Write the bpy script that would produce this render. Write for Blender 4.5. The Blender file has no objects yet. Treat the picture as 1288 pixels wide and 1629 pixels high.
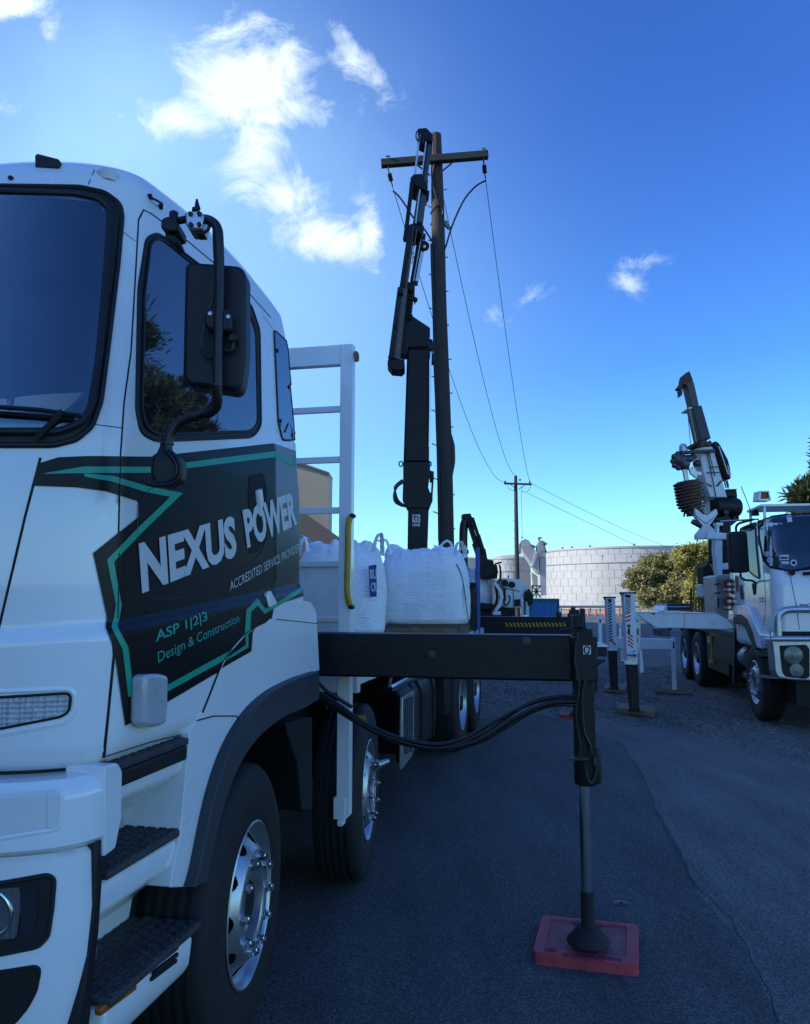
import bpy, bmesh, math, random
from mathutils import Vector, Matrix, noise
from mathutils.bvhtree import BVHTree
from mathutils.geometry import tessellate_polygon
R = math.radians
sc = bpy.context.scene
col = sc.collection
random.seed(7)

# ------------------------------------------------------------ camera
F, CX, CY, HCAM, PITCH = 1230.0, 644.0, 814.5, 1.72, R(6.3)
cp, sp = math.cos(PITCH), math.sin(PITCH)
cam_d = bpy.data.cameras.new('camera'); cam = bpy.data.objects.new('camera', cam_d); col.objects.link(cam)
cam.location = (0, 0, HCAM); cam.rotation_euler = (R(90) + PITCH, 0, 0)
cam_d.sensor_fit = 'VERTICAL'; cam_d.sensor_height = 24.0; cam_d.lens = F / 1629 * 24.0
cam_d.clip_start = 0.05; cam_d.clip_end = 3000
sc.camera = cam

# ------------------------------------------------------------ sun, sky
SUN_EL, SUN_AZ = R(30), R(-98)          # azimuth measured from +Y, clockwise
SKY_STRENGTH = 0.15
sc.view_settings.view_transform = 'Standard'; sc.view_settings.look = 'None'
sc.view_settings.exposure = 0.6; sc.view_settings.gamma = 1.0
sd = bpy.data.lights.new('sun', 'SUN'); sd.energy = 3.8; sd.angle = R(0.5); sd.color = (1.0, 0.93, 0.82)
sun = bpy.data.objects.new('sun', sd); col.objects.link(sun)
sdir = Vector((math.sin(SUN_AZ) * math.cos(SUN_EL), math.cos(SUN_AZ) * math.cos(SUN_EL), math.sin(SUN_EL)))
sun.rotation_euler = sdir.to_track_quat('Z', 'Y').to_euler(); sun.location = sdir * 200


def ray(px, py):
    a, b = (px - CX) / F, (CY - py) / F
    return Vector((a, cp - b * sp, sp + b * cp))


EYE = Vector((0, 0, HCAM))


def at(px, py, Y):
    d = ray(px, py)
    return EYE + d * (Y / d.y)


def gnd(px, py, z=0.0):
    d = ray(px, py)
    return EYE + d * ((z - HCAM) / d.z)


W = bpy.data.worlds.new('World'); sc.world = W; W.use_nodes = True
nt = W.node_tree; N = nt.nodes; Lk = nt.links; N.clear()


def nn(t, **k):
    n = N.new(t)
    for a, v in k.items():
        setattr(n, a, v)
    return n


def mth(op, a, b=None, c=None, clamp=False):
    n = N.new('ShaderNodeMath'); n.operation = op; n.use_clamp = clamp
    for i, v in enumerate((a, b, c)):
        if v is None: continue
        if isinstance(v, (int, float)): n.inputs[i].default_value = v
        else: Lk.new(v, n.inputs[i])
    return n.outputs[0]


out = nn('ShaderNodeOutputWorld'); bg = nn('ShaderNodeBackground'); bg.inputs[1].default_value = SKY_STRENGTH
sky = nn('ShaderNodeTexSky', sky_type='NISHITA', sun_disc=False)
sky.sun_elevation = SUN_EL; sky.sun_rotation = SUN_AZ; sky.altitude = 30; sky.air_density = 1.0; sky.dust_density = 0.6; sky.ozone_density = 3.0
tc = nn('ShaderNodeTexCoord'); sep = nn('ShaderNodeSeparateXYZ'); Lk.new(tc.outputs['Generated'], sep.inputs[0])
dx, dy, dz = sep.outputs
tint = nn('ShaderNodeMix', data_type='RGBA', blend_type='MULTIPLY'); tint.inputs[0].default_value = 1
Lk.new(sky.outputs[0], tint.inputs[6])
ramp = nn('ShaderNodeValToRGB'); Lk.new(dz, ramp.inputs[0])
RAMP = [(0.0, (0.66, 1.02, 1.05)), (0.10, (0.56, 0.98, 1.12)), (0.28, (0.33, 0.69, 1.18)), (0.55, (0.27, 0.53, 1.10)), (1.0, (0.27, 0.52, 1.08))]
while len(ramp.color_ramp.elements) < len(RAMP): ramp.color_ramp.elements.new(0.5)
for e, (p, c) in zip(ramp.color_ramp.elements, RAMP): e.position = p; e.color = (*c, 1)
back = mth('ADD', mth('MULTIPLY', mth('MULTIPLY', dy, -1.0, clamp=True), .22), 1.0)   # sky behind the camera is brightened as extra fill
bk_ = nn('ShaderNodeVectorMath', operation='SCALE'); Lk.new(ramp.outputs[0], bk_.inputs[0]); Lk.new(back, bk_.inputs[3])
side_fill = mth('MULTIPLY', mth('SUBTRACT', .75, dy), 3.0, clamp=True)
sd_m = nn('ShaderNodeMix', data_type='RGBA', blend_type='MULTIPLY'); Lk.new(side_fill, sd_m.inputs[0]); Lk.new(bk_.outputs[0], sd_m.inputs[6]); sd_m.inputs[7].default_value = (1.50, 1.27, 1.14, 1)  # sky away from the view is brightened and tinted as added fill
Lk.new(sd_m.outputs[2], tint.inputs[7])
# clouds: soft patches at fixed sky directions, broken up by noise
cm = nn('ShaderNodeCombineXYZ')
ysafe = mth('MAXIMUM', dy, 0.05)
U, V = mth('DIVIDE', dx, ysafe), mth('DIVIDE', dz, ysafe)
Lk.new(U, cm.inputs[0]); Lk.new(V, cm.inputs[1])
nz = nn('ShaderNodeTexNoise'); nz.inputs['Scale'].default_value = 11.0; nz.inputs['Detail'].default_value = 9; nz.inputs['Roughness'].default_value = 0.68
nz.inputs['Distortion'].default_value = 0.6
Lk.new(cm.outputs[0], nz.inputs['Vector'])
nz2 = nn('ShaderNodeTexNoise'); nz2.inputs['Scale'].default_value = 3.2; nz2.inputs['Detail'].default_value = 4
Lk.new(cm.outputs[0], nz2.inputs['Vector'])
# (px, py, rx, ry, angle, amount)
BLOBS = [(385, 130, 105, 95, 0.4, 1.35), (300, 190, 100, 42, 0.1, 1.1), (350, 60, 60, 30, 0.2, .8), (450, 180, 95, 34, 0.0, 1.1), (410, 240, 50, 80, 0.2, .95), (450, 320, 70, 50, 0.8, .85),
         (510, 380, 90, 36, 0.1, 1.15), (590, 370, 32, 62, 0.0, .95), (575, 110, 66, 34, 0.85, 1.0), (540, 60, 50, 26, .9, .5), (20, 10, 60, 26, -.2, 1.2),
         (78, 50, 26, 26, 0.3, .75), (1020, 415, 66, 20, -0.1, .36), (1000, 450, 30, 20, 0.4, .45), (785, 500, 30, 20, 0, .42), (850, 470, 50, 18, -.4, .33), (10, 170, 40, 20, 0.2, .35), (905, 355, 20, 12, 0, .3)]
tot = None
for bx, by, rx, ry, an, am in BLOBS:
    d = ray(bx, by); u0, v0 = d.x / d.y, d.z / d.y
    su, sv = rx / F * 1.05, ry / F * 1.15
    du, dv = mth('SUBTRACT', U, u0), mth('SUBTRACT', V, v0)
    ca, sa = math.cos(-an), math.sin(-an)
    e1 = mth('MULTIPLY', mth('ADD', mth('MULTIPLY', du, ca), mth('MULTIPLY', dv, sa)), 1 / su)
    e2 = mth('MULTIPLY', mth('SUBTRACT', mth('MULTIPLY', dv, ca), mth('MULTIPLY', du, sa)), 1 / sv)
    r2 = mth('ADD', mth('MULTIPLY', e1, e1), mth('MULTIPLY', e2, e2))
    g = mth('MULTIPLY', mth('POWER', 2.718, mth('MULTIPLY', r2, -1.0)), am)
    tot = g if tot is None else mth('MAXIMUM', tot, g)
dens = mth('ADD', tot, mth('MULTIPLY', mth('SUBTRACT', nz.outputs['Fac'], 0.525), 3.0))
mask = mth('MULTIPLY', mth('SUBTRACT', dens, 0.22), 1.25, clamp=True)
mask = mth('MULTIPLY', mask, mth('MULTIPLY', tot, 3.0, clamp=True))
mask = mth('POWER', mask, 1.2)
# thin veil of haze round the sun side
vd = ray(150, 230)
du, dv = mth('SUBTRACT', U, vd.x / vd.y), mth('SUBTRACT', V, vd.z / vd.y)
r2 = mth('ADD', mth('MULTIPLY', mth('MULTIPLY', du, du), 1 / .34 ** 2), mth('MULTIPLY', mth('MULTIPLY', dv, dv), 1 / .26 ** 2))
veil = mth('MULTIPLY', mth('POWER', 2.718, mth('MULTIPLY', r2, -1.0)), mth('ADD', mth('MULTIPLY', nz2.outputs['Fac'], .6), .32))
vd = ray(470, 560)
du, dv = mth('SUBTRACT', U, vd.x / vd.y), mth('SUBTRACT', V, vd.z / vd.y)
r2 = mth('ADD', mth('MULTIPLY', mth('MULTIPLY', du, du), 1 / .26 ** 2), mth('MULTIPLY', mth('MULTIPLY', dv, dv), 1 / .24 ** 2))
veil = mth('ADD', veil, mth('MULTIPLY', mth('POWER', 2.718, mth('MULTIPLY', r2, -1.0)), .34))
front = mth('GREATER_THAN', dy, 0.06)
mask = mth('MULTIPLY', mask, front); veil = mth('MULTIPLY', veil, front)
mx0 = nn('ShaderNodeMix', data_type='RGBA'); Lk.new(veil, mx0.inputs[0]); Lk.new(tint.outputs[2], mx0.inputs[6]); mx0.inputs[7].default_value = (2.7, 4.6, 6.2, 1)
mx = nn('ShaderNodeMix', data_type='RGBA'); Lk.new(mask, mx.inputs[0]); Lk.new(mx0.outputs[2], mx.inputs[6]); mx.inputs[7].default_value = (4.3, 5.0, 5.4, 1)
Lk.new(mx.outputs[2], bg.inputs[0]); Lk.new(bg.outputs[0], out.inputs[0])


# ------------------------------------------------------------ materials
def M(name, rgb, rough=.5, metal=0., bump=0., bs=60., var=.08, vs=4., coat=0., ior=1.5, streak=None, emit=None):
    m = bpy.data.materials.new(name); m.use_nodes = True; t = m.node_tree; n = t.nodes; l = t.links
    p = n['Principled BSDF']; p.inputs['Roughness'].default_value = rough; p.inputs['Metallic'].default_value = metal; p.inputs['IOR'].default_value = ior
    p.inputs['Coat Weight'].default_value = coat; p.inputs['Coat Roughness'].default_value = .05
    tcn = n.new('ShaderNodeTexCoord'); mp = n.new('ShaderNodeMapping'); l.new(tcn.outputs['Object'], mp.inputs[0])
    if streak: mp.inputs['Scale'].default_value = streak
    a = n.new('ShaderNodeTexNoise'); a.inputs['Scale'].default_value = vs; a.inputs['Detail'].default_value = 6; a.inputs['Roughness'].default_value = .65; l.new(mp.outputs[0], a.inputs['Vector'])
    r = n.new('ShaderNodeValToRGB'); l.new(a.outputs['Fac'], r.inputs[0])
    r.color_ramp.elements[0].position = .3; r.color_ramp.elements[1].position = .7
    r.color_ramp.elements[0].color = (*[max(0, c * (1 - var)) for c in rgb], 1); r.color_ramp.elements[1].color = (*[min(1, c * (1 + var)) for c in rgb], 1)
    l.new(r.outputs[0], p.inputs['Base Color'])
    rr = n.new('ShaderNodeMapRange'); l.new(a.outputs['Fac'], rr.inputs[0]); rr.inputs[3].default_value = max(0, rough * .8); rr.inputs[4].default_value = min(1, rough * 1.2)
    l.new(rr.outputs[0], p.inputs['Roughness'])
    if bump:
        b = n.new('ShaderNodeTexNoise'); b.inputs['Scale'].default_value = bs; b.inputs['Detail'].default_value = 4; l.new(mp.outputs[0], b.inputs['Vector'])
        bn = n.new('ShaderNodeBump'); bn.inputs['Strength'].default_value = bump; bn.inputs['Distance'].default_value = .01; l.new(b.outputs['Fac'], bn.inputs['Height']); l.new(bn.outputs[0], p.inputs['Normal'])
    if emit: p.inputs['Emission Color'].default_value = (*emit, 1); p.inputs['Emission Strength'].default_value = 1
    return m


white = M('white_paint', (.76, .77, .78), .28, coat=.6, var=.03, vs=2.5)
white2 = M('white_paint_worn', (.70, .70, .70), .42, coat=.2, var=.10, vs=7)
offwhite = M('off_white_plastic', (.62, .62, .62), .5, var=.08)
black = M('black_paint', (.0035, .0035, .0045), .5, var=.3, vs=6, ior=1.38)
blackm = M('black_metal_dusty', (.008, .008, .010), .55, ior=1.4, var=.4, vs=9, bump=.1)
steeldk = M('grey_boom_paint', (.028, .032, .040), .4, var=.2, vs=3, metal=.2)
rubber = M('tyre_rubber', (.010, .010, .011), .75, var=.3, vs=8, bump=.15, bs=90)
plastic = M('black_plastic', (.010, .011, .014), .5, ior=1.4, bump=.12, bs=300, var=.12)
greyplastic = M('grey_plastic', (.032, .036, .045), .55, bump=.1, bs=250, var=.1)
graphic = M('dark_vinyl', (.004, .005, .007), .36, var=.12, ior=1.33)
teal = M('teal_vinyl', (.012, .34, .22), .4, var=.04)
letterm = M('silver_vinyl', (.60, .60, .61), .4, var=.03)
thinletter = M('pale_vinyl', (.50, .50, .50), .4, var=.03)
tealletter = M('teal_lettering', (.02, .34, .26), .4, var=.03)
glass = M('dark_glass', (.010, .013, .018), .02, var=.2, ior=2.2)
glassw = M('windscreen_glass', (.008, .022, .035), .03, var=.2, ior=2.4)
glassq = M('sky_reflecting_glass', (.02, .03, .04), .03, var=.1, ior=3.2)
interior = M('cab_interior', (.05, .055, .06), .8, var=.2)
glassdull = M('tinted_glass', (.006, .010, .016), .05, var=.2, ior=1.3)
glassd = M('dark_windscreen_glass', (.008, .020, .032), .03, var=.2, ior=1.75)
# windscreen: reflects the sky, lets some of the cabin show through
_t = glassw.node_tree; _p = _t.nodes['Principled BSDF']; _tr = _t.nodes.new('ShaderNodeBsdfTransparent'); _tr.inputs[0].default_value = (.75, .80, .84, 1); _gl = _t.nodes.new('ShaderNodeBsdfGlossy'); _gl.inputs['Roughness'].default_value = .02; _gl.inputs[0].default_value = (.82, 1.0, 1.0, 1)
_fr = _t.nodes.new('ShaderNodeFresnel'); _fr.inputs['IOR'].default_value = 2.35; _mx = _t.nodes.new('ShaderNodeMixShader'); _t.links.new(_fr.outputs[0], _mx.inputs[0]); _t.links.new(_tr.outputs[0], _mx.inputs[1]); _t.links.new(_gl.outputs[0], _mx.inputs[2]); _t.links.new(_mx.outputs[0], _t.nodes['Material Output'].inputs[0])
gap = M('dark_gap', (.006, .006, .007), .8)
chrome = M('polished_metal', (.62, .63, .65), .18, metal=1, var=.1, vs=12)
alu = M('aluminium', (.50, .51, .53), .38, metal=.9, var=.12, vs=10, bump=.05)
rust = M('rusty_steel', (.10, .055, .04), .8, var=.5, vs=12, bump=.4)
clearlens = M('clear_lens', (.42, .43, .45), .12, var=.12, vs=25, bump=.08, bs=70, ior=1.6)
ribbed = M('ribbed_lens', (.46, .46, .48), .15, var=.2, vs=30, ior=1.6)
_t = ribbed.node_tree; _c = _t.nodes.new('ShaderNodeTexVoronoi'); _c.inputs['Scale'].default_value = 75; _c.inputs['Randomness'].default_value = .12; _tc = _t.nodes.new('ShaderNodeTexCoord'); _t.links.new(_tc.outputs['Object'], _c.inputs['Vector'])
_b = _t.nodes.new('ShaderNodeBump'); _b.inputs['Strength'].default_value = .9; _b.inputs['Distance'].default_value = .012; _t.links.new(_c.outputs['Distance'], _b.inputs['Height']); _t.links.new(_b.outputs[0], _t.nodes['Principled BSDF'].inputs['Normal'])
amber = M('amber_lens', (.35, .09, .02), .25, var=.15, vs=30, bump=.3)
redp = M('red_plastic', (.40, .045, .060), .55, var=.28, vs=9, bump=.15, bs=200)
redwear = M('scuffed_red_plastic', (.27, .085, .08), .7, var=.45, vs=12, bump=.2, bs=200)
reddk = M('embossed_red', (.10, .008, .012), .6)
treadm = M('dusty_tread_plastic', (.035, .036, .038), .7, var=.4, vs=14, bump=.2)
headlens = M('headlight_lens', (.09, .095, .10), .08, var=.4, vs=30, bump=.25, bs=50, ior=1.6, streak=(6, 6, .5))
beamm = M('scratched_black_paint', (.006, .006, .008), .5, var=.95, vs=22, ior=1.4, bump=.12, bs=40, streak=(.6, .6, 7))
timber = M('timber', (.20, .14, .085), .8, var=.35, vs=5, bump=.5, bs=30, streak=(1, 6, 6))
timberdk = M('old_timber', (.11, .075, .05), .85, var=.4, vs=5, bump=.5, bs=30, streak=(1, 6, 6))
yellow = M('yellow_paint', (.42, .26, .02), .5, var=.2, vs=10)
blue = M('blue_paint', (.015, .07, .30), .45, var=.15)
bluecont = M('blue_container_paint', (.02, .19, .42), .5, var=.2)
hosem = M('hose_rubber', (.007, .007, .009), .42, var=.2)
redpaint = M('red_paint', (.30, .02, .02), .4, var=.2)


# ------------------------------------------------------------ mesh builder
class MB:
    """collects faces in world coordinates (or in frame coordinates when a frame matrix is given)"""
    def __init__(s, fr=None): s.v, s.f, s.m, s.fr, s.nrm = [], [], [], fr, []

    def add(s, vs, fs, mi=0):
        k = len(s.v)
        s.v += [(s.fr @ Vector(p)) if s.fr else Vector(p) for p in vs]
        s.f += [tuple(i + k for i in f) for f in fs]; s.m += [mi] * len(fs)
        return s

    def box(s, lo, hi, mi=0):
        x0, y0, z0 = lo; x1, y1, z1 = hi
        s.add([(x0, y0, z0), (x1, y0, z0), (x1, y1, z0), (x0, y1, z0), (x0, y0, z1), (x1, y0, z1), (x1, y1, z1), (x0, y1, z1)],
              [(3, 2, 1, 0), (4, 5, 6, 7), (0, 1, 5, 4), (1, 2, 6, 5), (2, 3, 7, 6), (3, 0, 4, 7)], mi)
        return s

    def beam(s, a, b, w, h, up=(0, 0, 1), mi=0, w2=None, h2=None, nside=0):
        """box section from a to b: w across, h along 'up'"""
        a, b = Vector(a), Vector(b); d = (b - a).normalized(); up = Vector(up)
        x = d.cross(up)
        if x.length < 1e-4: x = d.cross(Vector((0, 1, 0)))
        x.normalize(); y = x.cross(d).normalized()
        vs = []
        for p, ww, hh in ((a, w, h), (b, w2 or w, h2 or h)):
            if nside == 0: prof = [(-1, -1), (1, -1), (1, 1), (-1, 1)]
            else: prof = [(math.cos(2 * math.pi * (i + .5) / nside) * 1.08, math.sin(2 * math.pi * (i + .5) / nside) * 1.08) for i in range(nside)]
            vs += [p + x * (ww / 2 * q) + y * (hh / 2 * r) for q, r in prof]
        n = len(prof)
        fs = [tuple(range(n))[::-1], tuple(range(n, 2 * n))] + [(i, (i + 1) % n, n + (i + 1) % n, n + i) for i in range(n)]
        return s.add(vs, fs, mi)

    def prism(s, poly, vec, mi=0):
        n = len(poly); vec = Vector(vec)
        vs = [Vector(p) for p in poly] + [Vector(p) + vec for p in poly]
        fs = [tuple(range(n))[::-1], tuple(range(n, 2 * n))] + [(i, (i + 1) % n, n + (i + 1) % n, n + i) for i in range(n)]
        return s.add(vs, fs, mi)

    def slab(s, pix, Y, th, mi=0):
        """outline given in photo pixels, standing in the world plane y=Y, th metres thick away from there"""
        return s.prism([at(x, y, Y) for x, y in pix], (0, th, 0), mi)

    def tube(s, pts, r, seg=8, mi=0, smooth=0, caps=True, closed=False):
        pts = [Vector(p) for p in pts]
        rs = r if isinstance(r, (list, tuple)) else [r] * len(pts)
        if smooth and len(pts) > 2:
            q, qr = [], []
            n = len(pts)
            for i in range(n if closed else n - 1):
                g = (lambda j: pts[j % n]) if closed else (lambda j: pts[max(0, min(n - 1, j))])
                p0, p1, p2, p3 = g(i - 1), g(i), g(i + 1), g(i + 2)
                for k in range(smooth):
                    t = k / smooth
                    q.append(.5 * ((2 * p1) + (p2 - p0) * t + (2 * p0 - 5 * p1 + 4 * p2 - p3) * t * t + (3 * p1 - p0 - 3 * p2 + p3) * t ** 3))
                    qr.append(rs[i] * (1 - t) + rs[(i + 1) % n] * t)
            if not closed: q.append(pts[-1]); qr.append(rs[-1])
            pts, rs = q, qr
        n = len(pts); vs, fs = [], []
        u = None
        for i, p in enumerate(pts):
            if closed: d = pts[(i + 1) % n] - pts[i - 1]
            else: d = pts[min(i + 1, n - 1)] - pts[max(i - 1, 0)]
            if d.length < 1e-9: d = Vector((0, 0, 1))
            d.normalize()
            if u is None:
                u = d.cross(Vector((0, 0, 1)))
                if u.length < .05: u = d.cross(Vector((1, 0, 0)))
            u = (u - d * u.dot(d)).normalized(); w = d.cross(u)
            vs += [p + (u * math.cos(2 * math.pi * k / seg) + w * math.sin(2 * math.pi * k / seg)) * rs[i] for k in range(seg)]
        for i in range(n if closed else n - 1):
            a, b = i * seg, ((i + 1) % n) * seg
            fs += [(a + k, a + (k + 1) % seg, b + (k + 1) % seg, b + k) for k in range(seg)]
        if caps and not closed: fs += [tuple(range(seg))[::-1], tuple(range((n - 1) * seg, n * seg))]
        return s.add(vs, fs, mi)

    def lathe(s, o, ax, prof, seg=32, mi=0, skip=None, a0=0):
        """prof = [(radius, height along ax)]"""
        o, ax = Vector(o), Vector(ax).normalized()
        u = ax.cross(Vector((0, 0, 1)))
        if u.length < .05: u = Vector((1, 0, 0))
        u.normalize(); w = ax.cross(u)
        vs = [o + ax * h + (u * math.cos(a0 + 2 * math.pi * k / seg) + w * math.sin(a0 + 2 * math.pi * k / seg)) * r for r, h in prof for k in range(seg)]
        fs = []
        for i in range(len(prof) - 1):
            for k in range(seg):
                if skip and skip((prof[i][0] + prof[i + 1][0]) / 2, 2 * math.pi * (k + .5) / seg): continue
                a, b = i * seg, (i + 1) * seg
                fs.append((a + k, a + (k + 1) % seg, b + (k + 1) % seg, b + k))
        return s.add(vs, fs, mi)

    def build(s, name, mat, parent=None, bev=0, smooth=38, split=False, **props):
        if split:                                   # every connected piece becomes an object of its own
            p = list(range(len(s.v)))
            def fnd(i):
                while p[i] != i: p[i] = p[p[i]]; i = p[i]
                return i
            for f in s.f:
                for i in f[1:]: p[fnd(i)] = fnd(f[0])
            gr = {}
            for f, m_ in zip(s.f, s.m): gr.setdefault(fnd(f[0]), []).append((f, m_))
            o = None
            for fl in gr.values():
                q = MB(); ids = sorted({i for f, _ in fl for i in f}); mp_ = {i: k for k, i in enumerate(ids)}
                q.v = [s.v[i] for i in ids]; q.f = [tuple(mp_[i] for i in f) for f, _ in fl]; q.m = [m_ for _, m_ in fl]
                o = q.build(name, mat, parent, bev, smooth, **props) if o is None else (q.build(name, mat, parent, bev, smooth, **props) and o)
            return o
        me = bpy.data.meshes.new(name)
        vs = s.v
        if parent is not None:
            inv = wm(parent).inverted(); vs = [inv @ p for p in vs]
        me.from_pydata([tuple(p) for p in vs], [], s.f)
        mats = mat if isinstance(mat, (list, tuple)) else [mat]
        for q in mats: me.materials.append(q)
        for p, mi in zip(me.polygons, s.m): p.material_index = mi
        bm = bmesh.new(); bm.from_mesh(me); bmesh.ops.recalc_face_normals(bm, faces=bm.faces); bm.to_mesh(me); bm.free()
        if smooth:
            for p in me.polygons: p.use_smooth = True
            me.set_sharp_from_angle(angle=R(smooth))
        me.update()
        o = bpy.data.objects.new(name, me); col.objects.link(o)
        if parent is not None: o.parent = parent
        if bev:
            b = o.modifiers.new('bevel', 'BEVEL'); b.width = bev; b.segments = 2; b.limit_method = 'ANGLE'; b.angle_limit = R(35)
            b.harden_normals = False
        for k, v in props.items(): o[k] = v
        return o


def wm(o):
    m = Matrix.Translation(o.location) @ o.rotation_euler.to_matrix().to_4x4()
    return wm(o.parent) @ m if o.parent else m


def thing(name, loc, label, cat, rz=0, group=None):
    o = bpy.data.objects.new(name, None); col.objects.link(o); o.location = loc; o.rotation_euler = (0, 0, rz); o.empty_display_size = .2
    o['label'] = label; o['category'] = cat
    if group: o['group'] = group
    return o


def tag(o, label, cat, group=None):
    o['label'] = label; o['category'] = cat
    if group: o['group'] = group
    return o


def copy_tree(o, parent=None):
    c = o.copy(); col.objects.link(c)
    if parent: c.parent = parent
    for ch in [q for q in bpy.data.objects if q.parent == o]: copy_tree(ch, c)
    return c


def crop(pts, s, ox, oy): return [(ox + x * s, oy + y * s) for x, y in pts]


def rounded(pts, r, n=5):
    """round the corners of a 2D outline"""
    o = []
    m = len(pts)
    for i in range(m):
        p0, p1, p2 = Vector(pts[i - 1]), Vector(pts[i]), Vector(pts[(i + 1) % m])
        rr = r[i] if isinstance(r, (list, tuple)) else r
        a = min(rr, (p0 - p1).length * .45); b = min(rr, (p2 - p1).length * .45)
        if rr <= 0 or a < 1e-6 or b < 1e-6: o.append(tuple(p1)); continue
        s, e = p1 + (p0 - p1).normalized() * a, p1 + (p2 - p1).normalized() * b
        for k in range(n + 1):
            t = k / n; o.append(tuple(s * (1 - t) ** 2 + p1 * 2 * t * (1 - t) + e * t * t))
    return o


def grid_poly(pts, step):
    """fill a 2D outline and cut it on a grid so that it can be laid on a curved surface"""
    bm = bmesh.new(); bv = [bm.verts.new((x, y, 0)) for x, y in pts]
    for t in tessellate_polygon([[Vector((x, y, 0)) for x, y in pts]]):
        try: bm.faces.new([bv[i] for i in t])
        except ValueError: pass
    for ax in (0, 1):
        lo, hi = min(p[ax] for p in pts), max(p[ax] for p in pts)
        k = lo + step
        while k < hi:
            co = [0, 0, 0]; no = [0, 0, 0]; co[ax] = k; no[ax] = 1
            bmesh.ops.bisect_plane(bm, geom=bm.verts[:] + bm.edges[:] + bm.faces[:], plane_co=co, plane_no=no, dist=1e-5)
            k += step
    bm.verts.index_update()
    vs = [(v.co.x, v.co.y) for v in bm.verts]; fs = [tuple(v.index for v in q.verts) for q in bm.faces]
    bm.free()
    return vs, fs


def stroke(pts, w):
    """outline of a polyline of width w (list or number)"""
    n = len(pts); ws = w if isinstance(w, (list, tuple)) else [w] * n
    P = [Vector(p) for p in pts]; Lf, Rt = [], []
    for i in range(n):
        d0 = (P[i] - P[i - 1]).normalized() if i else (P[1] - P[0]).normalized()
        d1 = (P[i + 1] - P[i]).normalized() if i < n - 1 else d0
        t = (d0 + d1)
        t = t.normalized() if t.length > .1 else d0
        nn_ = Vector((-t.y, t.x)); c = max(.45, nn_.dot(Vector((-d0.y, d0.x))))
        Lf.append(tuple(P[i] + nn_ * ws[i] / 2 / c)); Rt.append(tuple(P[i] - nn_ * ws[i] / 2 / c))
    return Lf, Rt


def smoothpx(pts, k=5):
    o = []
    n = len(pts)
    for i in range(n - 1):
        p0, p1, p2, p3 = (Vector(pts[max(0, min(n - 1, j))]) for j in (i - 1, i, i + 1, i + 2))
        for q in range(k):
            t = q / k; o.append(tuple(.5 * ((2 * p1) + (p2 - p0) * t + (2 * p0 - 5 * p1 + 4 * p2 - p3) * t * t + (3 * p1 - p0 - 3 * p2 + p3) * t ** 3)))
    return o + [tuple(pts[-1])]


def proj(p):
    p = Vector(p) - EYE; zc = p.y * cp + p.z * sp; yc = p.z * cp - p.y * sp
    return (CX + F * p.x / zc, CY - F * yc / zc) if zc > .05 else (1e6, 1e6)


def inpoly(x, y, poly):
    r = False; j = len(poly) - 1
    for i in range(len(poly)):
        (xi, yi), (xj, yj) = poly[i], poly[j]
        if (yi > y) != (yj > y) and x < (xj - xi) * (y - yi) / (yj - yi) + xi: r = not r
        j = i
    return r


def cutout(mb, poly, facing=None):
    """drop the faces seen inside a window outline, on the side that faces the camera"""
    keep = []
    for f, m_ in zip(mb.f, mb.m):
        c = sum((mb.v[i] for i in f), Vector()) / len(f); n = (mb.v[f[1]] - mb.v[f[0]]).cross(mb.v[f[2]] - mb.v[f[1]])
        if facing(c) and len(f) == 4 and inpoly(*proj(c), poly): continue
        keep.append((f, m_))
    mb.f = [k[0] for k in keep]; mb.m = [k[1] for k in keep]


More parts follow.
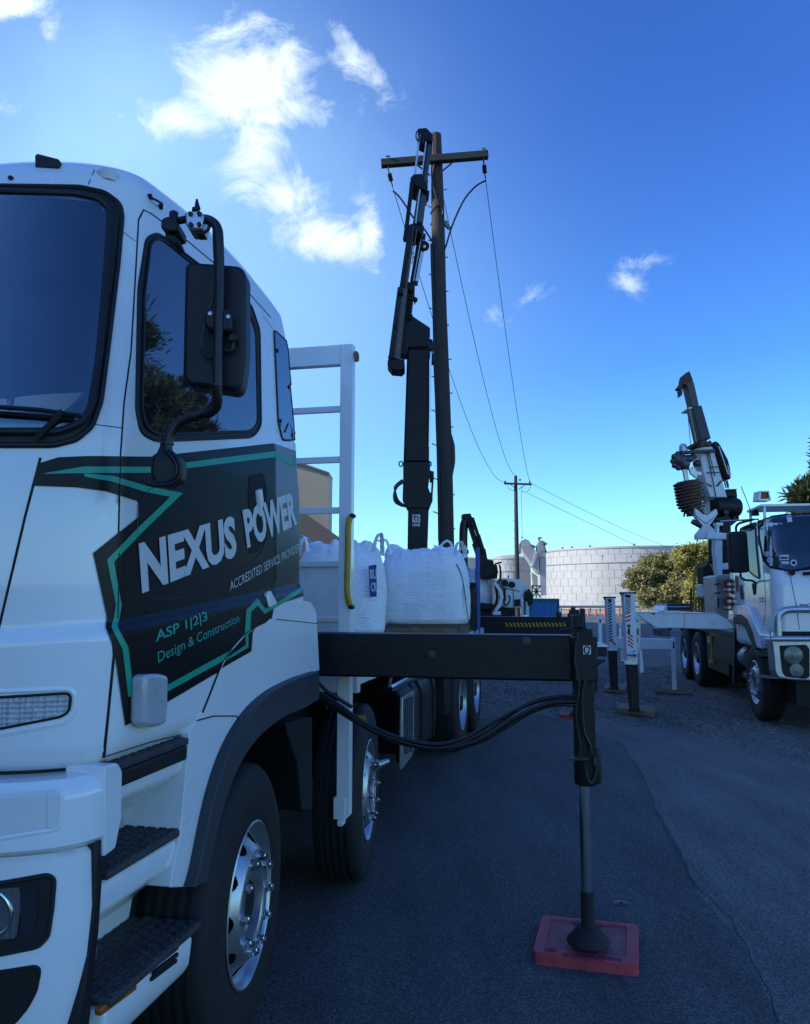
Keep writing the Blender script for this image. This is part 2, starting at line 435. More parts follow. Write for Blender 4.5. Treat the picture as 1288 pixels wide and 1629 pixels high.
class Skin:
    """a surface that details are laid on, found by rays from outside"""
    def __init__(s, mb): s.b = BVHTree.FromPolygons([tuple(p) for p in mb.v], [tuple(f) for f in mb.f], epsilon=0)

    def px(s, x, y, off=.003):
        d = ray(x, y).normalized(); h = s.b.ray_cast(EYE, d)
        if h[0] is None:
            best = None
            for dd in range(1, 12):
                for sx, sy in ((-1, 0), (0, 1), (0, -1), (1, 0), (-1, 1), (-1, -1)):
                    d = ray(x + sx * dd * 2, y + sy * dd * 2).normalized(); h = s.b.ray_cast(EYE, d)
                    if h[0] is not None: best = h; break
                if best: break
            if best is None: return None
            h = best
        n = h[1] if h[1].dot(d) < 0 else -h[1]
        return h[0] + n * off

    def pt(s, o, d, off=.003):
        h = s.b.ray_cast(Vector(o), Vector(d).normalized())
        if h[0] is None: return None
        n = h[1] if h[1].dot(Vector(d)) < 0 else -h[1]
        return h[0] + n * off

    def patch(s, mb, pix, off=.003, step=8, mi=0, hole=None):
        vs, fs = grid_poly(pix, step)
        if hole: fs = [f for f in fs if not inpoly(sum(vs[i][0] for i in f) / len(f), sum(vs[i][1] for i in f) / len(f), hole)]
        P = [s.px(x, y, off) for x, y in vs]
        keep = [f for f in fs if all(P[i] is not None for i in f)]
        mb.add([p if p is not None else Vector((0, 0, 0)) for p in P], keep, mi)
        return mb

    def line(s, pix, off=.0, step=8, closed=False):
        pts = []
        n = len(pix)
        for i in range(n if closed else n - 1):
            a, b = Vector(pix[i]), Vector(pix[(i + 1) % n]); k = max(1, int((b - a).length / step))
            pts += [a + (b - a) * j / k for j in range(k)]
        if not closed: pts.append(Vector(pix[-1]))
        o = [s.px(p.x, p.y, off) for p in pts]
        return [p for p in o if p is not None]

    def strokes(s, mb, pix, w, off=.004, mi=0, step=7):
        L, Rr = stroke(pix, w)
        for i in range(len(pix) - 1):
            a, b, c, d = Vector(L[i]), Vector(L[i + 1]), Vector(Rr[i + 1]), Vector(Rr[i])
            k = max(1, int((b - a).length / step)); vs = []
            for j in range(k + 1):
                t = j / k
                for q in range(3):
                    e = (a.lerp(b, t)).lerp(d.lerp(c, t), q / 2)
                    vs.append(s.px(e.x, e.y, off))
            if any(v is None for v in vs): continue
            fs = []
            for j in range(k):
                for q in range(2):
                    i0 = j * 3 + q; fs.append((i0, i0 + 1, i0 + 4, i0 + 3))
            mb.add(vs, fs, mi)
        return mb


def text2d(s, bold=0., cond=1.):
    c = bpy.data.curves.new('lettering', 'FONT'); c.body = s; c.offset = bold; c.resolution_u = 3; c.space_character = cond
    o = bpy.data.objects.new('lettering', c); col.objects.link(o)
    bpy.context.view_layer.update()
    me = o.to_mesh(); vs = [(v.co.x, v.co.y) for v in me.vertices]; fs = [tuple(p.vertices) for p in me.polygons]
    o.to_mesh_clear(); bpy.data.objects.remove(o); bpy.data.curves.remove(c)
    x0, x1 = min(v[0] for v in vs), max(v[0] for v in vs); y0, y1 = min(v[1] for v in vs), max(v[1] for v in vs)
    return [((x - x0) / (x1 - x0), (y - y0) / (y1 - y0)) for x, y in vs], fs


def text_flat(mb, s, bl, br, tr, tl, bold=0., mi=0):
    """letters on a flat world quad"""
    vs, fs = text2d(s, bold); bl, br, tr, tl = map(Vector, (bl, br, tr, tl))
    return mb.add([(bl.lerp(br, u)).lerp(tl.lerp(tr, u), v) for u, v in vs], fs, mi)


def catrom(t, keys):
    """monotone-ish linear/smooth interpolation of key rows (first column = parameter)"""
    for i in range(len(keys) - 1):
        if keys[i][0] <= t <= keys[i + 1][0]:
            a, b = keys[i], keys[i + 1]; u = (t - a[0]) / (b[0] - a[0])
            return [x + (y - x) * u for x, y in zip(a[1:], b[1:])]
    return list(keys[-1][1:])


def shell(mb, rows, n=28, cap=True, warp=None):
    """rows: (z, x_right, x_left, y_front, y_back, front_rx, front_ry, back_r) - a body as stacked rounded plans"""
    rings = []
    for (z, xr, xl, yf, yb, rx, ry, br) in rows:
        ring = []
        def arc(cx, cy, ax, ay, a0, a1, k, e=2.2):
            for i in range(k + 1):
                a = a0 + (a1 - a0) * i / k; c_, s_ = math.cos(a), math.sin(a)
                ring.append((cx + ax * math.copysign(abs(c_) ** (2 / e), c_), cy + ay * math.copysign(abs(s_) ** (2 / e), s_)))
        arc(xr - br, yb - br, br, br, math.pi / 2, 0, 6)
        k = 14
        ys = yb - br; ye = yf + ry
        for i in range(1, k): ring.append((xr, ys + (ye - ys) * i / k))
        arc(xr - rx, yf + ry, rx, ry, 0, -math.pi / 2, n)
        for i in range(1, 6): ring.append((xr - rx + (xl + rx - xr + rx) * i / 6, yf))
        arc(xl + rx, yf + ry, rx, ry, -math.pi / 2, -math.pi, n)
        for i in range(1, k): ring.append((xl, ye + (ys - ye) * i / k))
        arc(xl + br, yb - br, br, br, math.pi, math.pi / 2, 6)
        rings.append([(x, y, z) if not warp else warp(x, y, z) for x, y in ring])
    m = len(rings[0]); vs = [p for r_ in rings for p in r_]; fs = []
    for i in range(len(rings) - 1):
        for j in range(m): fs.append((i * m + j, i * m + (j + 1) % m, (i + 1) * m + (j + 1) % m, (i + 1) * m + j))
    if cap: fs += [tuple(range(m)), tuple(range((len(rings) - 1) * m, len(rings) * m))[::-1]]
    return mb.add(vs, fs)


def smoothrows(keys, zs):
    return [(z, *catrom(z, keys)) for z in zs]
# ============================================================ CRANE TRUCK (near, left)
TO, TA = Vector((-.60, 3.20, 0)), R(12)
TM = Matrix.Translation(TO) @ Matrix.Rotation(-TA, 4, 'Z')
SX, SY = Vector((math.cos(TA), -math.sin(TA), 0)), Vector((math.sin(TA), math.cos(TA), 0))   # outward, rearward
tanlight = M('card', (.80, .76, .66), .7)
truck = thing('crane_truck', TO, 'white flatbed truck with dark and teal side graphics, closest to the camera', 'truck', -TA)


def Ts(px, py, w):
    d = ray(px, py); return EYE + d * ((w - (EYE - TO).dot(SX)) / d.dot(SX))


def Tu(px, py, u):
    d = ray(px, py); return EYE + d * ((u - (EYE - TO).dot(SY)) / d.dot(SY))


def sidep(mb, pix, w, th, mi=0): return mb.prism([Ts(x, y, w) for x, y in pix], SX * -th, mi)


def frontp(mb, pix, u, th, mi=0): return mb.prism([Tu(x, y, u) for x, y in pix], SY * th, mi)


def sst(a, b, x):
    t = max(0, min(1, (x - a) / (b - a))); return t * t * (3 - 2 * t)


def cabwarp(x, y, z):
    zc = 1.63 + .085 * (y + 1.0)
    k = 1 + .022 * (1 - sst(zc - .012, zc + .022, z)) - .010 * sst(1.9, 2.3, z)
    cx, cy_ = -1.245, -.35
    x = cx + (x - cx) * k; y = cy_ + (y - cy_) * (1 + (k - 1) * .9 if y < cy_ else 1)
    z += .10 * max(0, 1 - ((y + .12) / .85) ** 2) * sst(2.6, 3.05, z)
    return (x, y, z)


keys = [(1.262, -.05, -2.44, -1.20, .52, .6, .26, .04), (1.30, -.022, -2.468, -1.24, .55, .62, .29, .05), (1.75, -.02, -2.47, -1.26, .56, .62, .30, .05), (2.2, -.012, -2.478, -1.25, .56, .6, .30, .05),
        (2.6, -.045, -2.445, -1.16, .56, .56, .29, .06), (2.92, -.075, -2.415, -1.07, .55, .5, .27, .07), (3.04, -.095, -2.395, -1.03, .53, .48, .27, .09), (3.10, -.135, -2.355, -.99, .49, .47, .27, .12),
        (3.135, -.185, -2.305, -.93, .44, .46, .27, .15), (3.158, -.26, -2.23, -.85, .38, .46, .27, .18), (3.172, -.37, -2.12, -.74, .30, .46, .27, .2), (3.182, -.55, -1.94, -.58, .14, .4, .2, .2), (3.186, -.8, -1.7, -.4, -.02, .3, .1, .1)]
zs = [1.262, 1.28, 1.30] + [1.30 + .03 * i for i in range(1, 9)] + [1.56 + .0125 * i for i in range(18)] + [1.81 + .03 * i for i in range(40)] + [3.0, 3.02, 3.04, 3.06, 3.08, 3.10, 3.115, 3.135, 3.147, 3.158, 3.165, 3.172, 3.177, 3.182, 3.186]
zs = [z for z in zs if z <= 3.186]
cabm = MB(TM); shell(cabm, smoothrows(keys, sorted(set(zs))), warp=cabwarp)
cs = Skin(cabm)
# --- windscreen
C1 = lambda p: crop(p, .3882, 0, 220)
C2 = lambda p: crop(p, .4037, 0, 680)
C3 = lambda p: crop(p, .4037, 0, 1100)
ws_in = C1([(-750, 225), (0, 228), (300, 235), (400, 255), (448, 300), (436, 500), (400, 900), (368, 1110), (330, 1170), (240, 1205), (0, 1205), (-750, 1200)])
ws_out = C1([(-800, 195), (0, 198), (330, 203), (430, 225), (488, 270), (498, 320), (480, 520), (440, 850), (410, 1080), (375, 1180), (310, 1235), (220, 1258), (0, 1258), (-800, 1250)])
isfront = lambda c: (c - TO).dot(SY) < -.70 and c.z > 1.9
cutout(cabm, rounded(ws_in, 10), isfront)
cab = cabm.build('cab', white, truck, smooth=50)
lin = MB(TM); shell(lin, [(z, xr - .10, xl + .10, yf + .16, yb - .08, rx, ry, br) for z, xr, xl, yf, yb, rx, ry, br in smoothrows(keys, sorted(z for z in set(zs) if z < 3.05))], warp=cabwarp, cap=True)
cutout(lin, rounded(ws_out, 8), isfront); lin.build('cab_lining', interior, truck, smooth=50)
mb = MB(TM); mb.prism([(-2.15, -1.0, 1.5), (-2.15, -1.02, 2.0), (-2.15, -.92, 2.06), (-2.15, -.66, 2.04), (-2.15, -.62, 1.5)], (1.8, 0, 0)); mb.box((-1.1, -.95, 2.05), (-.75, -.75, 2.11)); dash = mb.build('dashboard', interior, truck, bev=.02)
mb = MB(); frontp(mb, [(18, 655), (24, 632), (60, 628), (132, 624), (118, 640), (100, 655)], -.93, .02); frontp(mb, [(-80, 640), (10, 634), (12, 655), (-80, 655)], -.9, .02); mb.build('dash_card', tanlight, dash, split=True)  # beige cards added for the pale patch low in the glass
for xs_ in (-.62, -1.85):
    mb = MB(TM); mb.prism([(xs_ - .26, -.10, 1.9), (xs_ + .26, -.10, 1.9), (xs_ + .24, .10, 2.55), (xs_ - .24, .10, 2.55)], (0, .14, 0)); mb.box((xs_ - .27, -.6, 1.75), (xs_ + .27, -.05, 1.95)); st_ = mb.build('seat', interior, truck, bev=.05)
    mb = MB(TM); mb.box((xs_ - .13, .10, 2.58), (xs_ + .13, .2, 2.80)); mb.build('headrest', interior, st_, bev=.04)
mb = MB(TM); mb.tube([(-1.85 + .22 * math.cos(a), -.62 + .08 * math.sin(a), 2.12 + .2 * math.sin(a)) for a in [k * math.pi / 12 for k in range(24)]], .015, 8, closed=True); mb.build('steering_wheel', plastic, truck)
mb = MB(); cs.patch(mb, rounded(ws_out, 8), .003, 6, hole=rounded(ws_in, 10)); seal = mb.build('windscreen_seal', plastic, truck)
mb = MB(); cs.patch(mb, rounded(ws_in, 10), .011, 12); mb.build('windscreen', glassw, truck, smooth=60)
mb = MB(); mb.tube(cs.line(rounded(ws_in, 10), .010, 10, True), .011, 8, closed=True); mb.tube(cs.line(rounded(ws_out, 8), .002, 10, True), .009, 8, closed=True)
mb.build('seal_bead', plastic, seal, split=True)
mb = MB(); mb.tube(cs.line(C1([(-400, 1115), (0, 1125), (180, 1138), (325, 1160)]), .035, 8), .007, 6); mb.tube(cs.line(C1([(-400, 1130), (0, 1140), (300, 1163)]), .024, 8), .005, 6)
mb.tube([cs.px(100, 664, .04), cs.px(60, 700, .02)], .009, 6)
mb.build('wiper', plastic, truck)

# --- door window and rear quarter window
dw = rounded([(237, 386), (252, 379), (392, 492), (405, 530), (408, 672), (398, 686), (248, 692), (229, 680), (223, 650), (227, 470)], 9)
dwo = rounded([(232, 380), (250, 371), (398, 484), (412, 525), (414, 678), (402, 695), (246, 701), (223, 688), (216, 652), (220, 460)], 10)
mb = MB(); cs.patch(mb, dwo, .003, 9); dseal = mb.build('window_seal', plastic, truck)
mb = MB(); cs.patch(mb, dw, .006, 9); mb.build('side_window', glass, truck, smooth=60)
mb = MB(); mb.tube(cs.line(dwo, .001, 7, True), .0065, 8, closed=True); mb.tube(cs.line(dw, .006, 7, True), .005, 6, closed=True); mb.build('seal_bead', plastic, dseal, split=True)
qw = rounded(C1([(1120, 785), (1190, 850), (1222, 1190), (1208, 1236), (1155, 1238), (1137, 1165)]), 5)
mb = MB(); cs.patch(mb, qw, .005, 6); q = mb.build('quarter_window', glassq, truck, smooth=60)
mb = MB(); mb.tube(cs.line(qw, .003, 5, True), .005, 6, closed=True)
for x, y in ((439, 558), (458, 616), (444, 670)): mb.lathe(cs.px(x, y, .004), SX, [(.010, 0), (.010, .006), (0, .008)], 10)
mb.tube([cs.px(446, 688, .02), cs.px(450, 675, .025)], .005, 6)
mb.build('window_frame', plastic, q)

# --- panel gaps
mb = MB()
door = [(185, 980), (191, 730), (197, 640), (208, 560), (215, 440), (220, 350), (228, 334), (242, 341), (300, 385), (392, 462), (430, 505)]
for line_, r_ in ((door, .0035), ([(185, 980), (178, 1003), (181, 1040), (165, 1204)], .005), ([(434, 708), (436, 820), (436, 930)], .0025), ([(64, 728), (40, 820), (0, 990), (-30, 1100)], .004),
                  ([(193, 367), (218, 386)], .002), ([(150, 270), (140, 294)], .002), ([(148, 675), (196, 681)], .002), ([(165, 1204), (240, 1180), (300, 1166)], .003), ([(434, 523), (418, 502)], .002)):
    mb.tube(cs.line(line_, -.001, 8), r_, 6)
pan = rounded(C2([(533, 430), (540, 300), (585, 238), (700, 220), (970, 185), (1030, 175), (1046, 240), (1050, 430), (1020, 500), (960, 550), (850, 625), (700, 672), (600, 683), (555, 650)]), 8)
mb.build('panel_gaps', gap, truck)
mb = MB(); mb.tube(cs.line(pan, .0042, 5, True), .0016, 6, closed=True); mb.build('recess_outline', steeldk, truck)
mb = MB(); mb.tube(cs.line([(187, 800), (190, 730)], .004, 6), .002, 6); mb.tube(cs.line([(185, 985), (187, 880)], .0045, 6), .0022, 6); mb.tube(cs.line([(436, 712), (437, 820), (437, 925)], .004, 6), .0018, 6); mb.build('door_seam', gap, truck, split=True)

# --- side graphics
graded = M('graded_vinyl', (.02, .022, .03), .36, var=.1)  # vinyl colour runs from near-black low down to grey at the top
t = graded.node_tree; p = t.nodes['Principled BSDF']
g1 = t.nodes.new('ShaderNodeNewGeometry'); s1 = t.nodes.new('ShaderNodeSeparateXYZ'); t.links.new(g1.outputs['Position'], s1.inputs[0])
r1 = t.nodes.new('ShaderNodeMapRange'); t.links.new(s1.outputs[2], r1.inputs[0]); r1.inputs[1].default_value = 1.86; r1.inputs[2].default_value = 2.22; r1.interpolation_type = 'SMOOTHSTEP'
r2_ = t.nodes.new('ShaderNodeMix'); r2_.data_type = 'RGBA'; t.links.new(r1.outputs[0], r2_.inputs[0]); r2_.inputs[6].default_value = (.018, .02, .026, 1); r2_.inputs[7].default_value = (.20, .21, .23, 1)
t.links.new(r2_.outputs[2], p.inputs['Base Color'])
G1 = C2([(150, 143), (230, 118), (350, 113), (590, 115), (1070, 63), (1078, 63), (1080, 693), (1060, 790), (1000, 800), (990, 885), (605, 1112), (490, 1175), (446, 870), (414, 790), (418, 745), (365, 495), (545, 350), (540, 290), (420, 252), (300, 236), (130, 230)])
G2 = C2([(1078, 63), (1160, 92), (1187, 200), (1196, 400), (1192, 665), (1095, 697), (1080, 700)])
mb = MB(); cs.patch(mb, G1, .0036, 3.5); gr = mb.build('side_graphic', graphic, truck, smooth=60)
mb = MB(); cs.patch(mb, G2, .0036, 3.5); mb.build('graded_side_graphic', graded, truck, smooth=60)
mb = MB()
cs.strokes(mb, C2([(175, 183), (330, 168), (590, 167), (1075, 106), (1118, 125), (1155, 150)]), [1, 10.5, 9.5, 9.5, 7, 6], off=.0050, step=3.5)
cs.strokes(mb, C2([(1155, 150), (1176, 60)]), [4, 3], off=.0050, step=3.5)
cs.strokes(mb, C2([(330, 188), (440, 203), (570, 243), (690, 266), (550, 400), (430, 525), (462, 700), (447, 790), (488, 870), (510, 1060)]), [5, 9, 9.5, 9.5, 10, 10, 9, 9, 9.5, 9], off=.0050, step=3.5)
cs.strokes(mb, C2([(600, 1057), (968, 855), (975, 722), (1010, 690), (1040, 725), (1100, 690), (1192, 635)]), [9.5, 9, 8, 7, 6, 6, 6], off=.0050, step=3.5)
mb.build('teal_stripe', teal, truck, smooth=60)


def cab_text(s, quad, mat, bold, name, off=.0056):
    vs, fs = text2d(s, bold)
    q = [Ts(x, y, 0) for x, y in quad]; m2 = MB(); P = []
    bm = bmesh.new(); bv = [bm.verts.new((x, y, 0)) for x, y in vs]
    for f in fs:
        try: bm.faces.new([bv[i] for i in f])
        except ValueError: pass
    for k in range(1, 40):
        bmesh.ops.bisect_plane(bm, geom=bm.verts[:] + bm.edges[:] + bm.faces[:], plane_co=(k / 40, 0, 0), plane_no=(1, 0, 0), dist=1e-6)
    for k in range(1, 6):
        bmesh.ops.bisect_plane(bm, geom=bm.verts[:] + bm.edges[:] + bm.faces[:], plane_co=(0, k / 6, 0), plane_no=(0, 1, 0), dist=1e-6)
    bm.verts.index_update()
    for v in bm.verts:
        w_ = (q[0].lerp(q[1], v.co.x)).lerp(q[3].lerp(q[2], v.co.x), v.co.y)
        P.append(cs.pt(w_ + SX * .5, -SX, off) or w_)
    m2.add(P, [tuple(v.index for v in f.verts) for f in bm.faces]); bm.free()
    return m2.build(name, mat, truck, smooth=0)


cab_text('NEXUS', C2([(577, 657), (560, 455), (560, 455), (560, 455)])[:1] + C2([(945, 508), (935, 345), (560, 455)]), letterm, .045, 'sign_lettering', .0058)
cab_text('POWER', C2([(985, 478), (1182, 383), (1172, 250), (966, 325)]), letterm, .045, 'sign_lettering', .0058)
cab_text('ACCREDITED SERVICE PROVIDER', C2([(920, 645), (1190, 487), (1188, 455), (918, 607)]), thinletter, .004, 'small_lettering')
cab_text('ASP 1|2|3', C2([(600, 858), (805, 770), (802, 726), (597, 803)]), tealletter, .02, 'teal_lettering')
cab_text('Design & Construction', C2([(610, 940), (932, 775), (928, 733), (607, 885)]), tealletter, .003, 'teal_lettering')

# --- door handle
mb = MB(); cs.patch(mb, rounded(C2([(975, 190), (1030, 180), (1044, 240), (1046, 430), (1015, 490), (975, 500)]), 7), .0046, 5); hr = mb.build('handle_recess', gap, truck)
mb = MB(); pts = [cs.px(*p_, .004) for p_ in C2([(1008, 245), (1014, 290), (1018, 325), (1018, 350)])]; mb.tube(pts, [.022, .022, .013, .005], 14, smooth=4)
mb.build('door_handle', white, hr)
# --- repeater lamp low on the door
mb = MB(); q = [cs.px(*p_, .0) for p_ in rounded(C2([(512, 975), (560, 968), (608, 975), (604, 1110), (596, 1168), (548, 1182), (505, 1170)]), 8)]
mb.prism(q, SX * .05); mb.build('side_lamp', clearlens, truck, bev=.012)
# --- corner indicator
ind = rounded(C2([(-500, 1075), (0, 1063), (262, 1047), (278, 1058), (272, 1118), (240, 1140), (0, 1187), (-500, 1215)]), 7)
indo = rounded(C2([(-500, 1050), (0, 1040), (272, 1030), (296, 1050), (288, 1135), (250, 1165), (0, 1210), (-500, 1240)]), 8)
mb = MB(); cs.patch(mb, ind, .002, 9); lp = mb.build('indicator', ribbed, truck)
mb = MB(); mb.tube(cs.line(ind, .001, 8, True), .004, 6, closed=True); mb.build('lamp_trim', gap, lp)
mb = MB(); mb.tube(cs.line(indo, -.007, 8, True), .011, 8, closed=True); mb.build('lamp_rim', white, lp)
# --- roof details
mb = MB(); a = cs.px(74, 268, 0); mb.slab([(55, 268), (54, 247), (58, 243), (93, 252), (94, 268)], a.y, .05); mb.build('roof_lamp', plastic, truck, bev=.006)
mb = MB(); a = cs.px(172, 278, -.01); mb.lathe(a, (0, 0, 1), [(.035, -.02), (.035, .01), (.025, .022), (.01, .028), (0, .028)], 16); mb.build('roof_marker', offwhite, truck)
mb = MB(); mb.tube([cs.px(236, 314, .003), cs.px(240, 321, .02), cs.px(250, 327, .02), cs.px(254, 330, .003)], .004, 6)
for x, y in ((237, 313), (254, 329)): mb.lathe(cs.px(x, y, 0), SX, [(.010, 0), (.010, .008), (0, .009)], 10)
mb.lathe(cs.px(18, 284, 0), -SY, [(.008, 0), (.007, .008), (0, .009)], 10)
mb.build('roof_clip', blackm, truck, split=True)

# --- bumper
bm1 = [(.34, -.10, -2.39, -1.20, -1.05, .6, .14, .012), (.40, -.03, -2.46, -1.28, -1.055, .6, .2, .012), (.8, .01, -2.5, -1.31, -1.06, .6, .23, .012), (1.055, .0, -2.49, -1.30, -1.06, .6, .22, .012), (1.068, -.012, -2.48, -1.29, -1.055, .6, .22, .01)]
bmb = MB(TM); shell(bmb, smoothrows(bm1, [.34, .37, .40, .45, .5, .6, .7, .8, .9, 1.0, 1.055, 1.068])); bs_ = Skin(bmb); bumper = bmb.build('bumper', white, truck, smooth=40)
bm2 = [(1.076, .008, -2.50, -1.31, -1.03, .6, .25, .012), (1.09, .022, -2.51, -1.325, -1.035, .6, .26, .012), (1.22, .018, -2.51, -1.32, -1.035, .6, .26, .012), (1.25, -.004, -2.49, -1.30, -1.03, .6, .25, .012)]
ub = MB(TM); shell(ub, smoothrows(bm2, [1.076, 1.09, 1.12, 1.15, 1.18, 1.2, 1.22, 1.235, 1.25])); us = Skin(ub); upb = ub.build('bumper_top', white, truck, smooth=40)
rc = rounded(C3([(-400, 425), (0, 398), (205, 380), (243, 395), (236, 530), (212, 546), (0, 580), (-400, 620)]), 7)
mb = MB(); us.patch(mb, rc, .001, 9); mb.build('bumper_recess', offwhite, upb, smooth=60)
mb = MB(); mb.tube(us.line(rc, -.003, 8, True), .007, 8, closed=True); mb.build('recess_edge', white, upb)
mb = MB(); us.patch(mb, rounded(C3([(186, 395), (238, 390), (232, 530), (184, 546)]), 6), .003, 9)
mb.build('recess_cover', greyplastic if False else offwhite, upb)
hl = rounded(C3([(-500, 800), (0, 755), (100, 738), (185, 722), (214, 738), (205, 850), (188, 965), (150, 1005), (0, 1035), (-500, 1075)]), 8)
mb = MB(); bs_.patch(mb, hl, .002, 9); head = mb.build('headlight', gap, truck)
mb = MB(); bs_.patch(mb, rounded(C3([(-300, 800), (0, 775), (80, 768), (82, 850), (66, 968), (0, 975), (-300, 1010)]), 6), .006, 9); mb.build('lamp_lens', headlens, head)
mb = MB(); bs_.patch(mb, rounded(C3([(85, 775), (150, 765), (150, 850), (130, 975), (78, 970)]), 6), .005, 9); mb.build('lamp_lens', glass, head)
mb = MB()
mb.tube(bs_.line(smoothpx([(2, 1420), (13, 1432), (19, 1452), (13, 1474), (0, 1484)]), .008, 4), .005, 8)
mb.build('reflector', chrome, head)
mb = MB(); mb.tube(bs_.line(hl, .001, 8, True), .006, 8, closed=True); mb.build('lamp_rim', plastic, head)
fg = rounded(C3([(-400, 1150), (0, 1105), (140, 1083), (156, 1098), (140, 1180), (105, 1245), (60, 1300), (0, 1340), (-400, 1400)]), 8)
mb = MB(); bs_.patch(mb, fg, .002, 9); mb.tube(bs_.line(fg, .0, 8, True), .005, 8, closed=True); mb.build('fog_lamp_recess', gap, truck)
mb = MB(); sidep(mb, [(152, 1338), (167, 1332), (166, 1360), (158, 1480), (143, 1629), (130, 1720), (112, 1720), (135, 1560), (150, 1440)], .012, .10); mb.build('bumper_end_trim', plastic, truck, bev=.006)
mb = MB(); sidep(mb, rounded([(166, 1219), (188, 1213), (195, 1226), (194, 1300), (184, 1350), (166, 1364)], 5), .022, .12); mb.build('bumper_corner', white, truck, bev=.010)
mb = MB(TM); shell(mb, [(1.18, -.05, -2.44, -1.22, -.6, .6, .25, .02), (1.2625, -.05, -2.44, -1.205, -.6, .6, .25, .02)]); mb.build('sill_gap', gap, truck)

# --- steps
prof = [(-.10, 1.258), (-.012, 1.235), (.0, 1.20), (-.008, 1.15), (-.10, 1.08), (-.17, 1.02), (-.19, .962), (-.01, .955), (.0, .93), (-.006, .87), (-.10, .80), (-.185, .74), (-.20, .65), (.02, .642), (.03, .62), (.022, .545), (0, .51), (-.3, .50), (-.5, .9), (-.5, 1.25)]
mb = MB(TM); mb.prism([(x, -1.05, z) for x, z in prof], (0, .49, 0)); mb.build('step_panel', white, truck, bev=.012)


def tread(x0, x1, y0, y1, z, name='step'):
    m2 = MB(TM); m2.box((x0, y0, z - .022), (x1, y1, z)); s = m2.build(name, treadm, truck, bev=.006)
    m3 = MB(TM); nx, ny = max(2, int((x1 - x0) / .036)), int((y1 - y0) / .042)
    for i in range(nx):
        for j in range(ny):
            cx_, cy_ = x0 + (i + .5) * (x1 - x0) / nx, y0 + (j + .5 + (.25 if i % 2 else -.1)) * (y1 - y0) / (ny + .3)
            m3.lathe((cx_, cy_, z), (0, 0, 1), [(.016, -.001), (.0155, .003), (.012, .0045), (.009, .0035), (.006, -.001)], 8)
    m3.build('tread_stud', treadm, s)
    return s


tread(-.19, .008, -1.03, -.60, .978)
tread(-.20, .048, -1.05, -.54, .668)
tread(-.09, .016, -1.05, -.60, 1.262, 'sill_step')
mb = MB(TM); mb.box((-.1, -1.045, 1.19), (.012, -.6, 1.24)); mb.build('step_edge', plastic, truck, bev=.01)
mb = MB(); sidep(mb, [(160, 1606), (217, 1559), (218, 1574), (161, 1617)], .036, .02); mb.build('side_marker', amber, truck, bev=.003)
mb = MB()
for a_, b_ in (((243, 1538), (282, 1507)), ((243, 1549), (282, 1518)), ((240, 1558), (280, 1528))): mb.beam(Ts(*a_, .034), Ts(*b_, .034), .008, .010)
mb.build('step_slots', gap, truck)
mb = MB(); sidep(mb, [(225, 1303), (240, 1298), (262, 1297), (258, 1301), (236, 1303)], -.16, .01); mb.build('scuff_mark', timberdk, truck)

# --- front guard and wheel arch trim
gd = rounded([(428, 966), (440, 955), (494, 957), (503, 972), (508, 1066), (470, 1080), (428, 1104), (394, 1140), (364, 1195), (340, 1270), (318, 1378), (309, 1410), (270, 1412), (286, 1330), (300, 1180), (300, 1166), (323, 1132), (351, 1063), (363, 1039), (387, 1011), (426, 986)], [3, 6, 6, 6, 0, 0, 0, 0, 0, 0, 0, 5, 3, 0, 0, 3, 4, 4, 6, 6, 3])
mb = MB(); sidep(mb, gd, .010, .28); grd = mb.build('front_guard', white, truck, bev=.002)
mb = MB(); sidep(mb, [(364, 1041), (389, 1013), (405, 1001), (402, 1008), (400, 1036), (353, 1063)], .0125, .002); mb.build('side_graphic', graphic, grd)
mb = MB(); sidep(mb, [(362, 1046), (391, 1026), (391, 1011), (395, 1008), (395, 1030), (359, 1051)], .0135, .001); mb.build('teal_stripe', teal, grd)
mb = MB(); mb.tube([Ts(*p_, .012) for p_ in ((314, 1146), (340, 1139), (376, 1139), (384, 1150))], .0025, 6)
mb.tube([Ts(*p_, .009) for p_ in ((322, 1134), (336, 1099), (350, 1063), (362, 1039), (386, 1011), (406, 997), (426, 986), (428, 966))], .0035, 6, smooth=3); mb.tube([Ts(*p_, .012) for p_ in ((440, 985), (505, 992))], .002, 6); mb.build('guard_seam', gap, truck)
tr = smoothpx([(508, 1068), (470, 1081), (428, 1105), (394, 1141), (364, 1196), (340, 1272), (318, 1380), (309, 1412)]) + smoothpx([(330, 1404), (352, 1300), (378, 1225), (410, 1175), (450, 1142), (485, 1126), (508, 1112)])
mb = MB(); sidep(mb, tr, .05, .42); mb.build('wheel_arch_trim', greyplastic, truck, bev=.008)
mb = MB(); sidep(mb, [(455, 1150), (497, 1140), (497, 1290), (480, 1290), (472, 1210), (458, 1170)], -.06, .35); mb.build('mudguard', plastic, truck, bev=.008)
mb = MB(); sidep(mb, rounded(C2([(1056, 652), (1068, 642), (1092, 688), (1088, 700), (1062, 712), (1054, 690)]), 2), .012, .02); mb.build('guard_latch', white, truck, bev=.006)


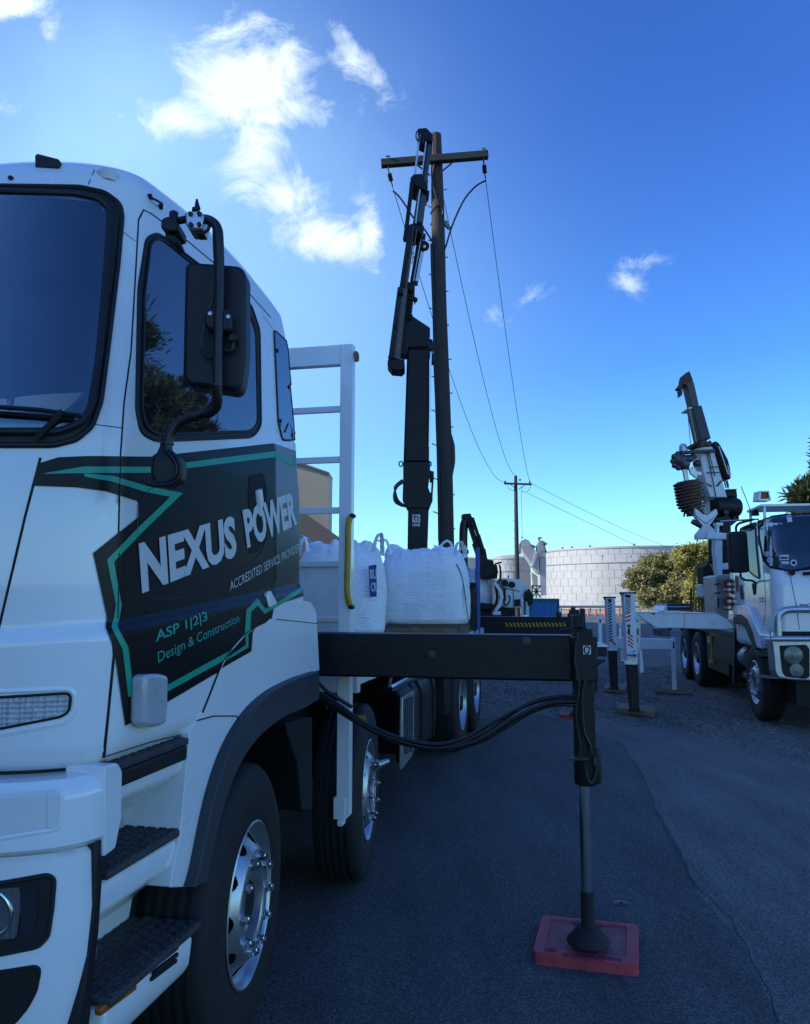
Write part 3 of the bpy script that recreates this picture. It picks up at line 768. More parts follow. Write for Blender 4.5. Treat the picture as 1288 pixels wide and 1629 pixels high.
# --- wheels
def wheel(x, y, style='steer', r=.525, w=.28, tm=None, ax=None, sy=None, par=None):
    tm, ax, sy, par = tm or TM, ax or SX, sy or SY, par or truck
    c = tm @ Vector((x, y, r))
    hub = MB(); hub.lathe(c, ax, [(.0, -.01), (.075, -.01), (.085, -.02), (.10, -.05), (.12, -.08), (.12, -w)], 28)
    wh = hub.build('wheel', blackm, par)
    ty = MB(); P_ = [(.292, -.03), (.298, -.012), (.33, .0), (.42, .004), (.48, -.004), (.505, -.018), (.520, -.035), (.525, -.06)]
    g = []
    for k in range(4):
        xx = -.06 - (w - .12) * (k + .5) / 4; g += [(.525, xx + .012), (.512, xx + .008), (.512, xx - .008), (.525, xx - .012)]
    P_ += g + [(.525, -w + .06), (.505, -w + .018), (.42, -w), (.30, -w)]
    ty.lathe(c, ax, P_, 72); ty.build('tyre', rubber, wh)
    rm = MB()
    if style == 'steer':
        pr = [(.300, -.010), (.303, -.004), (.296, .0), (.288, -.006), (.284, -.030), (.270, -.050), (.262, -.052), (.252, -.044), (.240, -.034), (.228, -.022), (.216, -.010), (.205, .0), (.196, .008), (.185, .012), (.14, .012), (.132, .006), (.130, -.03), (.09, -.05)]
        def hole(rr, a):
            k = round(a / (2 * math.pi / 10)) * 2 * math.pi / 10
            return ((rr - .234) / .0225) ** 2 + ((a - k) * rr / .030) ** 2 < 1
        pr2 = []
        for i_ in range(len(pr) - 1):
            k_ = 4 if .2 < pr[i_][0] < .265 else 1
            pr2 += [(pr[i_][0] + (pr[i_ + 1][0] - pr[i_][0]) * q_ / k_, pr[i_][1] + (pr[i_ + 1][1] - pr[i_][1]) * q_ / k_) for q_ in range(k_)]
        rm.lathe(c, ax, pr2 + [pr[-1]], 300, skip=hole)
        rm.build('rim', alu, wh, smooth=45)
        bk = MB(); bk.lathe(c, ax, [(.28, -.075), (.1, -.075)], 40); bk.build('rim_back', gap, wh)
        for k in range(10):
            nm = MB(); a = 2 * math.pi * (k + .5) / 10; u = Vector((0, 0, 1)) * math.cos(a) + sy * math.sin(a); o_ = c + u * .167 + ax * .012
            nm.lathe(o_, ax, [(.021, 0), (.021, .008), (.0165, .009)], 16); nm.lathe(o_, ax, [(.0165, .009), (.0165, .026), (.012, .029)], 6); nm.lathe(o_, ax, [(.010, .028), (.010, .036), (.0, .038)], 10)
            nm.build('wheel_nut', chrome, wh)
    else:
        pr = [(.300, -.010), (.303, -.004), (.296, .0), (.286, -.006), (.280, -.04), (.268, -.06), (.262, -.10), (.25, -.16), (.21, -.185), (.13, -.19), (.12, -.10), (.10, -.08), (0, -.08)]
        rm.lathe(c, ax, pr, 64); rm.build('rim', alu, wh, smooth=45)
        for k in range(10):
            nm = MB(); a = 2 * math.pi * (k + .5) / 10; u = Vector((0, 0, 1)) * math.cos(a) + sy * math.sin(a); nm.lathe(c + u * .167 - ax * .19, ax, [(.017, 0), (.017, .03), (0, .035)], 6)
            nm.build('wheel_nut', chrome, wh)
    return wh


STA = R(5); STX, STY = Vector((math.cos(STA), -math.sin(STA), 0)), Vector((math.sin(STA), math.cos(STA), 0))   # both front axles are steered a little
wheel(-.005, .0, ax=STX, sy=STY); wheel(-.005, 1.85, ax=STX, sy=STY)
wheel(.03, 5.94, 'dual', w=.6); wheel(.03, 7.28, 'dual', w=.6)
mb = MB(TM)
for yy in (0, 1.85, 5.94, 7.28): mb.lathe((-2.46, yy, .525), (1, 0, 0), [(.1, 0), (.3, 0), (.33, .0), (.5, .01), (.525, .05), (.525, .28), (.3, .28)], 40)
mb.build('tyre', rubber, truck, split=True)

# --- chassis and everything dark under the body
mb = MB(TM)
mb.box((-1.75, -.95, .72), (-.72, 9.3, 1.0)); mb.box((-2.1, .2, .48), (-.42, 1.15, 1.24)); mb.box((-2.2, 2.35, .45), (-.45, 5.2, 1.18)); mb.box((-1.9, -.9, .4), (-.45, -.5, 1.2))
mb.box((-2.2, -.5, .95), (-.3, .6, 1.25)); mb.box((-1.6, 1.2, .5), (-.6, 2.4, 1.2)); mb.box((-2.1, 5.3, .5), (-.62, 8.4, 1.18)); mb.box((-2.2, 1.3, 1.15), (-.35, 2.9, 1.28))
mb.build('chassis', black, truck, bev=.01)
mb = MB(TM); mb.box((-.62, 5.0, .5), (-.02, 5.36, 1.2)); mb.box((-.6, 5.3, 1.12), (.02, 8.2, 1.18))
mb.build('rear_mudguard', plastic, truck, bev=.02, split=True)
mb = MB(TM); mb.box((-.02, 1.62, .97), (.02, 1.64, 1.01)); mb.build('yellow_tag', yellow, truck)
# tanks between the axles
mb = MB(TM); tp = rounded([(-.62, .42), (-.04, .42), (-.02, .50), (-.02, .92), (-.08, 1.02), (-.62, 1.02)], .07)
mb.prism([(x, 3.45, z) for x, z in tp], (0, .95, 0)); tk = mb.build('fuel_tank', plastic, truck, bev=.02)
mb = MB(TM)
for yy in (3.62, 4.2): mb.prism([(x * 1.0 + .006, yy, z * 1.0) for x, z in rounded([(-.62, .41), (-.03, .41), (-.008, .50), (-.008, .93), (-.07, 1.03), (-.62, 1.03)], .07)], (0, .045, 0))
mb.build('tank_strap', blackm, tk, bev=.004, split=True)
mb = MB(); sidep(mb, [(640, 1110), (659, 1098), (659, 1190), (655, 1203), (639, 1224)], .01, .02); gd_ = mb.build('exhaust_guard', alu, truck, bev=.003)
mb = MB()
for k in range(26):
    y0 = 1114 + k * 3.4
    for j in range(4): a_ = Ts(643 + j * 3.6, y0 - j * 1.6, .0115); mb.box(tuple(a_ - Vector((.012, .002, .006))), tuple(a_ + Vector((.012, .002, .006))))
mb.build('guard_perforations', gap, gd_)
mb = MB(); frontp(mb, [(626, 1095), (640, 1111), (640, 1216), (629, 1212)], 2.95, .45); mb.build('muffler', blackm, truck, bev=.01)
mb = MB(); mb.tube([Tu(617, 1096, 2.6), Tu(650, 1080, 3.2), Tu(672, 1074, 3.4)], .035, 14); mb.tube([Tu(618, 1093, 2.6), Tu(622, 1074, 2.6)], .015, 8); mb.build('exhaust_pipe', chrome, truck, split=True)
mb = MB(); mb.tube([Ts(596, 1222, .0), Ts(604, 1215, .04), Ts(618, 1210, .09)], [.024, .026, .016], 12); mb.build('valve_extension', alu, truck)

# --- tray, headboard
mb = MB(TM); mb.box((-2.45, 1.56, 1.22), (-.02, 9.4, 1.295)); dk = mb.build('tray_deck', timberdk, truck)
mb = MB(TM); mb.box((-.02, 1.5, 1.205), (.02, 9.42, 1.285)); mb.box((-2.45, 1.46, 1.16), (.02, 1.52, 1.30)); mb.build('side_rail', white2, truck, bev=.006)
z93 = Tu(515, 893, 1.5).z; z99 = Tu(515, 984, 1.5).z
mb = MB(TM); mb.box((-2.4, 1.5, 1.21), (-.075, 1.545, z93)); mb.box((-2.42, 1.475, z93 - .035), (-.075, 1.56, z93 + .002)); mb.box((-2.4, 1.485, z99 - .02), (-.075, 1.53, z99 + .012))
mb.box((-2.4, 1.56, 1.3), (-2.36, 3.4, z93)); mb.box((-.075, 1.5, 1.21), (-.03, 1.56, z93))
mb.build('headboard', white2, truck, bev=.006)
mb = MB(TM)
zt = Tu(520, 552, 1.28).z; zb = Tu(520, 583, 1.28).z
mb.box((-.042, 1.25, .52), (.033, 1.31, zt)); mb.box((-2.42, 1.252, zb), (-.0422, 1.308, zt)); mb.box((-2.48, 1.25, 1.1), (-2.42, 1.31, zt))
for y_ in (652, 732, 812.5): z_ = Tu(520, y_, 1.28).z; mb.box((-2.42, 1.265, z_ - .018), (-.0422, 1.295, z_ + .018))
mb.box((-.057, 1.245, .5), (.013, 1.33, .62)); mb.box((-.03, 1.23, .47), (-.0, 1.30, .5))
gan = mb.build('ladder_frame', white, truck, bev=.004)
mb = MB(); hp = [(560, 820), (554, 833), (553, 880), (552, 942), (558, 966)]; mb.tube([Tu(x, y, 1.215 if 0 < i < 4 else 1.25) for i, (x, y) in enumerate(hp)], .017, 10, smooth=4); mb.build('grab_handle', yellow, gan)
mb = MB()
for p_ in ((560, 820), (558, 966)): mb.lathe(Tu(*p_, 1.215), -SY, [(.012, -.04), (.012, .004), (0, .006)], 10)
mb.build('handle_bolt', blackm, gan, split=True)
mb = MB(); mb.slab(rounded([(561, 560), (567, 557), (571, 562), (571, 574), (563, 575)], 3), Tu(566, 566, 1.23).y, .02); mb.build('rubber_stop', timber, gan, bev=.004)

# --- front stabiliser
z0, z1 = 1.300, 1.528
mb = MB(TM); mb.box((-1.6, 1.02, z0), (1.255, 1.20, z1)); mb.box((-1.6, .985, z0 - .03), (-.30, 1.235, z1 + .03))
fo = mb.build('front_outrigger', beamm, truck, bev=.012)
FX = gnd(936, 1499, .075)
vz = lambda y, x=930: at(x, y, FX.y).z
mb = MB(); lz = vz
up = Vector((0, 0, 1))
def vbox(m2, cx_, cy_, wx, wy, za, zb_, mi=0): m2.beam((cx_, cy_, za), (cx_, cy_, zb_), wx, wy, (0, 1, 0), mi)
lx, ly = at(927, 1100, FX.y).x, FX.y
vbox(mb, lx + .002, ly, .088, .10, lz(1208), lz(1000)); vbox(mb, lx + .004, ly - .01, .115, .13, lz(1082), lz(1012)); vbox(mb, lx - .02, ly, .05, .09, lz(1000), lz(978)); vbox(mb, lx + .012, ly + .02, .02, .05, lz(1003), lz(968))
mb.lathe((lx + .004, ly, lz(1248)), up, [(0, 0), (.052, 0), (.056, .01), (.056, lz(1206) - lz(1248)), (0, lz(1206) - lz(1248))], 24)
mb.lathe((lx + .05, ly - .03, lz(1244)), up, [(0, 0), (.02, .0), (.025, .02), (.025, .14), (.012, .17), (0, .17)], 16)
leg = mb.build('outrigger_leg', blackm, fo, bev=.006)
mb = MB(); rx_ = FX.x
mb.lathe((rx_ - .003, ly, .19), up, [(.027, 0), (.027, .3), (.027, lz(1246) - .19)], 24); mb.build('piston_rod', chrome, fo)
mb = MB(); mb.lathe((rx_, ly, .075), up, [(0, 0), (.100, 0), (.103, .006), (.101, .012), (.056, .066), (.050, .072), (.036, .075), (.033, .09), (.033, .235), (.0, .24)], 40); mb.build('outrigger_foot', rubber, fo, smooth=30)
mb = MB(TM); mb.lathe((.54, 1.018, 1.425), (0, -1, 0), [(.018, 0), (.018, .004), (0, .005)], 20); mb.lathe((1.03, 1.018, 1.50), (0, -1, 0), [(.022, 0), (.022, .003), (0, .004)], 20); mb.build('pad_button', steeldk, fo, split=True)
mb = MB(); a_ = at(927.5, 1041, ly - .079); b_ = at(939.5, 1027, ly - .079); mb.box((a_.x, ly - .08, a_.z), (b_.x, ly - .076, b_.z)); pl_ = mb.build('plate', letterm, fo)
mb = MB(); c_ = (a_ + b_) / 2; mb.tube([(c_.x + .014 * math.cos(t_), ly - .0815, c_.z + .017 * math.sin(t_)) for t_ in [R(20 + 25 * k) for k in range(13)]], .0035, 6); mb.tube([(c_.x + .005, ly - .0815, c_.z - .016), (c_.x + .010, ly - .0815, c_.z + .003)], .003, 6); mb.build('plate_mark', gap, pl_)
mb = MB()
def hp_(pts, r=.012, ya=None, yb=None):
    n = len(pts); mb.tube([at(x, y, (ya or 4.22) + ((yb or ly - .04) - (ya or 4.22)) * i / (n - 1)) for i, (x, y) in enumerate(pts)], r, 10, smooth=6)
hp_([(500, 1098), (540, 1122), (580, 1150), (630, 1172), (690, 1184), (740, 1174), (790, 1146), (850, 1116), (890, 1108), (918, 1108)], .0095)
hp_([(500, 1104), (545, 1130), (590, 1160), (650, 1183), (700, 1190), (760, 1178), (820, 1142), (870, 1120), (918, 1116)], .0095)
hp_([(500, 1102), (550, 1136), (610, 1170), (680, 1192), (730, 1190), (780, 1172), (840, 1136), (880, 1122), (918, 1122)], .0085)
hp_([(505, 1110), (570, 1152), (640, 1184), (712, 1188), (770, 1166), (830, 1126), (880, 1112), (918, 1111)], .007)
mb.tube([at(x, y, ly - .07) for x, y in ((933, 1075), (926, 1110), (928, 1160), (938, 1185), (940, 1200))], .008, 8, smooth=5)
mb.tube([at(x, y, ly - .07) for x, y in ((919, 1010), (914, 1050), (921, 1090), (916, 1140), (923, 1190), (920, 1206))], .006, 8, smooth=5)
mb.tube([at(x, y, ly - .05) for x, y in ((946, 1205), (948, 1225), (943, 1245), (934, 1240), (930, 1215))], .010, 8, smooth=5)
mb.tube([at(x, y, ly - .07) for x, y in ((940, 1060), (950, 1056), (958, 1052), (962, 1050))], .007, 8, smooth=5)
mb.tube([at(x, y, ly - .06) for x, y in ((890, 1003), (905, 1001), (920, 1003), (932, 1000))], .006, 8, smooth=3); mb.tube([at(x, y, ly - .06) for x, y in ((908, 999), (925, 997), (932, 1001))], .004, 6)
mb.tube([at(x, y, ly - .05) for x, y in ((918, 1010), (917, 1000), (922, 996), (926, 1002))], .006, 8, smooth=3)
mb.tube([at(x, y, 4.3 - .0 * x) for x, y in ((500, 1080), (520, 1100), (560, 1125))], .010, 8)
mb.build('hydraulic_hose', hosem, fo, split=True)
mb = MB(); c_ = at(921, 1207, ly - .05); mb.box(tuple(c_ - Vector((.045, .01, .006))), tuple(c_ + Vector((.045, .01, .006)))); c_ = at(946, 1210, ly - .06); mb.box(tuple(c_ - Vector((.009, .01, .02))), tuple(c_ + Vector((.009, .01, .02))))
mb.build('hose_clamp', steeldk, fo, split=True)
mb = MB(); mb.slab([(943, 1028), (966, 1030), (966, 1045), (943, 1044)], ly + .35, .16); mb.slab([(944, 1054), (950, 1052), (951, 1100), (944, 1106)], ly + .4, .04); mb.slab([(940, 1048), (960, 1050), (955, 1058), (942, 1060)], ly + .3, .05)
cb = mb.build('control_box', blackm, fo, bev=.006)
mb = MB(); mb.slab([(943, 1025), (964, 1024), (968, 1030), (943, 1030)], ly + .34, .18); mb.build('box_lid', alu, cb, bev=.004)

# --- rear stabiliser
RX = gnd(917, 1139, .06); ru = (RX - TO).dot(SY)
zt2, zb2 = Tu(860, 981, ru).z, Tu(860, 1008, ru).z
wr = (RX - TO).dot(SX)
mb = MB(TM); mb.box((-1.6, ru - .12, zb2 - .02), (wr - .02, ru + .12, zt2)); mb.box((-1.6, ru - .16, zb2 - .05), (-.1, ru + .16, zt2 + .03)); ro = mb.build('rear_outrigger', black, truck, bev=.01)
mb = MB(); vbox(mb, RX.x, RX.y, .12, .14, .62, zt2 + .10); vbox(mb, RX.x, RX.y - .02, .17, .17, zb2 - .03, zt2 + .05); mb.lathe((RX.x, RX.y, .07), up, [(0, 0), (.12, 0), (.12, .01), (.04, .09), (.04, .6)], 20)
vbox(mb, RX.x - .22, RX.y, .07, .07, zt2, zt2 + .07); vbox(mb, RX.x - .02, RX.y - .05, .05, .05, zt2, zt2 + .14)
mb.build('outrigger_leg', blackm, ro, bev=.006)
mb = MB()
for k in range(16):
    xa = 803 + k * 6.1
    mb.prism([Tu(xa, 990.5, ru - .1235), Tu(xa + 2.6, 990.5, ru - .1235), Tu(xa + 6.0, 997, ru - .1235), Tu(xa + 3.2, 997, ru - .1235)], SY * .002)
mb.build('hazard_stripe', yellow, ro)
# ============================================================ crane on the truck's tail
CYW = 12.3
c_base = TM @ Vector((-1.2, 9.0, 1.2))
def cb_(mb, p0, p1, wpx, th, dy=0., mi=0, w2=None, nside=0):
    a, b = at(*p0, CYW + dy), at(*p1, CYW + dy)
    k = (CYW + dy) / F * 1.04
    return mb.beam(a, b, wpx * k, th, (0, 1, 0), mi, w2=(w2 or wpx) * k, h2=th, nside=nside)
def cs_(mb, pix, dy, th, mi=0): return mb.slab(pix, CYW + dy, th, mi)
mb = MB()
cs_(mb, [(649, 806), (682, 806), (680, 870), (679, 1000), (648, 1000), (648, 870)], -.16, .34)
p_ = at(664, 1000, CYW); mb.box((p_.x - .5, CYW - .5, 1.0), (p_.x + .5, CYW + .5, 1.34))
crane = mb.build('crane_column', black, truck, bev=.02)
mb = MB(); cs_(mb, [(641, 735), (684, 735), (684, 752), (681, 775), (688, 795), (683, 808), (648, 808), (640, 792), (641, 765)], -.20, .42)
cs_(mb, [(683, 748), (690, 750), (690, 763), (684, 766)], -.05, .2); cs_(mb, [(683, 783), (688, 785), (688, 797), (680, 799)], -.1, .22); cb_(mb, (688, 763), (686, 797), 3, .05, -.12)
for x in (637.5, 682.5):
    mb.tube([at(x + 3.2 * math.cos(t_), 738 + 4.0 * math.sin(t_), CYW - .1) for t_ in [k * math.pi / 6 for k in range(12)]], .012, 6, closed=True)
mb.build('slew_joint', black, crane, bev=.015)
mb = MB(); mb.prism([at(x, y, CYW - .18) for x, y in ((647.5, 554), (683, 554), (682.5, 735), (641.5, 735))], (0, .36, 0)); mb.box(tuple(at(646, 557, CYW - .185)), tuple(at(684, 553, CYW + .185)))
mb.build('inner_boom', black, crane, bev=.03)
mb = MB(); cb_(mb, (685.2, 560), (683.0, 712), 2.4, .04, -.2); mb.build('boom_cylinder_rod', chrome, crane)
mb = MB(); cs_(mb, [(651, 500), (655, 498), (657, 503), (684, 521), (684, 533), (682, 552), (648, 553), (643, 545), (649, 520)], -.22, .44)
cs_(mb, [(683, 538), (688, 540), (689, 556), (683, 558)], -.1, .2); cs_(mb, [(684, 556), (688, 560), (692, 578), (686, 578), (683, 566)], -.06, .12); cs_(mb, [(644, 553), (649, 553), (649, 562), (645, 560)], -.1, .2)
mb.build('boom_knuckle', black, crane, bev=.015)
# outer boom: telescoping sections, thickest at the bottom
mb = MB(); cb_(mb, (640.5, 461), (627, 575), 17.5, .34, -.25, w2=20.5, nside=6); pass
ob = mb.build('outer_boom', steeldk, crane, bev=.01)
mb = MB(); cb_(mb, (654, 455), (642, 568), 11, .26, -.1); cb_(mb, (655, 362), (641, 462), 12, .28, -.3, w2=13, nside=6); mb.build('boom_section', black, ob, bev=.01)
mb = MB(); cb_(mb, (671, 375), (658, 451), 12, .2, 0.0, w2=12); mb.build('boom_section', black, ob, bev=.008)
mb = MB(); cb_(mb, (674.5, 385), (662.5, 450), 4.2, .16, -.05); cb_(mb, (669.5, 380), (657.5, 448), 1.2, .03, -.16); mb.build('boom_lit_edge', alu, ob, split=True)  # silver strips paint in the lit right edge of the boom section
mb = MB(); cb_(mb, (655.5, 386), (632.5, 562), 1.5, .03, -.5); cb_(mb, (662.5, 366), (655.0, 420), 1.2, .03, -.5); mb.build('pipe_run', timber, ob, split=True)
mb = MB(); cb_(mb, (674, 288), (664.3, 358), 15, .24, -.1, w2=17, nside=6); mb.build('boom_section', steeldk, ob, bev=.006)
mb = MB(); cb_(mb, (682.2, 224), (674.3, 288), 10.5, .18, -.05, w2=11.5, nside=6); mb.build('boom_section', steeldk, ob, bev=.006)
mb = MB(); cb_(mb, (669.5, 290), (661, 356), 2.2, .05, -.24); cb_(mb, (677.5, 226), (670.5, 282), 2.0, .05, -.15); mb.build('lit_edge_strip', alu, ob, split=True)  # bright strips put the light along the section edges into colour
mb = MB(); cb_(mb, (667.3, 214), (659.8, 278), 3.0, .035, -.2); mb.build('piston_rod', alu, ob)
mb = MB(); cb_(mb, (656, 286), (644.5, 378), 6.2, .1, -.3); mb.lathe(at(644, 380, CYW - .3), (0, 1, 0), [(0, -.05), (.035, -.05), (.035, .05), (0, .05)], 16); cb_(mb, (652.3, 291), (651, 305), 1.5, .03, -.3); mb.build('extension_cylinder', black, ob)
mb = MB()
cs_(mb, [(664, 204.5), (678, 203.2), (688.5, 214), (687.5, 225), (677, 223), (665, 217)], -.2, .4)
cs_(mb, [(653, 282), (658, 277), (671, 276), (673.5, 283), (680.5, 296), (679.5, 304), (671, 300), (661, 295), (654, 292)], -.3, .5)
cs_(mb, [(649.5, 357), (674.5, 359), (674, 364), (671, 372), (664, 368), (656, 370), (650, 366)], -.36, .5)
cs_(mb, [(646, 448), (660, 449), (659.5, 460), (653, 464), (645.5, 455)], -.3, .46); cs_(mb, [(634, 460), (641, 461), (641, 467), (633, 467)], -.5, .44)
cs_(mb, [(617, 566), (624, 567), (622, 571), (617, 570)], -.52, .06); cs_(mb, [(625, 516), (631, 517), (630, 522), (625, 521)], -.52, .06); cs_(mb, [(670, 300), (683, 303), (682, 315), (679, 318)], -.1, .1)
for i in range(7): cs_(mb, crop([(0, 0), (5, 1), (4, 6), (-1, 5)], 1, 652.5 - i * .6, 466 + i * 6), -.3, .1)
mb.slab([(616.5, 573), (643, 571), (644, 584), (639, 589), (623, 587.5), (616, 579)], CYW - .44, .36)
mb.build('boom_collar', black, ob, bev=.006, split=True)
mb = MB(); T6 = [k * math.pi / 7 for k in range(14)]
mb.tube([at(674.8 + 5.2 * math.cos(a), 391.5 + 5.6 * math.sin(a), CYW - .15) for a in T6], .03, 8, closed=True); mb.tube([at(664.2 + 2.8 * math.cos(a), 216 + 7.5 * math.sin(a), CYW - .25) for a in T6], .011, 6, closed=True)
mb.tube([at(672.3 + 1.3 * math.cos(a), 224 + 3.5 * math.sin(a), CYW - .25) for a in T6], .015, 6, closed=True)
mb.tube([at(660.5 + 2.0 * math.cos(a), 477 + 2.4 * math.sin(a), CYW - .2) for a in T6], .022, 6, closed=True); mb.tube([at(658, 466, CYW - .2), at(659.5, 484, CYW - .2)], .012, 6)
mb.build('boom_eye', black, ob, split=True)
mb = MB()
for k in range(3): mb.tube([at(x, y, CYW - .25 + k * .04) for x, y in ((642 - k, 767 - k * 2), (632 - k * 2, 774), (626.5 + k * 1.5, 786), (628 + k * 2, 798 - k * 2), (637, 804 - k * 2), (647, 806))], .016, 8, smooth=5)
mb.build('hydraulic_hose', hosem, crane, split=True)
# emblem and maker's lettering on the column
Yp = CYW - .163
mb = MB(); q = [at(x, y, Yp) for x, y in ((655.8, 818.6), (668, 818.6), (668, 831), (655.8, 831))]; mb.prism(q, (0, .002, 0)); em = mb.build('emblem', letterm, crane)
mb = MB(); mb.tube([at(662.5 + 3.4 * math.cos(a), 824.8 - 3.5 * math.sin(a), Yp - .003) for a in [R(-10 + 28 * k) for k in range(11)]], .008, 6); mb.tube([at(663, 824.5, Yp - .003), at(666, 829.5, Yp - .003)], .007, 6); mb.tube([at(656.5, 822, Yp - .003), at(661, 820, Yp - .003)], .006, 6); mb.build('emblem_mark', gap, em)
mb = MB(); text_flat(mb, 'HIAB', at(656, 837.4, Yp), at(668, 837.4, Yp), at(668, 832.6, Yp), at(656, 832.6, Yp), .03); mb.build('crane_lettering', letterm, crane)
# deck furniture near the crane
mb = MB(); mb.prism([at(x, y, 10.6) for x, y in ((756.8, 872), (763, 870), (764.2, 1010), (758, 1010))], (0, .1, 0)); mb.build('corner_post', blue, truck, bev=.008)
mb = MB(); mb.tube([at(739, 937, 9.9), at(748, 934, 10.3), at(758, 934, 10.55)], .008, 6); mb.tube([at(741, 958, 9.9), at(758, 956, 10.55)], .006, 6); mb.build('handrail', alu, truck, split=True)
mb = MB(); mb.slab([(739.5, 930), (757, 929), (758, 1008), (741, 1008)], 10.2, .5); mb.slab([(738, 927), (757.5, 926), (757.5, 933), (739, 934)], 10.15, .6); mb.build('tool_crate', blackm, truck, bev=.03)

# ============================================================ mirror assembly (part of the near truck)
YM = 2.10
mb = MB(); mo = rounded([(293, 420), (303, 415), (380, 421), (390, 432), (390, 560), (384, 612), (374, 623), (352, 619), (297, 613), (289, 600)], [6, 6, 8, 10, 8, 10, 9, 8, 9, 8])
mb.slab(mo, YM, .085); mir = mb.build('mirror', plastic, truck, bev=.014)
mb = MB(); mb.slab(rounded([(325, 495), (333, 487), (361, 490), (368, 497), (368, 522), (360, 528), (330, 524), (323, 515)], 5), YM - .038, .04)
mb.build('mirror_clamp', plastic, mir, bev=.008)
mb = MB()
for x, y in ((334, 499), (363, 504)): mb.lathe(at(x, y, YM - .038), (0, -1, 0), [(.0055, 0), (.0055, .003), (.003, .003), (.003, .001), (0, .001)], 12)
mb.build('clamp_screw', alu, mir)
att = cs.px(271, 716, .05)
arm = [(298, 347, YM + .02), (318, 348, YM), (334, 351, YM - .02), (345, 362, YM - .03), (348, 385, YM - .035), (349, 450, YM - .035), (348, 500, YM - .035), (346, 560, YM - .035), (346, 610, YM - .035), (344, 636, YM - .02), (330, 655, YM), (306, 663, YM + .01), (284, 674, YM + .02), (270, 692, YM + .02), (266, 715, YM + .02)]
mb = MB(); mb.tube([at(*p_) for p_ in arm], .0135, 14, smooth=5)
mb.tube([at(344, 616, YM - .035), at(344, 645, YM - .015), at(328, 659, YM)], .0155, 12, smooth=4)
for x, y, Yq in ((344, 614, YM - .035), (266, 706, YM + .02), (312, 663, YM + .01)): mb.lathe(at(x, y, Yq), (0, 0, 1) if x != 312 else (1, 0, .2), [(.0155, -.004), (.018, -.003), (.018, .003), (.0155, .004)], 16)
mb.build('mirror_arm', hosem, mir)
mb = MB(); mb.slab(rounded([(240, 722), (256, 717), (280, 722), (285, 734), (282, 762), (262, 772), (242, 770), (237, 748)], 6), YM - .01, .09); mb.lathe(at(263, 722, YM + .03), (0, 0, 1), [(.025, -.03), (.024, 0), (.016, .02), (.015, .05)], 16)
mb.build('mirror_base', plastic, mir, bev=.012)
mb = MB()
mb.tube([at(x, y, YM - .03) for x, y in ((340, 362), (341, 400), (343, 450), (336, 480), (327, 505), (321, 535), (320, 555), (330, 570), (337, 568))], .0045, 8, smooth=5)
mb.tube([at(x, y, YM - .02) for x, y in ((371, 540), (369, 555), (362, 559), (352, 554))], .005, 8, smooth=5)
mb.tube([at(x, y, YM - .02) for x, y in ((268, 716), (282, 730), (287, 752), (276, 768), (250, 772), (232, 768), (228, 760))], .006, 8, smooth=5)
mb.tube([at(x, y, YM - .02) for x, y in ((262, 714), (278, 735), (280, 752), (270, 764), (246, 768))], .006, 8, smooth=5)
mb.tube([at(x, y, YM - .02) for x, y in ((334, 355), (330, 366), (320, 371), (312, 367))], .005, 8, smooth=5)
mb.build('mirror_cable', hosem, mir, split=True)
mb = MB(); mb.lathe(at(371, 540, YM - .012), (0, -1, 0), [(.013, 0), (.013, .014), (.009, .018), (0, .018)], 16); mb.build('mirror_plug', plastic, mir)
mb = MB(); mb.slab([(294, 337), (318, 334), (325, 343), (321, 365), (300, 364), (295, 356)], YM - .03, .07); bl = mb.build('aerial_bracket', alu, mir, bev=.005)
mb = MB()
for x, y in ((303, 341), (317, 341), (304, 358), (317, 358)): mb.lathe(at(x, y, YM - .03), (0, -1, 0), [(.007, 0), (.007, .006), (0, .007)], 6)
mb.tube([at(311, 336, YM), at(311, 333, YM), at(314, 331, YM), at(313, 322, YM), at(313, 317, YM)], [.011, .011, .009, .005, .003], 10)
mb.slab([(310, 362), (322, 361), (322, 368), (311, 369)], YM - .02, .05)
mb.build('aerial_base', plastic, bl, split=True)
mb = MB(); mb.slab(rounded([(256, 348), (268, 343), (282, 350), (283, 366), (270, 368), (255, 363)], 5), YM + .0, .09)
mb.lathe(at(276, 345, YM + .02), (0, 0, 1), [(.013, -.03), (.013, .012), (.011, .016), (0, .016)], 14); mb.slab([(262, 364), (276, 366), (284, 384), (278, 388), (262, 378)], YM + .02, .07); mb.tube([at(280, 352, YM + .03), at(300, 348, YM + .02)], .011, 10)
mb.build('mirror_camera', plastic, mir, bev=.008)
# ============================================================ DRILL TRUCK (right)
O2, A2 = Vector((4.98, 11.16, 0)), R(10)
TM2 = Matrix.Translation(O2) @ Matrix.Rotation(-A2, 4, 'Z')
SX2, SY2 = Vector((math.cos(A2), -math.sin(A2), 0)), Vector((math.sin(A2), math.cos(A2), 0))
dt = thing('drill_truck', O2, 'white truck with a bull bar and a raised pole-hole drill behind its cab', 'truck', -A2)


def T2s(px, py, w):
    d = ray(px, py); return EYE + d * ((w - (EYE - O2).dot(SX2)) / d.dot(SX2))


def T2u(px, py, u):
    d = ray(px, py); return EYE + d * ((u - (EYE - O2).dot(SY2)) / d.dot(SY2))


def side2(mb, pix, w, th, mi=0): return mb.prism([T2s(x, y, w) for x, y in pix], SX2 * th, mi)


def front2(mb, pix, u, th, mi=0): return mb.prism([T2u(x, y, u) for x, y in pix], SY2 * th, mi)


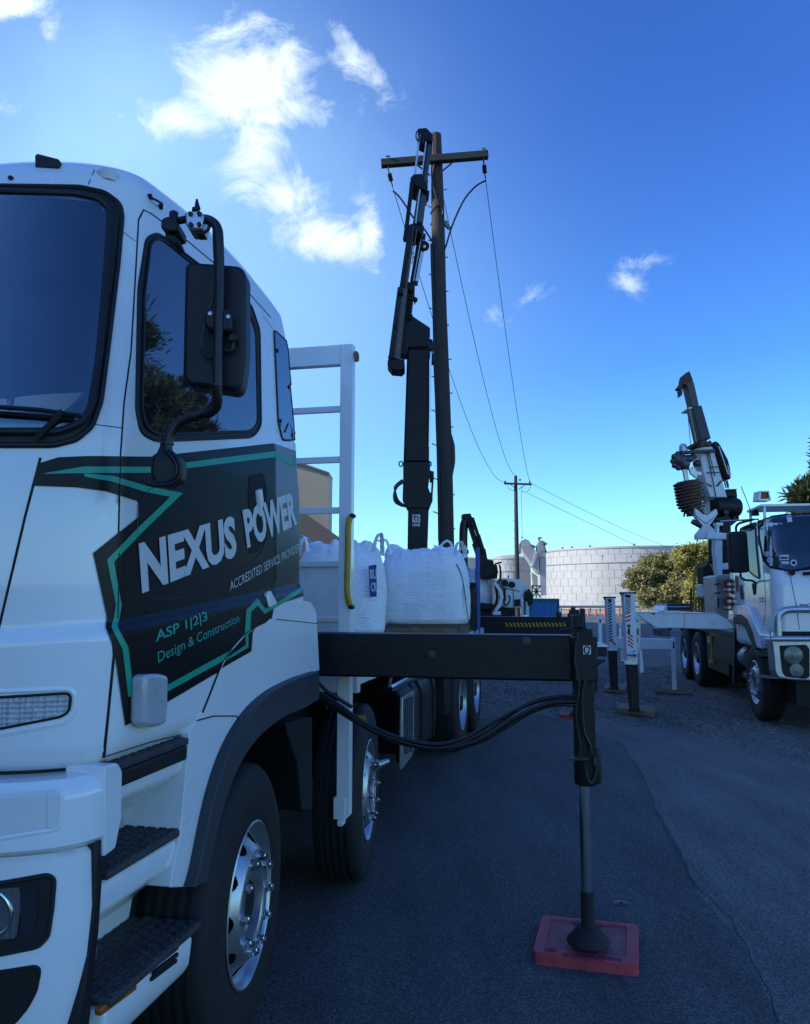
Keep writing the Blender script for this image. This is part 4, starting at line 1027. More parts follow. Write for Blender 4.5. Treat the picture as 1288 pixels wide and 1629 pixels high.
C4 = lambda p: crop(p, .2454, 1100, 760)
C5 = lambda p: crop(p, .20186, 920, 930)
C6 = lambda p: crop(p, .178, 1040, 570)
k2 = [(1.02, 2.33, .03, -1.08, 1.02, .3, .13, .05), (1.06, 2.36, .0, -1.12, 1.05, .3, .14, .05), (1.9, 2.36, .0, -1.10, 1.05, .3, .15, .05), (2.3, 2.34, .02, -1.0, 1.05, .3, .15, .06), (2.7, 2.29, .07, -.82, 1.02, .3, .15, .08), (2.80, 2.24, .12, -.72, .98, .3, .16, .12), (2.85, 2.12, .24, -.58, .88, .4, .24, .2), (2.875, 1.9, .46, -.3, .7, .3, .2, .2)]
c2 = MB(TM2); shell(c2, smoothrows(k2, [1.02, 1.06] + [1.06 + .05 * i for i in range(1, 35)] + [2.80, 2.83, 2.85, 2.865, 2.875])); s2 = Skin(c2)
cab2 = c2.build('cab', white, dt, smooth=50)
wsq = rounded(C4([(434, 268), (442, 248), (700, 214), (1500, 190), (1500, 600), (766, 592), (640, 604), (510, 580), (470, 540), (442, 400)]), 4)
mb = MB(); s2.patch(mb, wsq, .006, 8); mb.build('windscreen', glassd, dt, smooth=60)
mb = MB(); mb.tube(s2.line(wsq, .006, 5, True), .014, 6, closed=True); mb.build('windscreen_seal', plastic, dt)
mb = MB()
for q in ([(572, 502), (628, 502), (628, 535), (572, 535)], [(583, 543), (630, 545), (630, 562), (583, 560)], [(613, 250), (645, 246), (652, 290), (622, 294)]): s2.patch(mb, C4(q), .012, 4)
for x, y, r_ in ((493, 494, 18), (512, 533, 20), (660, 553, 21)): s2.patch(mb, C4([(x + r_ * math.cos(a), y + r_ * math.sin(a)) for a in [k * math.pi / 7 for k in range(14)]]), .012, 4)
st = mb.build('windscreen_sticker', offwhite, dt, split=True)
mb = MB(); s2.patch(mb, C4([(660 + 12 * math.cos(a), 553 + 12 * math.sin(a)) for a in [k * math.pi / 7 for k in range(14)]]), .015, 4); s2.patch(mb, C4([(578, 515), (622, 515), (622, 527), (578, 527)]), .015, 4); mb.build('sticker_mark', graphic, st)
swq = rounded(C4([(292, 335), (330, 300), (400, 272), (415, 300), (420, 420), (442, 655), (400, 630), (330, 560), (300, 480)]), 3)
mb = MB(); s2.patch(mb, swq, .006, 5); mb.build('side_window', glassdull, dt, smooth=60)
mb = MB(); mb.tube(s2.line(swq, .004, 5, True), .014, 6, closed=True); mb.build('window_seal', plastic, dt)
mb = MB()
for ln in (C4([(445, 300), (462, 560), (480, 760), (475, 900), (455, 1010)]), C4([(300, 640), (300, 820), (370, 850), (420, 1000)]), C4([(600, 602), (640, 640), (672, 800), (700, 985)]), C4([(672, 800), (690, 870), (766, 870)])): mb.tube(s2.line(ln, -.001, 5), .005, 5)
mb.build('panel_gaps', gap, dt)
mb = MB()
for q in ([(422, 378), (436, 374), (442, 440), (430, 440)], [(315, 700), (328, 694), (340, 790), (322, 786)]): s2.patch(mb, C4(q), .014, 4)
mb.build('door_trim', plastic, dt, split=True)
mb = MB(); mb.tube([s2.px(*p_, .04) for p_ in C4([(625, 622), (690, 600), (766, 585), (900, 560)])], .015, 6); mb.tube([s2.px(*p_, .03) for p_ in C4([(720, 625), (766, 622), (820, 625)])], .025, 6); mb.tube([s2.px(*p_, .02) for p_ in C4([(640, 628), (660, 615)])], .03, 6); mb.build('wiper', plastic, dt)
for s_, q in (('H 10', C4([(440, 792), (470, 790), (470, 773), (440, 775)])), ('GVM', C4([(442, 808), (472, 806), (472, 796), (442, 798)])), ('FVZ', C4([(700, 838), (800, 832), (800, 814), (700, 820)]))):
    vs, fs = text2d(s_, .03); Q = [Vector(p_) for p_ in q]; m2 = MB(); m2.add([s2.px(*((Q[0].lerp(Q[1], u)).lerp(Q[3].lerp(Q[2], u), v)), .006) for u, v in vs], fs); m2.build('lettering', graphic, dt, smooth=0)
mb = MB(); s2.patch(mb, C4([(283, 640), (300, 636), (306, 730), (292, 740)]), .005, 4); mb.build('red_sticker', redpaint, dt)
# mirror
mb = MB(); mm = T2s(1176, 880, -.22); mb.slab(rounded(C4([(242, 360), (262, 348), (345, 346), (362, 356), (380, 600), (368, 614), (275, 616), (258, 600)]), 3), mm.y, .12); m_ = mb.build('mirror', plastic, dt, bev=.02)
mb = MB(); mb.tube([at(*p_, mm.y + .05) for p_ in C4([(290, 355), (288, 320), (305, 298), (345, 285), (400, 270)])], .018, 8, smooth=4); mb.tube([at(*p_, mm.y + .03) for p_ in C4([(316, 612), (320, 645), (345, 662), (395, 668), (425, 690)])], .016, 8, smooth=4)
mb.slab(rounded(C4([(408, 690), (425, 672), (455, 680), (460, 765), (420, 760)]), 2), mm.y + .05, .1); mb.build('mirror_arm', plastic, m_, bev=.005, split=True)
# front guards
mb = MB(); fgp = C4([(262, 845), (275, 826), (340, 822), (375, 850), (400, 930), (440, 1010), (510, 1020), (520, 1100), (440, 1112), (418, 1100), (395, 1010), (360, 925), (325, 895), (268, 895)])
side2(mb, fgp, -.06, .5); mb.build('front_guard', white, dt, bev=.02)
mb = MB(); side2(mb, C4([(268, 897), (325, 897), (360, 928), (393, 1012), (420, 1112), (408, 1118), (375, 1045), (345, 975), (310, 945), (272, 950)]), -.07, .5); side2(mb, C4([(405, 1118), (520, 1108), (530, 1165), (415, 1160)]), -.03, .5); side2(mb, C4([(268, 950), (310, 950), (280, 1000), (275, 1330), (262, 1330)]), .02, .4); mb.build('wheel_arch_trim', plastic, dt, bev=.01)
mb = MB(); side2(mb, C4([(443, 1065), (452, 1042), (478, 1042), (486, 1070), (475, 1090), (450, 1088)]), -.09, .05); mb.build('indicator', clearlens, dt, bev=.008)
mb = MB(); side2(mb, C4([(445, 1175), (530, 1170), (532, 1290), (445, 1285)]), .02, .3); mb.build('step_well', black, dt)
mb = MB(); side2(mb, C4([(415, 1275), (505, 1285), (505, 1302), (415, 1290)]), -.05, .3); mb.build('step', alu, dt)
# bull bar and bumper
mb = MB(); ub_ = -1.42
front2(mb, rounded(C4([(512, 1040), (1600, 1040), (1600, 1330), (766, 1318), (640, 1312), (560, 1298), (538, 1260), (528, 1140)]), 4), ub_, .25); bum = mb.build('bumper', alu, dt, bev=.03)
mb = MB(); mb.tube([T2u(*p_, ub_ + .02) for p_ in C4([(562, 1045), (560, 960), (562, 905), (585, 872), (630, 856), (766, 853), (1300, 850)])], .045, 14, smooth=4); mb.tube([T2u(*p_, ub_ - .02) for p_ in C4([(518, 1044), (766, 1044), (1400, 1044)])], .035, 10); mb.tube([T2u(*p_, ub_) for p_ in C4([(518, 1050), (518, 1000)])], .02, 8); mb.build('bull_bar', alu, bum)
mb = MB(); front2(mb, C4([(582, 998), (1400, 998), (1400, 1036), (582, 1032)]), -1.2, .1); mb.build('grille', gap, dt)
hq = rounded(C4([(568, 1088), (742, 1082), (765, 1110), (765, 1290), (740, 1305), (610, 1292), (588, 1262)]), 3)
mb = MB(); front2(mb, hq, ub_ - .006, .02); hh = mb.build('headlight', black, dt)
mb = MB(); c_ = T2u(*C4([(658, 1150)])[0], ub_ - .008); mb.lathe(c_, -SY2, [(.115, 0), (.11, .02), (.06, .035), (0, .04)], 24); mb.lathe(T2u(*C4([(680, 1248)])[0], ub_ - .008), -SY2, [(.085, 0), (.08, .01), (0, .015)], 20); mb.build('lamp_lens', M('headlight_glass', (.16, .16, .15), .08, var=.3, vs=14, ior=1.6, bump=.3), hh, split=True)
mb = MB(TM2); mb.box((.2, -1.1, .35), (2.2, -.6, 1.05)); mb.box((.62, -.6, .35), (1.78, 7.4, 1.0)); mb.box((.5, -.5, .6), (1.9, 1.0, 1.1)); mb.build('chassis', black, dt)
for y_ in (.0,): wheel(-.02, y_, tm=TM2, ax=-SX2, sy=SY2, par=dt, w=.30)
wheel(.0, 4.35, 'dual', w=.58, tm=TM2, ax=-SX2, sy=SY2, par=dt); wheel(.0, 5.68, 'dual', w=.58, tm=TM2, ax=-SX2, sy=SY2, par=dt)
mb = MB(TM2)
for yy, ww in ((0, .3), (4.35, .58), (5.68, .58)): mb.lathe((2.36, yy, .525), (-1, 0, 0), [(.1, 0), (.3, 0), (.5, .01), (.525, .05), (.525, ww), (.3, ww)], 40)
mb.build('tyre', rubber, dt, split=True)
# roof rack, beacon, aerial
mb = MB(TM2); zr = 3.0
mb.box((.12, -.25, zr), (2.3, .55, zr + .035))
for x_ in (.15, 2.2): mb.box((x_, -.25, 2.74), (x_ + .03, -.2, zr)); mb.box((x_, .5, 2.74), (x_ + .03, .55, zr))
mb.tube([(-.25, .6, 2.88), (.3, .6, 2.9)], .015, 6); mb.build('roof_rack', alu, dt, bev=.004)
ub2 = T2s(1217, 790, .25)
mb = MB(); yb_ = 11.0; mb.slab(C4([(447, 95), (500, 92), (506, 140), (443, 142)]), yb_, .16); bc = mb.build('beacon', redpaint, dt, bev=.01)
mb = MB()
for q in (C4([(443, 88), (450, 88), (446, 145), (436, 145)]), C4([(496, 88), (503, 90), (516, 143), (506, 145)]), C4([(443, 85), (503, 83), (503, 91), (443, 93)]), C4([(440, 138), (515, 135), (515, 148), (438, 148)])): mb.slab(q, yb_ - .03, .2)
mb.build('beacon_guard', alu, bc)
mb = MB(); mb.tube([at(*p_, 11.3) for p_ in C4([(320, 55), (352, 135), (384, 222)])], .006, 5); mb.lathe(at(*C4([(410, 228)])[0], 11.3), (0, 0, 1), [(.06, -.04), (.05, .02), (.02, .05), (0, .05)], 12); mb.build('aerial', plastic, dt)
# boxes between cab and drill, deck
YB = 12.6
mb = MB(); mb.slab(C4([(150, 640), (182, 630), (255, 628), (240, 915), (165, 910)]), 12.5, .5); bx_ = mb.build('locker', alu, dt, bev=.01)
mb = MB(); mb.slab(C4([(148, 688), (186, 684), (186, 692), (148, 696)]), 12.49, .02); mb.slab(C4([(150, 745), (187, 741), (187, 749), (150, 753)]), 12.49, .02); mb.slab(C4([(168, 780), (178, 780), (178, 840), (170, 840)]), 12.49, .02); mb.build('locker_latch', blackm, bx_)
mb = MB(); a_ = T2s(*C4([(248, 720)])[0], .05)
for yv in (700, 815): p1, p0 = at(*C4([(246, yv - 45)])[0], 12.35), at(*C4([(246, yv + 45)])[0], 12.35); mb.lathe(p0, (0, 0, 1), [(.0, 0), (.09, 0), (.09, (p1 - p0).z * .85), (.04, (p1 - p0).z), (0, (p1 - p0).z)], 16)
ex_ = mb.build('extinguisher', redpaint, dt, split=True)
mb = MB()
for yv in (690, 725, 800, 840): c_ = at(*C4([(246, yv)])[0], 12.35); mb.lathe(c_, (0, 0, 1), [(.094, -.02), (.094, .02)], 16)
mb.build('extinguisher_band', alu, ex_, split=True)
mb = MB(TM2); mb.box((.05, 1.25, 1.08), (2.35, 7.6, 1.16)); mb.build('deck', blackm, dt)
mb = MB(TM2); mb.box((.04, 1.3, .62), (.5, 3.5, 1.07)); mb.box((.06, 1.9, .42), (.45, 3.6, .62)); mb.box((.02, 3.3, 1.0), (.06, 3.36, 1.08)); mb.build('side_locker', blackm, dt, bev=.01)
mb = MB(TM2); mb.box((.0, 3.0, .9), (.05, 3.25, 1.02)); mb.box((.0, 2.95, .55), (.05, 3.2, .60)); mb.box((.03, 3.05, .6), (.06, 3.1, 1.0)); mb.build('ladder_step', yellow, dt, split=True)
mb = MB(TM2); mb.lathe((.22, 1.0, .80), (0, 1, 0), [(0, 0), (.15, 0), (.17, .03), (.17, .10), (.18, .11), (.18, .14), (.17, .15), (.17, .7), (0, .7)], 28); mb.lathe((.2, 1.0, .5), (0, 1, 0), [(0, 0), (.07, 0), (.07, .9), (0, .9)], 16); mb.build('muffler', alu, dt)
# outriggers of the drill truck
u_f = (gnd(1008, 1131, .08) - O2).dot(SY2); FL = gnd(1008, 1131, .08); u_r = (gnd(976, 1097, .08) - O2).dot(SY2); RL = gnd(976, 1097, .08)
def p5(x, y): return (920 + .20186 * x, 930 + .20186 * y)
mb = MB(); q = [p5(450, 215), p5(1085, 224), p5(1150, 262), p5(1235, 340), p5(1140, 352), p5(600, 338), p5(470, 262)]
ufb = u_f + .15
mb.prism([T2u(x, y, ufb) for x, y in q], SY2 * .2); mb.prism([T2u(x, y, ufb - .02) for x, y in (p5(450, 214), p5(1085, 222), p5(1085, 228), p5(450, 221))], SY2 * .24)
of = mb.build('front_outrigger', white2, dt, bev=.01)
mb = MB(); mb.prism([T2u(x, y, ufb - .004) for x, y in (p5(832, 226), p5(835, 226), p5(835, 345), p5(832, 345))], SY2 * .003); mb.prism([T2u(x, y, ufb - .004) for x, y in (p5(575, 226), p5(610, 226), p5(600, 236), p5(582, 236))], SY2 * .003)
mb.prism([T2u(x, y, ufb - .004) for x, y in (p5(470, 240), p5(474, 238), p5(600, 333), p5(596, 337))], SY2 * .003)
mb.build('beam_seam', gap, of)


def legset(par, Yg, top, bot, wpx, hpix, foot, stripes, name):
    """jack leg: white channel with hazard markings above, dark tube below"""
    (xt, yt), (xb, yb), (xf, yf_) = top, bot, foot
    m2 = MB(); k = Yg / F
    m2.beam(at(xb, yb, Yg), at(xt, yt, Yg), wpx * k, .16, (0, 1, 0))
    lg = m2.build(name, white2, par, bev=.008)
    m2 = MB(); m2.beam(at(xf, yf_, Yg), at(xb + .5, yb, Yg), wpx * .72 * k, .13, (0, 1, 0), w2=wpx * .92 * k); m2.lathe(at(xf, yf_ + 1, Yg), (0, 0, 1), [(.09, -.01), (.09, .02), (.04, .05)], 14); m2.build('leg_tube', blackm, lg, bev=.006)
    m2 = MB(); d = (at(xb, yb, Yg) - at(xt, yt, Yg))
    m2.beam(at(xt - wpx * .75, yt - 1, Yg - .04), at(xt + wpx * .75, yt - 1, Yg - .04), .03, .03)
    m2.beam(at(xt - wpx * .6, yt, Yg - .04), at(xt - wpx * .6, yt + 3, Yg - .04), .02, .02); m2.build('leg_cap', black, lg)
    for col_, mt, nm in stripes[0]: pass
    for mt, nm, qs in stripes[1]:
        m2 = MB()
        for q in qs: m2.slab(q, Yg - .084, .003)
        m2.build(nm, mt, lg)
    return lg
def diag(x0, x1, y0, y1, n, tilt, lean):
    o = []
    for i in range(n):
        ya = y0 + (y1 - y0) * i / n; h_ = (y1 - y0) / n * .48; sx = lean * (ya - y0)
        o.append([(x0 + sx, ya + tilt), (x1 + sx, ya), (x1 + sx, ya + h_), (x0 + sx, ya + h_ + tilt)])
    return o
Yf = FL.y
redmark = M('red_marking', (.50, .035, .03), .5, var=.2)
legset(of, Yf, (998.5, 944.5), (1004, 1056), 17.5, 0, (1008.5, 1129), ([], [(gap, 'black_stripe', diag(994.5, 1002.5, 949, 972, 6, 3.5, .03) + [[(993.5, 946), (1003, 946), (1002.5, 950), (994, 950)]]), (redmark, 'red_stripe', diag(998, 1006.5, 1012, 1035, 4, -6, .04) + diag(994.8, 1002.8, 972, 990, 3, 3, .03))]), 'jack_leg')
mb = MB(); mb.slab([p5(395, 330), p5(403, 330), p5(408, 385), p5(385, 385)], Yf - .088, .003); mb.slab([p5(385, 315), p5(410, 315), p5(410, 330), p5(385, 330)], Yf - .088, .003); mb.build('leg_mark', graphic, of)
mb = MB(); c_ = at(1004, 1040, Yf - .1); mb.lathe(c_, (1, -.3, .1), [(0, -.06), (.03, -.06), (.03, .03), (.05, .04), (.05, .07), (0, .07)], 12); mb.slab([p5(360, 605), p5(462, 605), p5(460, 630), p5(365, 628)], Yf - .09, .18); mb.build('jack_valve', alu, of)
mb = MB(); mb.slab([p5(430, 200), p5(465, 215), p5(490, 300), p5(490, 450), p5(470, 560), p5(440, 520), p5(430, 400)], Yf + .12, .1); mb.slab([p5(478, 515), p5(500, 515), p5(516, 690), p5(488, 700)], Yf + .14, .1); mb.build('outrigger_gusset', white2, of, bev=.005, split=True)
mb = MB()
for q in ([p5(432, 265), p5(450, 260), p5(475, 300), p5(445, 290)], [p5(433, 410), p5(470, 460), p5(472, 430), p5(433, 380)]): mb.slab(q, Yf + .116, .003)
mb.build('gusset_stripe', redmark, of)
mb = MB(); mb.slab([p5(433, 345), p5(475, 345), p5(478, 400), p5(436, 390)], Yf + .117, .003); mb.build('gusset_plate', timber, of)
mb = MB(); urb = u_r + .1; mb.prism([T2u(x, y, urb) for x, y in (p5(298, 415), p5(745, 432), p5(745, 514), p5(360, 510), p5(298, 500))], SY2 * .18)
orr = mb.build('rear_outrigger', white2, dt, bev=.01)
Yr = RL.y
legset(orr, Yr, (969.5, 951.5), (973.5, 1035), 13.5, 0, (976.5, 1094), ([], [(gap, 'black_stripe', diag(966.5, 972.5, 956, 1020, 14, 3.0, .03) + [[(966, 953), (973, 953), (972.5, 957), (967, 957)]])]), 'jack_leg')
mb = MB(); mb.slab([p5(262, 450), p5(258, 432), p5(295, 470), p5(290, 478)], Yr - .1, .05); mb.slab([p5(330, 515), p5(352, 512), p5(356, 605), p5(334, 605)], Yr + .1, .08); mb.build('outrigger_gusset', blackm, orr)
mb = MB(); mb.slab([p5(330, 515), p5(354, 512), p5(357, 605), p5(334, 605)], Yr + .05, .06); mb.build('outrigger_flap', white2, orr)
# drill rig on the truck
YD = 14.0
def ds(mb, pix, dy, th, full=False): return mb.slab(C6(pix) if not full else pix, YD + dy, th)
def db(mb, a, b, wpx, th, dy=0, w2=None, ns=0):
    a, b = C6([a, b]); kk = YD / F * .178
    return mb.beam(at(*a, YD + dy), at(*b, YD + dy), wpx * kk, th, (0, 1, 0), w2=(w2 or wpx) * kk, h2=th, nside=ns)
mb = MB(); ds(mb, [(410, 860), (400, 790), (525, 788), (540, 830), (600, 1040), (660, 1252), (510, 1262), (470, 1150), (435, 1000)], 0, .4); boom = mb.build('drill_boom', white2, dt, bev=.02)
mb = MB(); db(mb, (432, 742), (357, 446), 100, .34, .03, 82); mb.build('boom_section', steeldk, boom, bev=.015)
mb = MB(); db(mb, (350, 440), (303, 232), 68, .24, .08, 70); mb.build('boom_section', M('dark_steel', (.09, .075, .075), .5, var=.3, metal=.3), boom, bev=.01)
mb = MB(); ds(mb, [(262, 232), (270, 175), (282, 132), (298, 124), (318, 112), (330, 140), (350, 190), (352, 245), (335, 262), (300, 240)], .0, .3); ds(mb, [(210, 262), (240, 225), (262, 200), (270, 235), (262, 262), (235, 278), (212, 275)], .05, .15); ds(mb, [(222, 290), (240, 270), (258, 285), (255, 325), (228, 348)], .05, .1)
ds(mb, [(375, 745), (380, 772), (420, 785), (520, 780), (520, 750), (505, 730), (485, 745)], -.03, .46); ds(mb, [(415, 735), (430, 700), (470, 705), (478, 750), (440, 790), (415, 785)], -.12, .2); mb.build('boom_head', rust, boom, bev=.01)
mb = MB(); ds(mb, [(312, 436), (402, 430), (402, 446), (316, 452)], .0, .4); db(mb, (320, 455), (385, 760), 4, .03, -.0); mb.build('boom_collar', alu, boom)
mb = MB(); db(mb, (297, 420), (332, 825), 3, .02, -.1); db(mb, (478, 850), (560, 1262), 5, .02, -.02); db(mb, (640, 1090), (665, 1165), 7, .03, .1); db(mb, (622, 1085), (645, 1160), 7, .03, .1); db(mb, (655, 1090), (668, 1150), 5, .03, .1); db(mb, (470, 1022), (595, 1018), 7, .02, -.03); db(mb, (500, 972), (580, 968), 7, .02, -.03); db(mb, (495, 850), (545, 1050), 4, .02, -.02); mb.build('cable', hosem, boom, split=True)
mb = MB(); ds(mb, [(555, 1140), (600, 1090), (612, 1095), (575, 1145)], -.02, .05); ds(mb, [(470, 1110), (520, 1140), (510, 1150), (478, 1125)], -.02, .05); mb.build('boom_brace', steeldk, boom, split=True)
mb = MB(); ds(mb, [(527, 765), (540, 742), (565, 740), (590, 765), (625, 830), (665, 905), (680, 960), (692, 1040), (688, 1080), (640, 1078), (590, 985), (560, 900), (540, 830)], .05, .3); rf_ = mb.build('rod_folder', black, boom, bev=.02)
mb = MB(); db(mb, (570, 790), (655, 1040), 6, .1, -.0); db(mb, (650, 960), (672, 1060), 5, .1, .0); mb.build('folder_highlight', alu, rf_)
mb = MB(); db(mb, (235, 845), (540, 828), 26, .12, -.1); mb.build('drill_bracket', steeldk, boom, bev=.006)
# auger drive head: a lobed gearbox with a motor on top
mb = MB(); kk = YD / F * .178
def ball(m2, x, y, r, dy=0, sq=1.): m2.lathe(at(*C6([(x, y)])[0], YD + dy), (0, 0, 1), [(r * kk * math.sin(a), -r * kk * sq * math.cos(a)) for a in [math.pi * i / 8 for i in range(9)]], 14)
ball(mb, 228, 915, 66, -.05, .95); ball(mb, 300, 900, 55, 0, .7); ball(mb, 275, 945, 48, -.1, 1.0); ball(mb, 345, 880, 40, 0, .6); ball(mb, 385, 940, 40, .1, .8)
for i in range(9): a = i * 2 * math.pi / 9 + .3; ball(mb, 226 + 56 * math.cos(a), 916 + 62 * math.sin(a), 27, -.08)
gh = mb.build('drill_gearbox', M('greasy_steel', (.10, .09, .09), .45, metal=.5, var=.4, vs=10, bump=.3), boom)
mb = MB(); mb.lathe(at(*C6([(262, 845)])[0], YD), (0, 0, 1), [(.075, 0), (.075, .10), (.06, .15), (.03, .17), (0, .17)], 18); mb.lathe(at(*C6([(275, 1000)])[0], YD), (0, 0, 1), [(.06, 0), (.08, .02), (.08, .05), (.06, .07), (.08, .09), (.08, .12), (.06, .14)], 18)
ds(mb, [(340, 985), (352, 960), (380, 1010), (425, 1015), (425, 1045), (370, 1040)], -.1, .08); ds(mb, [(310, 960), (350, 1000), (390, 1050), (380, 1068), (330, 1030)], -.15, .06); mb.build('drill_motor', alu, gh)
mb = MB(); mb.beam(at(*C6([(292, 1095)])[0], YD - .05), at(*C6([(272, 985)])[0], YD - .05), .07, .07); mb.build('drill_shaft', alu, gh)
# auger: helical flights round a shaft
mb = MB(); A0, A1 = at(*C6([(300, 1098)])[0], YD - .05), at(*C6([(348, 1370)])[0], YD - .05); axd = (A1 - A0).normalized(); L_ = (A1 - A0).length
e1 = axd.cross(Vector((0, 1, 0))).normalized(); e2 = axd.cross(e1)
nT, ns_ = 9.5, 24; tot_ = int(nT * ns_); vs, fs = [], []
for i in range(tot_ + 1):
    a = 2 * math.pi * i / ns_; h_ = L_ * i / tot_; rr = .26 * (1 if i < tot_ * .75 else 1 - .35 * (i - tot_ * .75) / (tot_ * .25)) * (.62 + .38 * min(1, i / 6)); c_ = A0 + axd * h_; u = e1 * math.cos(a) + e2 * math.sin(a)
    vs += [c_ + u * .05, c_ + u * rr, c_ + u * rr + axd * .03, c_ + u * .05 + axd * .03]
for i in range(tot_):
    for k in range(4): fs.append((i * 4 + k, i * 4 + (k + 1) % 4, (i + 1) * 4 + (k + 1) % 4, (i + 1) * 4 + k))
mb.add(vs, fs); mb.tube([A0, A0.lerp(A1, .7), A1 + axd * .08], [.20, .19, .08], 20); mb.lathe(A0 + axd * .02, axd, [(.0, 0), (.15, .0), (.225, .02), (.225, .05)], 24)
for i in range(7): a = i * 1.1; mb.beam(A1 + (e1 * math.cos(a) + e2 * math.sin(a)) * .14 - axd * .02, A1 + (e1 * math.cos(a) + e2 * math.sin(a)) * .17 + axd * .07, .03, .03)
mb.build('auger', rust, boom)
# turret, winch, boom rest
mb = MB(); ds(mb, [(550, 1262), (690, 1250), (745, 1230), (760, 1300), (765, 1440), (690, 1500), (560, 1420)], .15, .5); ds(mb, [(620, 1170), (740, 1165), (750, 1240), (640, 1235)], .2, .3); ds(mb, [(510, 1480), (560, 1440), (590, 1500), (560, 1530)], 0, .2); mb.lathe(at(*C6([(640, 1330)])[0], YD + .1), (1, .2, 0), [(0, -.25), (.17, -.25), (.17, .25), (0, .25)], 24)
tu = mb.build('turret', blackm, dt, bev=.02)
mb = MB(); ds(mb, [(615, 1440), (640, 1400), (690, 1440), (690, 1550), (640, 1560), (615, 1500)], .0, .15); ds(mb, [(700, 1240), (715, 1235), (730, 1440), (710, 1440)], .1, .05); ds(mb, [(620, 1180), (745, 1165), (745, 1172), (620, 1190)], .1, .3); mb.lathe(at(*C6([(640, 1380)])[0], YD - .08), (0, -1, 0), [(.05, 0), (.05, .04), (0, .05)], 12); mb.build('turret_detail', steeldk, tu, bev=.01)
mb = MB(); ds(mb, [(368, 1345), (400, 1290), (470, 1275), (545, 1285), (548, 1350), (470, 1400), (400, 1370)], .15, .08); ds(mb, [(440, 1150), (470, 1160), (475, 1260), (445, 1250)], .2, .1); mb.build('turret_shield', clearlens if False else offwhite, tu, bev=.005)
mb = MB(); ds(mb, [(430, 1238), (655, 1238), (655, 1250), (430, 1250)], -.05, .05); mb.build('turret_rail', steeldk, tu)
mb = MB(); ds(mb, [(365, 1350), (372, 1338), (465, 1412), (562, 1342), (574, 1395), (500, 1490), (575, 1562), (665, 1562), (665, 1612), (380, 1618), (378, 1575), (440, 1500), (372, 1415)], -.3, .12); br = mb.build('boom_rest', white2, dt, bev=.012)
mb = MB(); ds(mb, [(372, 1400), (465, 1475), (572, 1392), (572, 1398), (465, 1482), (372, 1408)], -.304, .003); mb.build('rest_seam', steeldk, br)
mb = MB(); mb.beam(at(*C6([(340, 1455)])[0], YD - .2), at(*C6([(440, 1510)])[0], YD - .2), .09, .09, nside=8); mb.build('rest_roller', hosem, br)
mb = MB(); mb.slab(C4([(152, 385), (200, 385), (200, 640), (168, 640), (150, 470)]), YD - .6, .15); mb.slab(C4([(160, 290), (205, 290), (205, 310), (160, 310)]), YD - .6, .15); mb.slab(C4([(165, 300), (180, 300), (180, 390), (165, 390)]), YD - .6, .12)
mb.slab(C4([(195, 555), (250, 557), (250, 595), (195, 593)]), YD - .6, .12); mb.slab(C4([(100, 350), (250, 360), (250, 400), (100, 396)]), YD - .65, .1); mb.build('frame_post', white2, dt, bev=.008)
mb = MB(); mb.slab(C4([(205, 250), (240, 240), (250, 360), (235, 420), (205, 360)]), YD - .2, .3); mb.slab(C4([(200, 400), (250, 400), (250, 550), (200, 550)]), YD - .2, .3); mb.slab(C4([(200, 596), (250, 596), (250, 625), (205, 625)]), YD - .3, .3)
for x_ in (112, 122, 132): mb.slab(C4([(x_, 400), (x_ + 5, 400), (x_ + 7, 560), (x_ + 2, 560)]), YD, .04)
mb.tube([at(*p_, YD - .7) for p_ in C4([(200, 460), (225, 440), (245, 425)])], .02, 6); mb.build('hose_bundle', black, dt)
mb = MB(); mb.slab(C4([(75, 580), (110, 555), (135, 590), (150, 640), (120, 670), (80, 690)]), YD - .2, .3); mb.slab(C4([(0, 715), (5, 715), (6, 870), (0, 870)]), YD, .1); mb.build('control_lever', black, dt, bev=.01)
mb = MB(); mb.lathe(at(*C4([(125, 675)])[0], YD - .4), (0, -1, .1), [(0, -.04), (.11, -.03), (.11, 0), (.09, .02), (0, .02)], 20); mb.slab(C4([(70, 690), (150, 685), (150, 770), (70, 770)]), YD + .1, .3); mb.build('rear_box', white2, dt, bev=.01)
mb = MB(); mb.slab(C4([(10, 780), (80, 778), (150, 775), (150, 790), (10, 792)]), YD + .3, .4); mb.slab(C4([(20, 785), (34, 785), (34, 868), (20, 868)]), YD + .3, .1); mb.slab(C4([(75, 785), (90, 785), (90, 868), (75, 868)]), YD + .3, .1); mb.slab(C4([(120, 800), (150, 800), (150, 870), (120, 870)]), YD + .35, .1); mb.slab(C4([(-10, 860), (160, 862), (160, 872), (-10, 870)]), YD + .2, .5)
mb.build('operator_platform', M('weathered_orange', (.25, .12, .04), .7, var=.3), dt, bev=.006)
mb = MB(); mb.tube([at(*p_, YD + .1) for p_ in C4([(14, 868), (18, 640), (28, 575), (60, 548), (110, 548)])], .022, 8, smooth=4); mb.tube([at(*p_, YD + .5) for p_ in C4([(48, 868), (52, 640), (62, 575), (90, 545), (130, 545)])], .022, 8, smooth=4); mb.build('hoop_rail', yellow, dt, split=True)
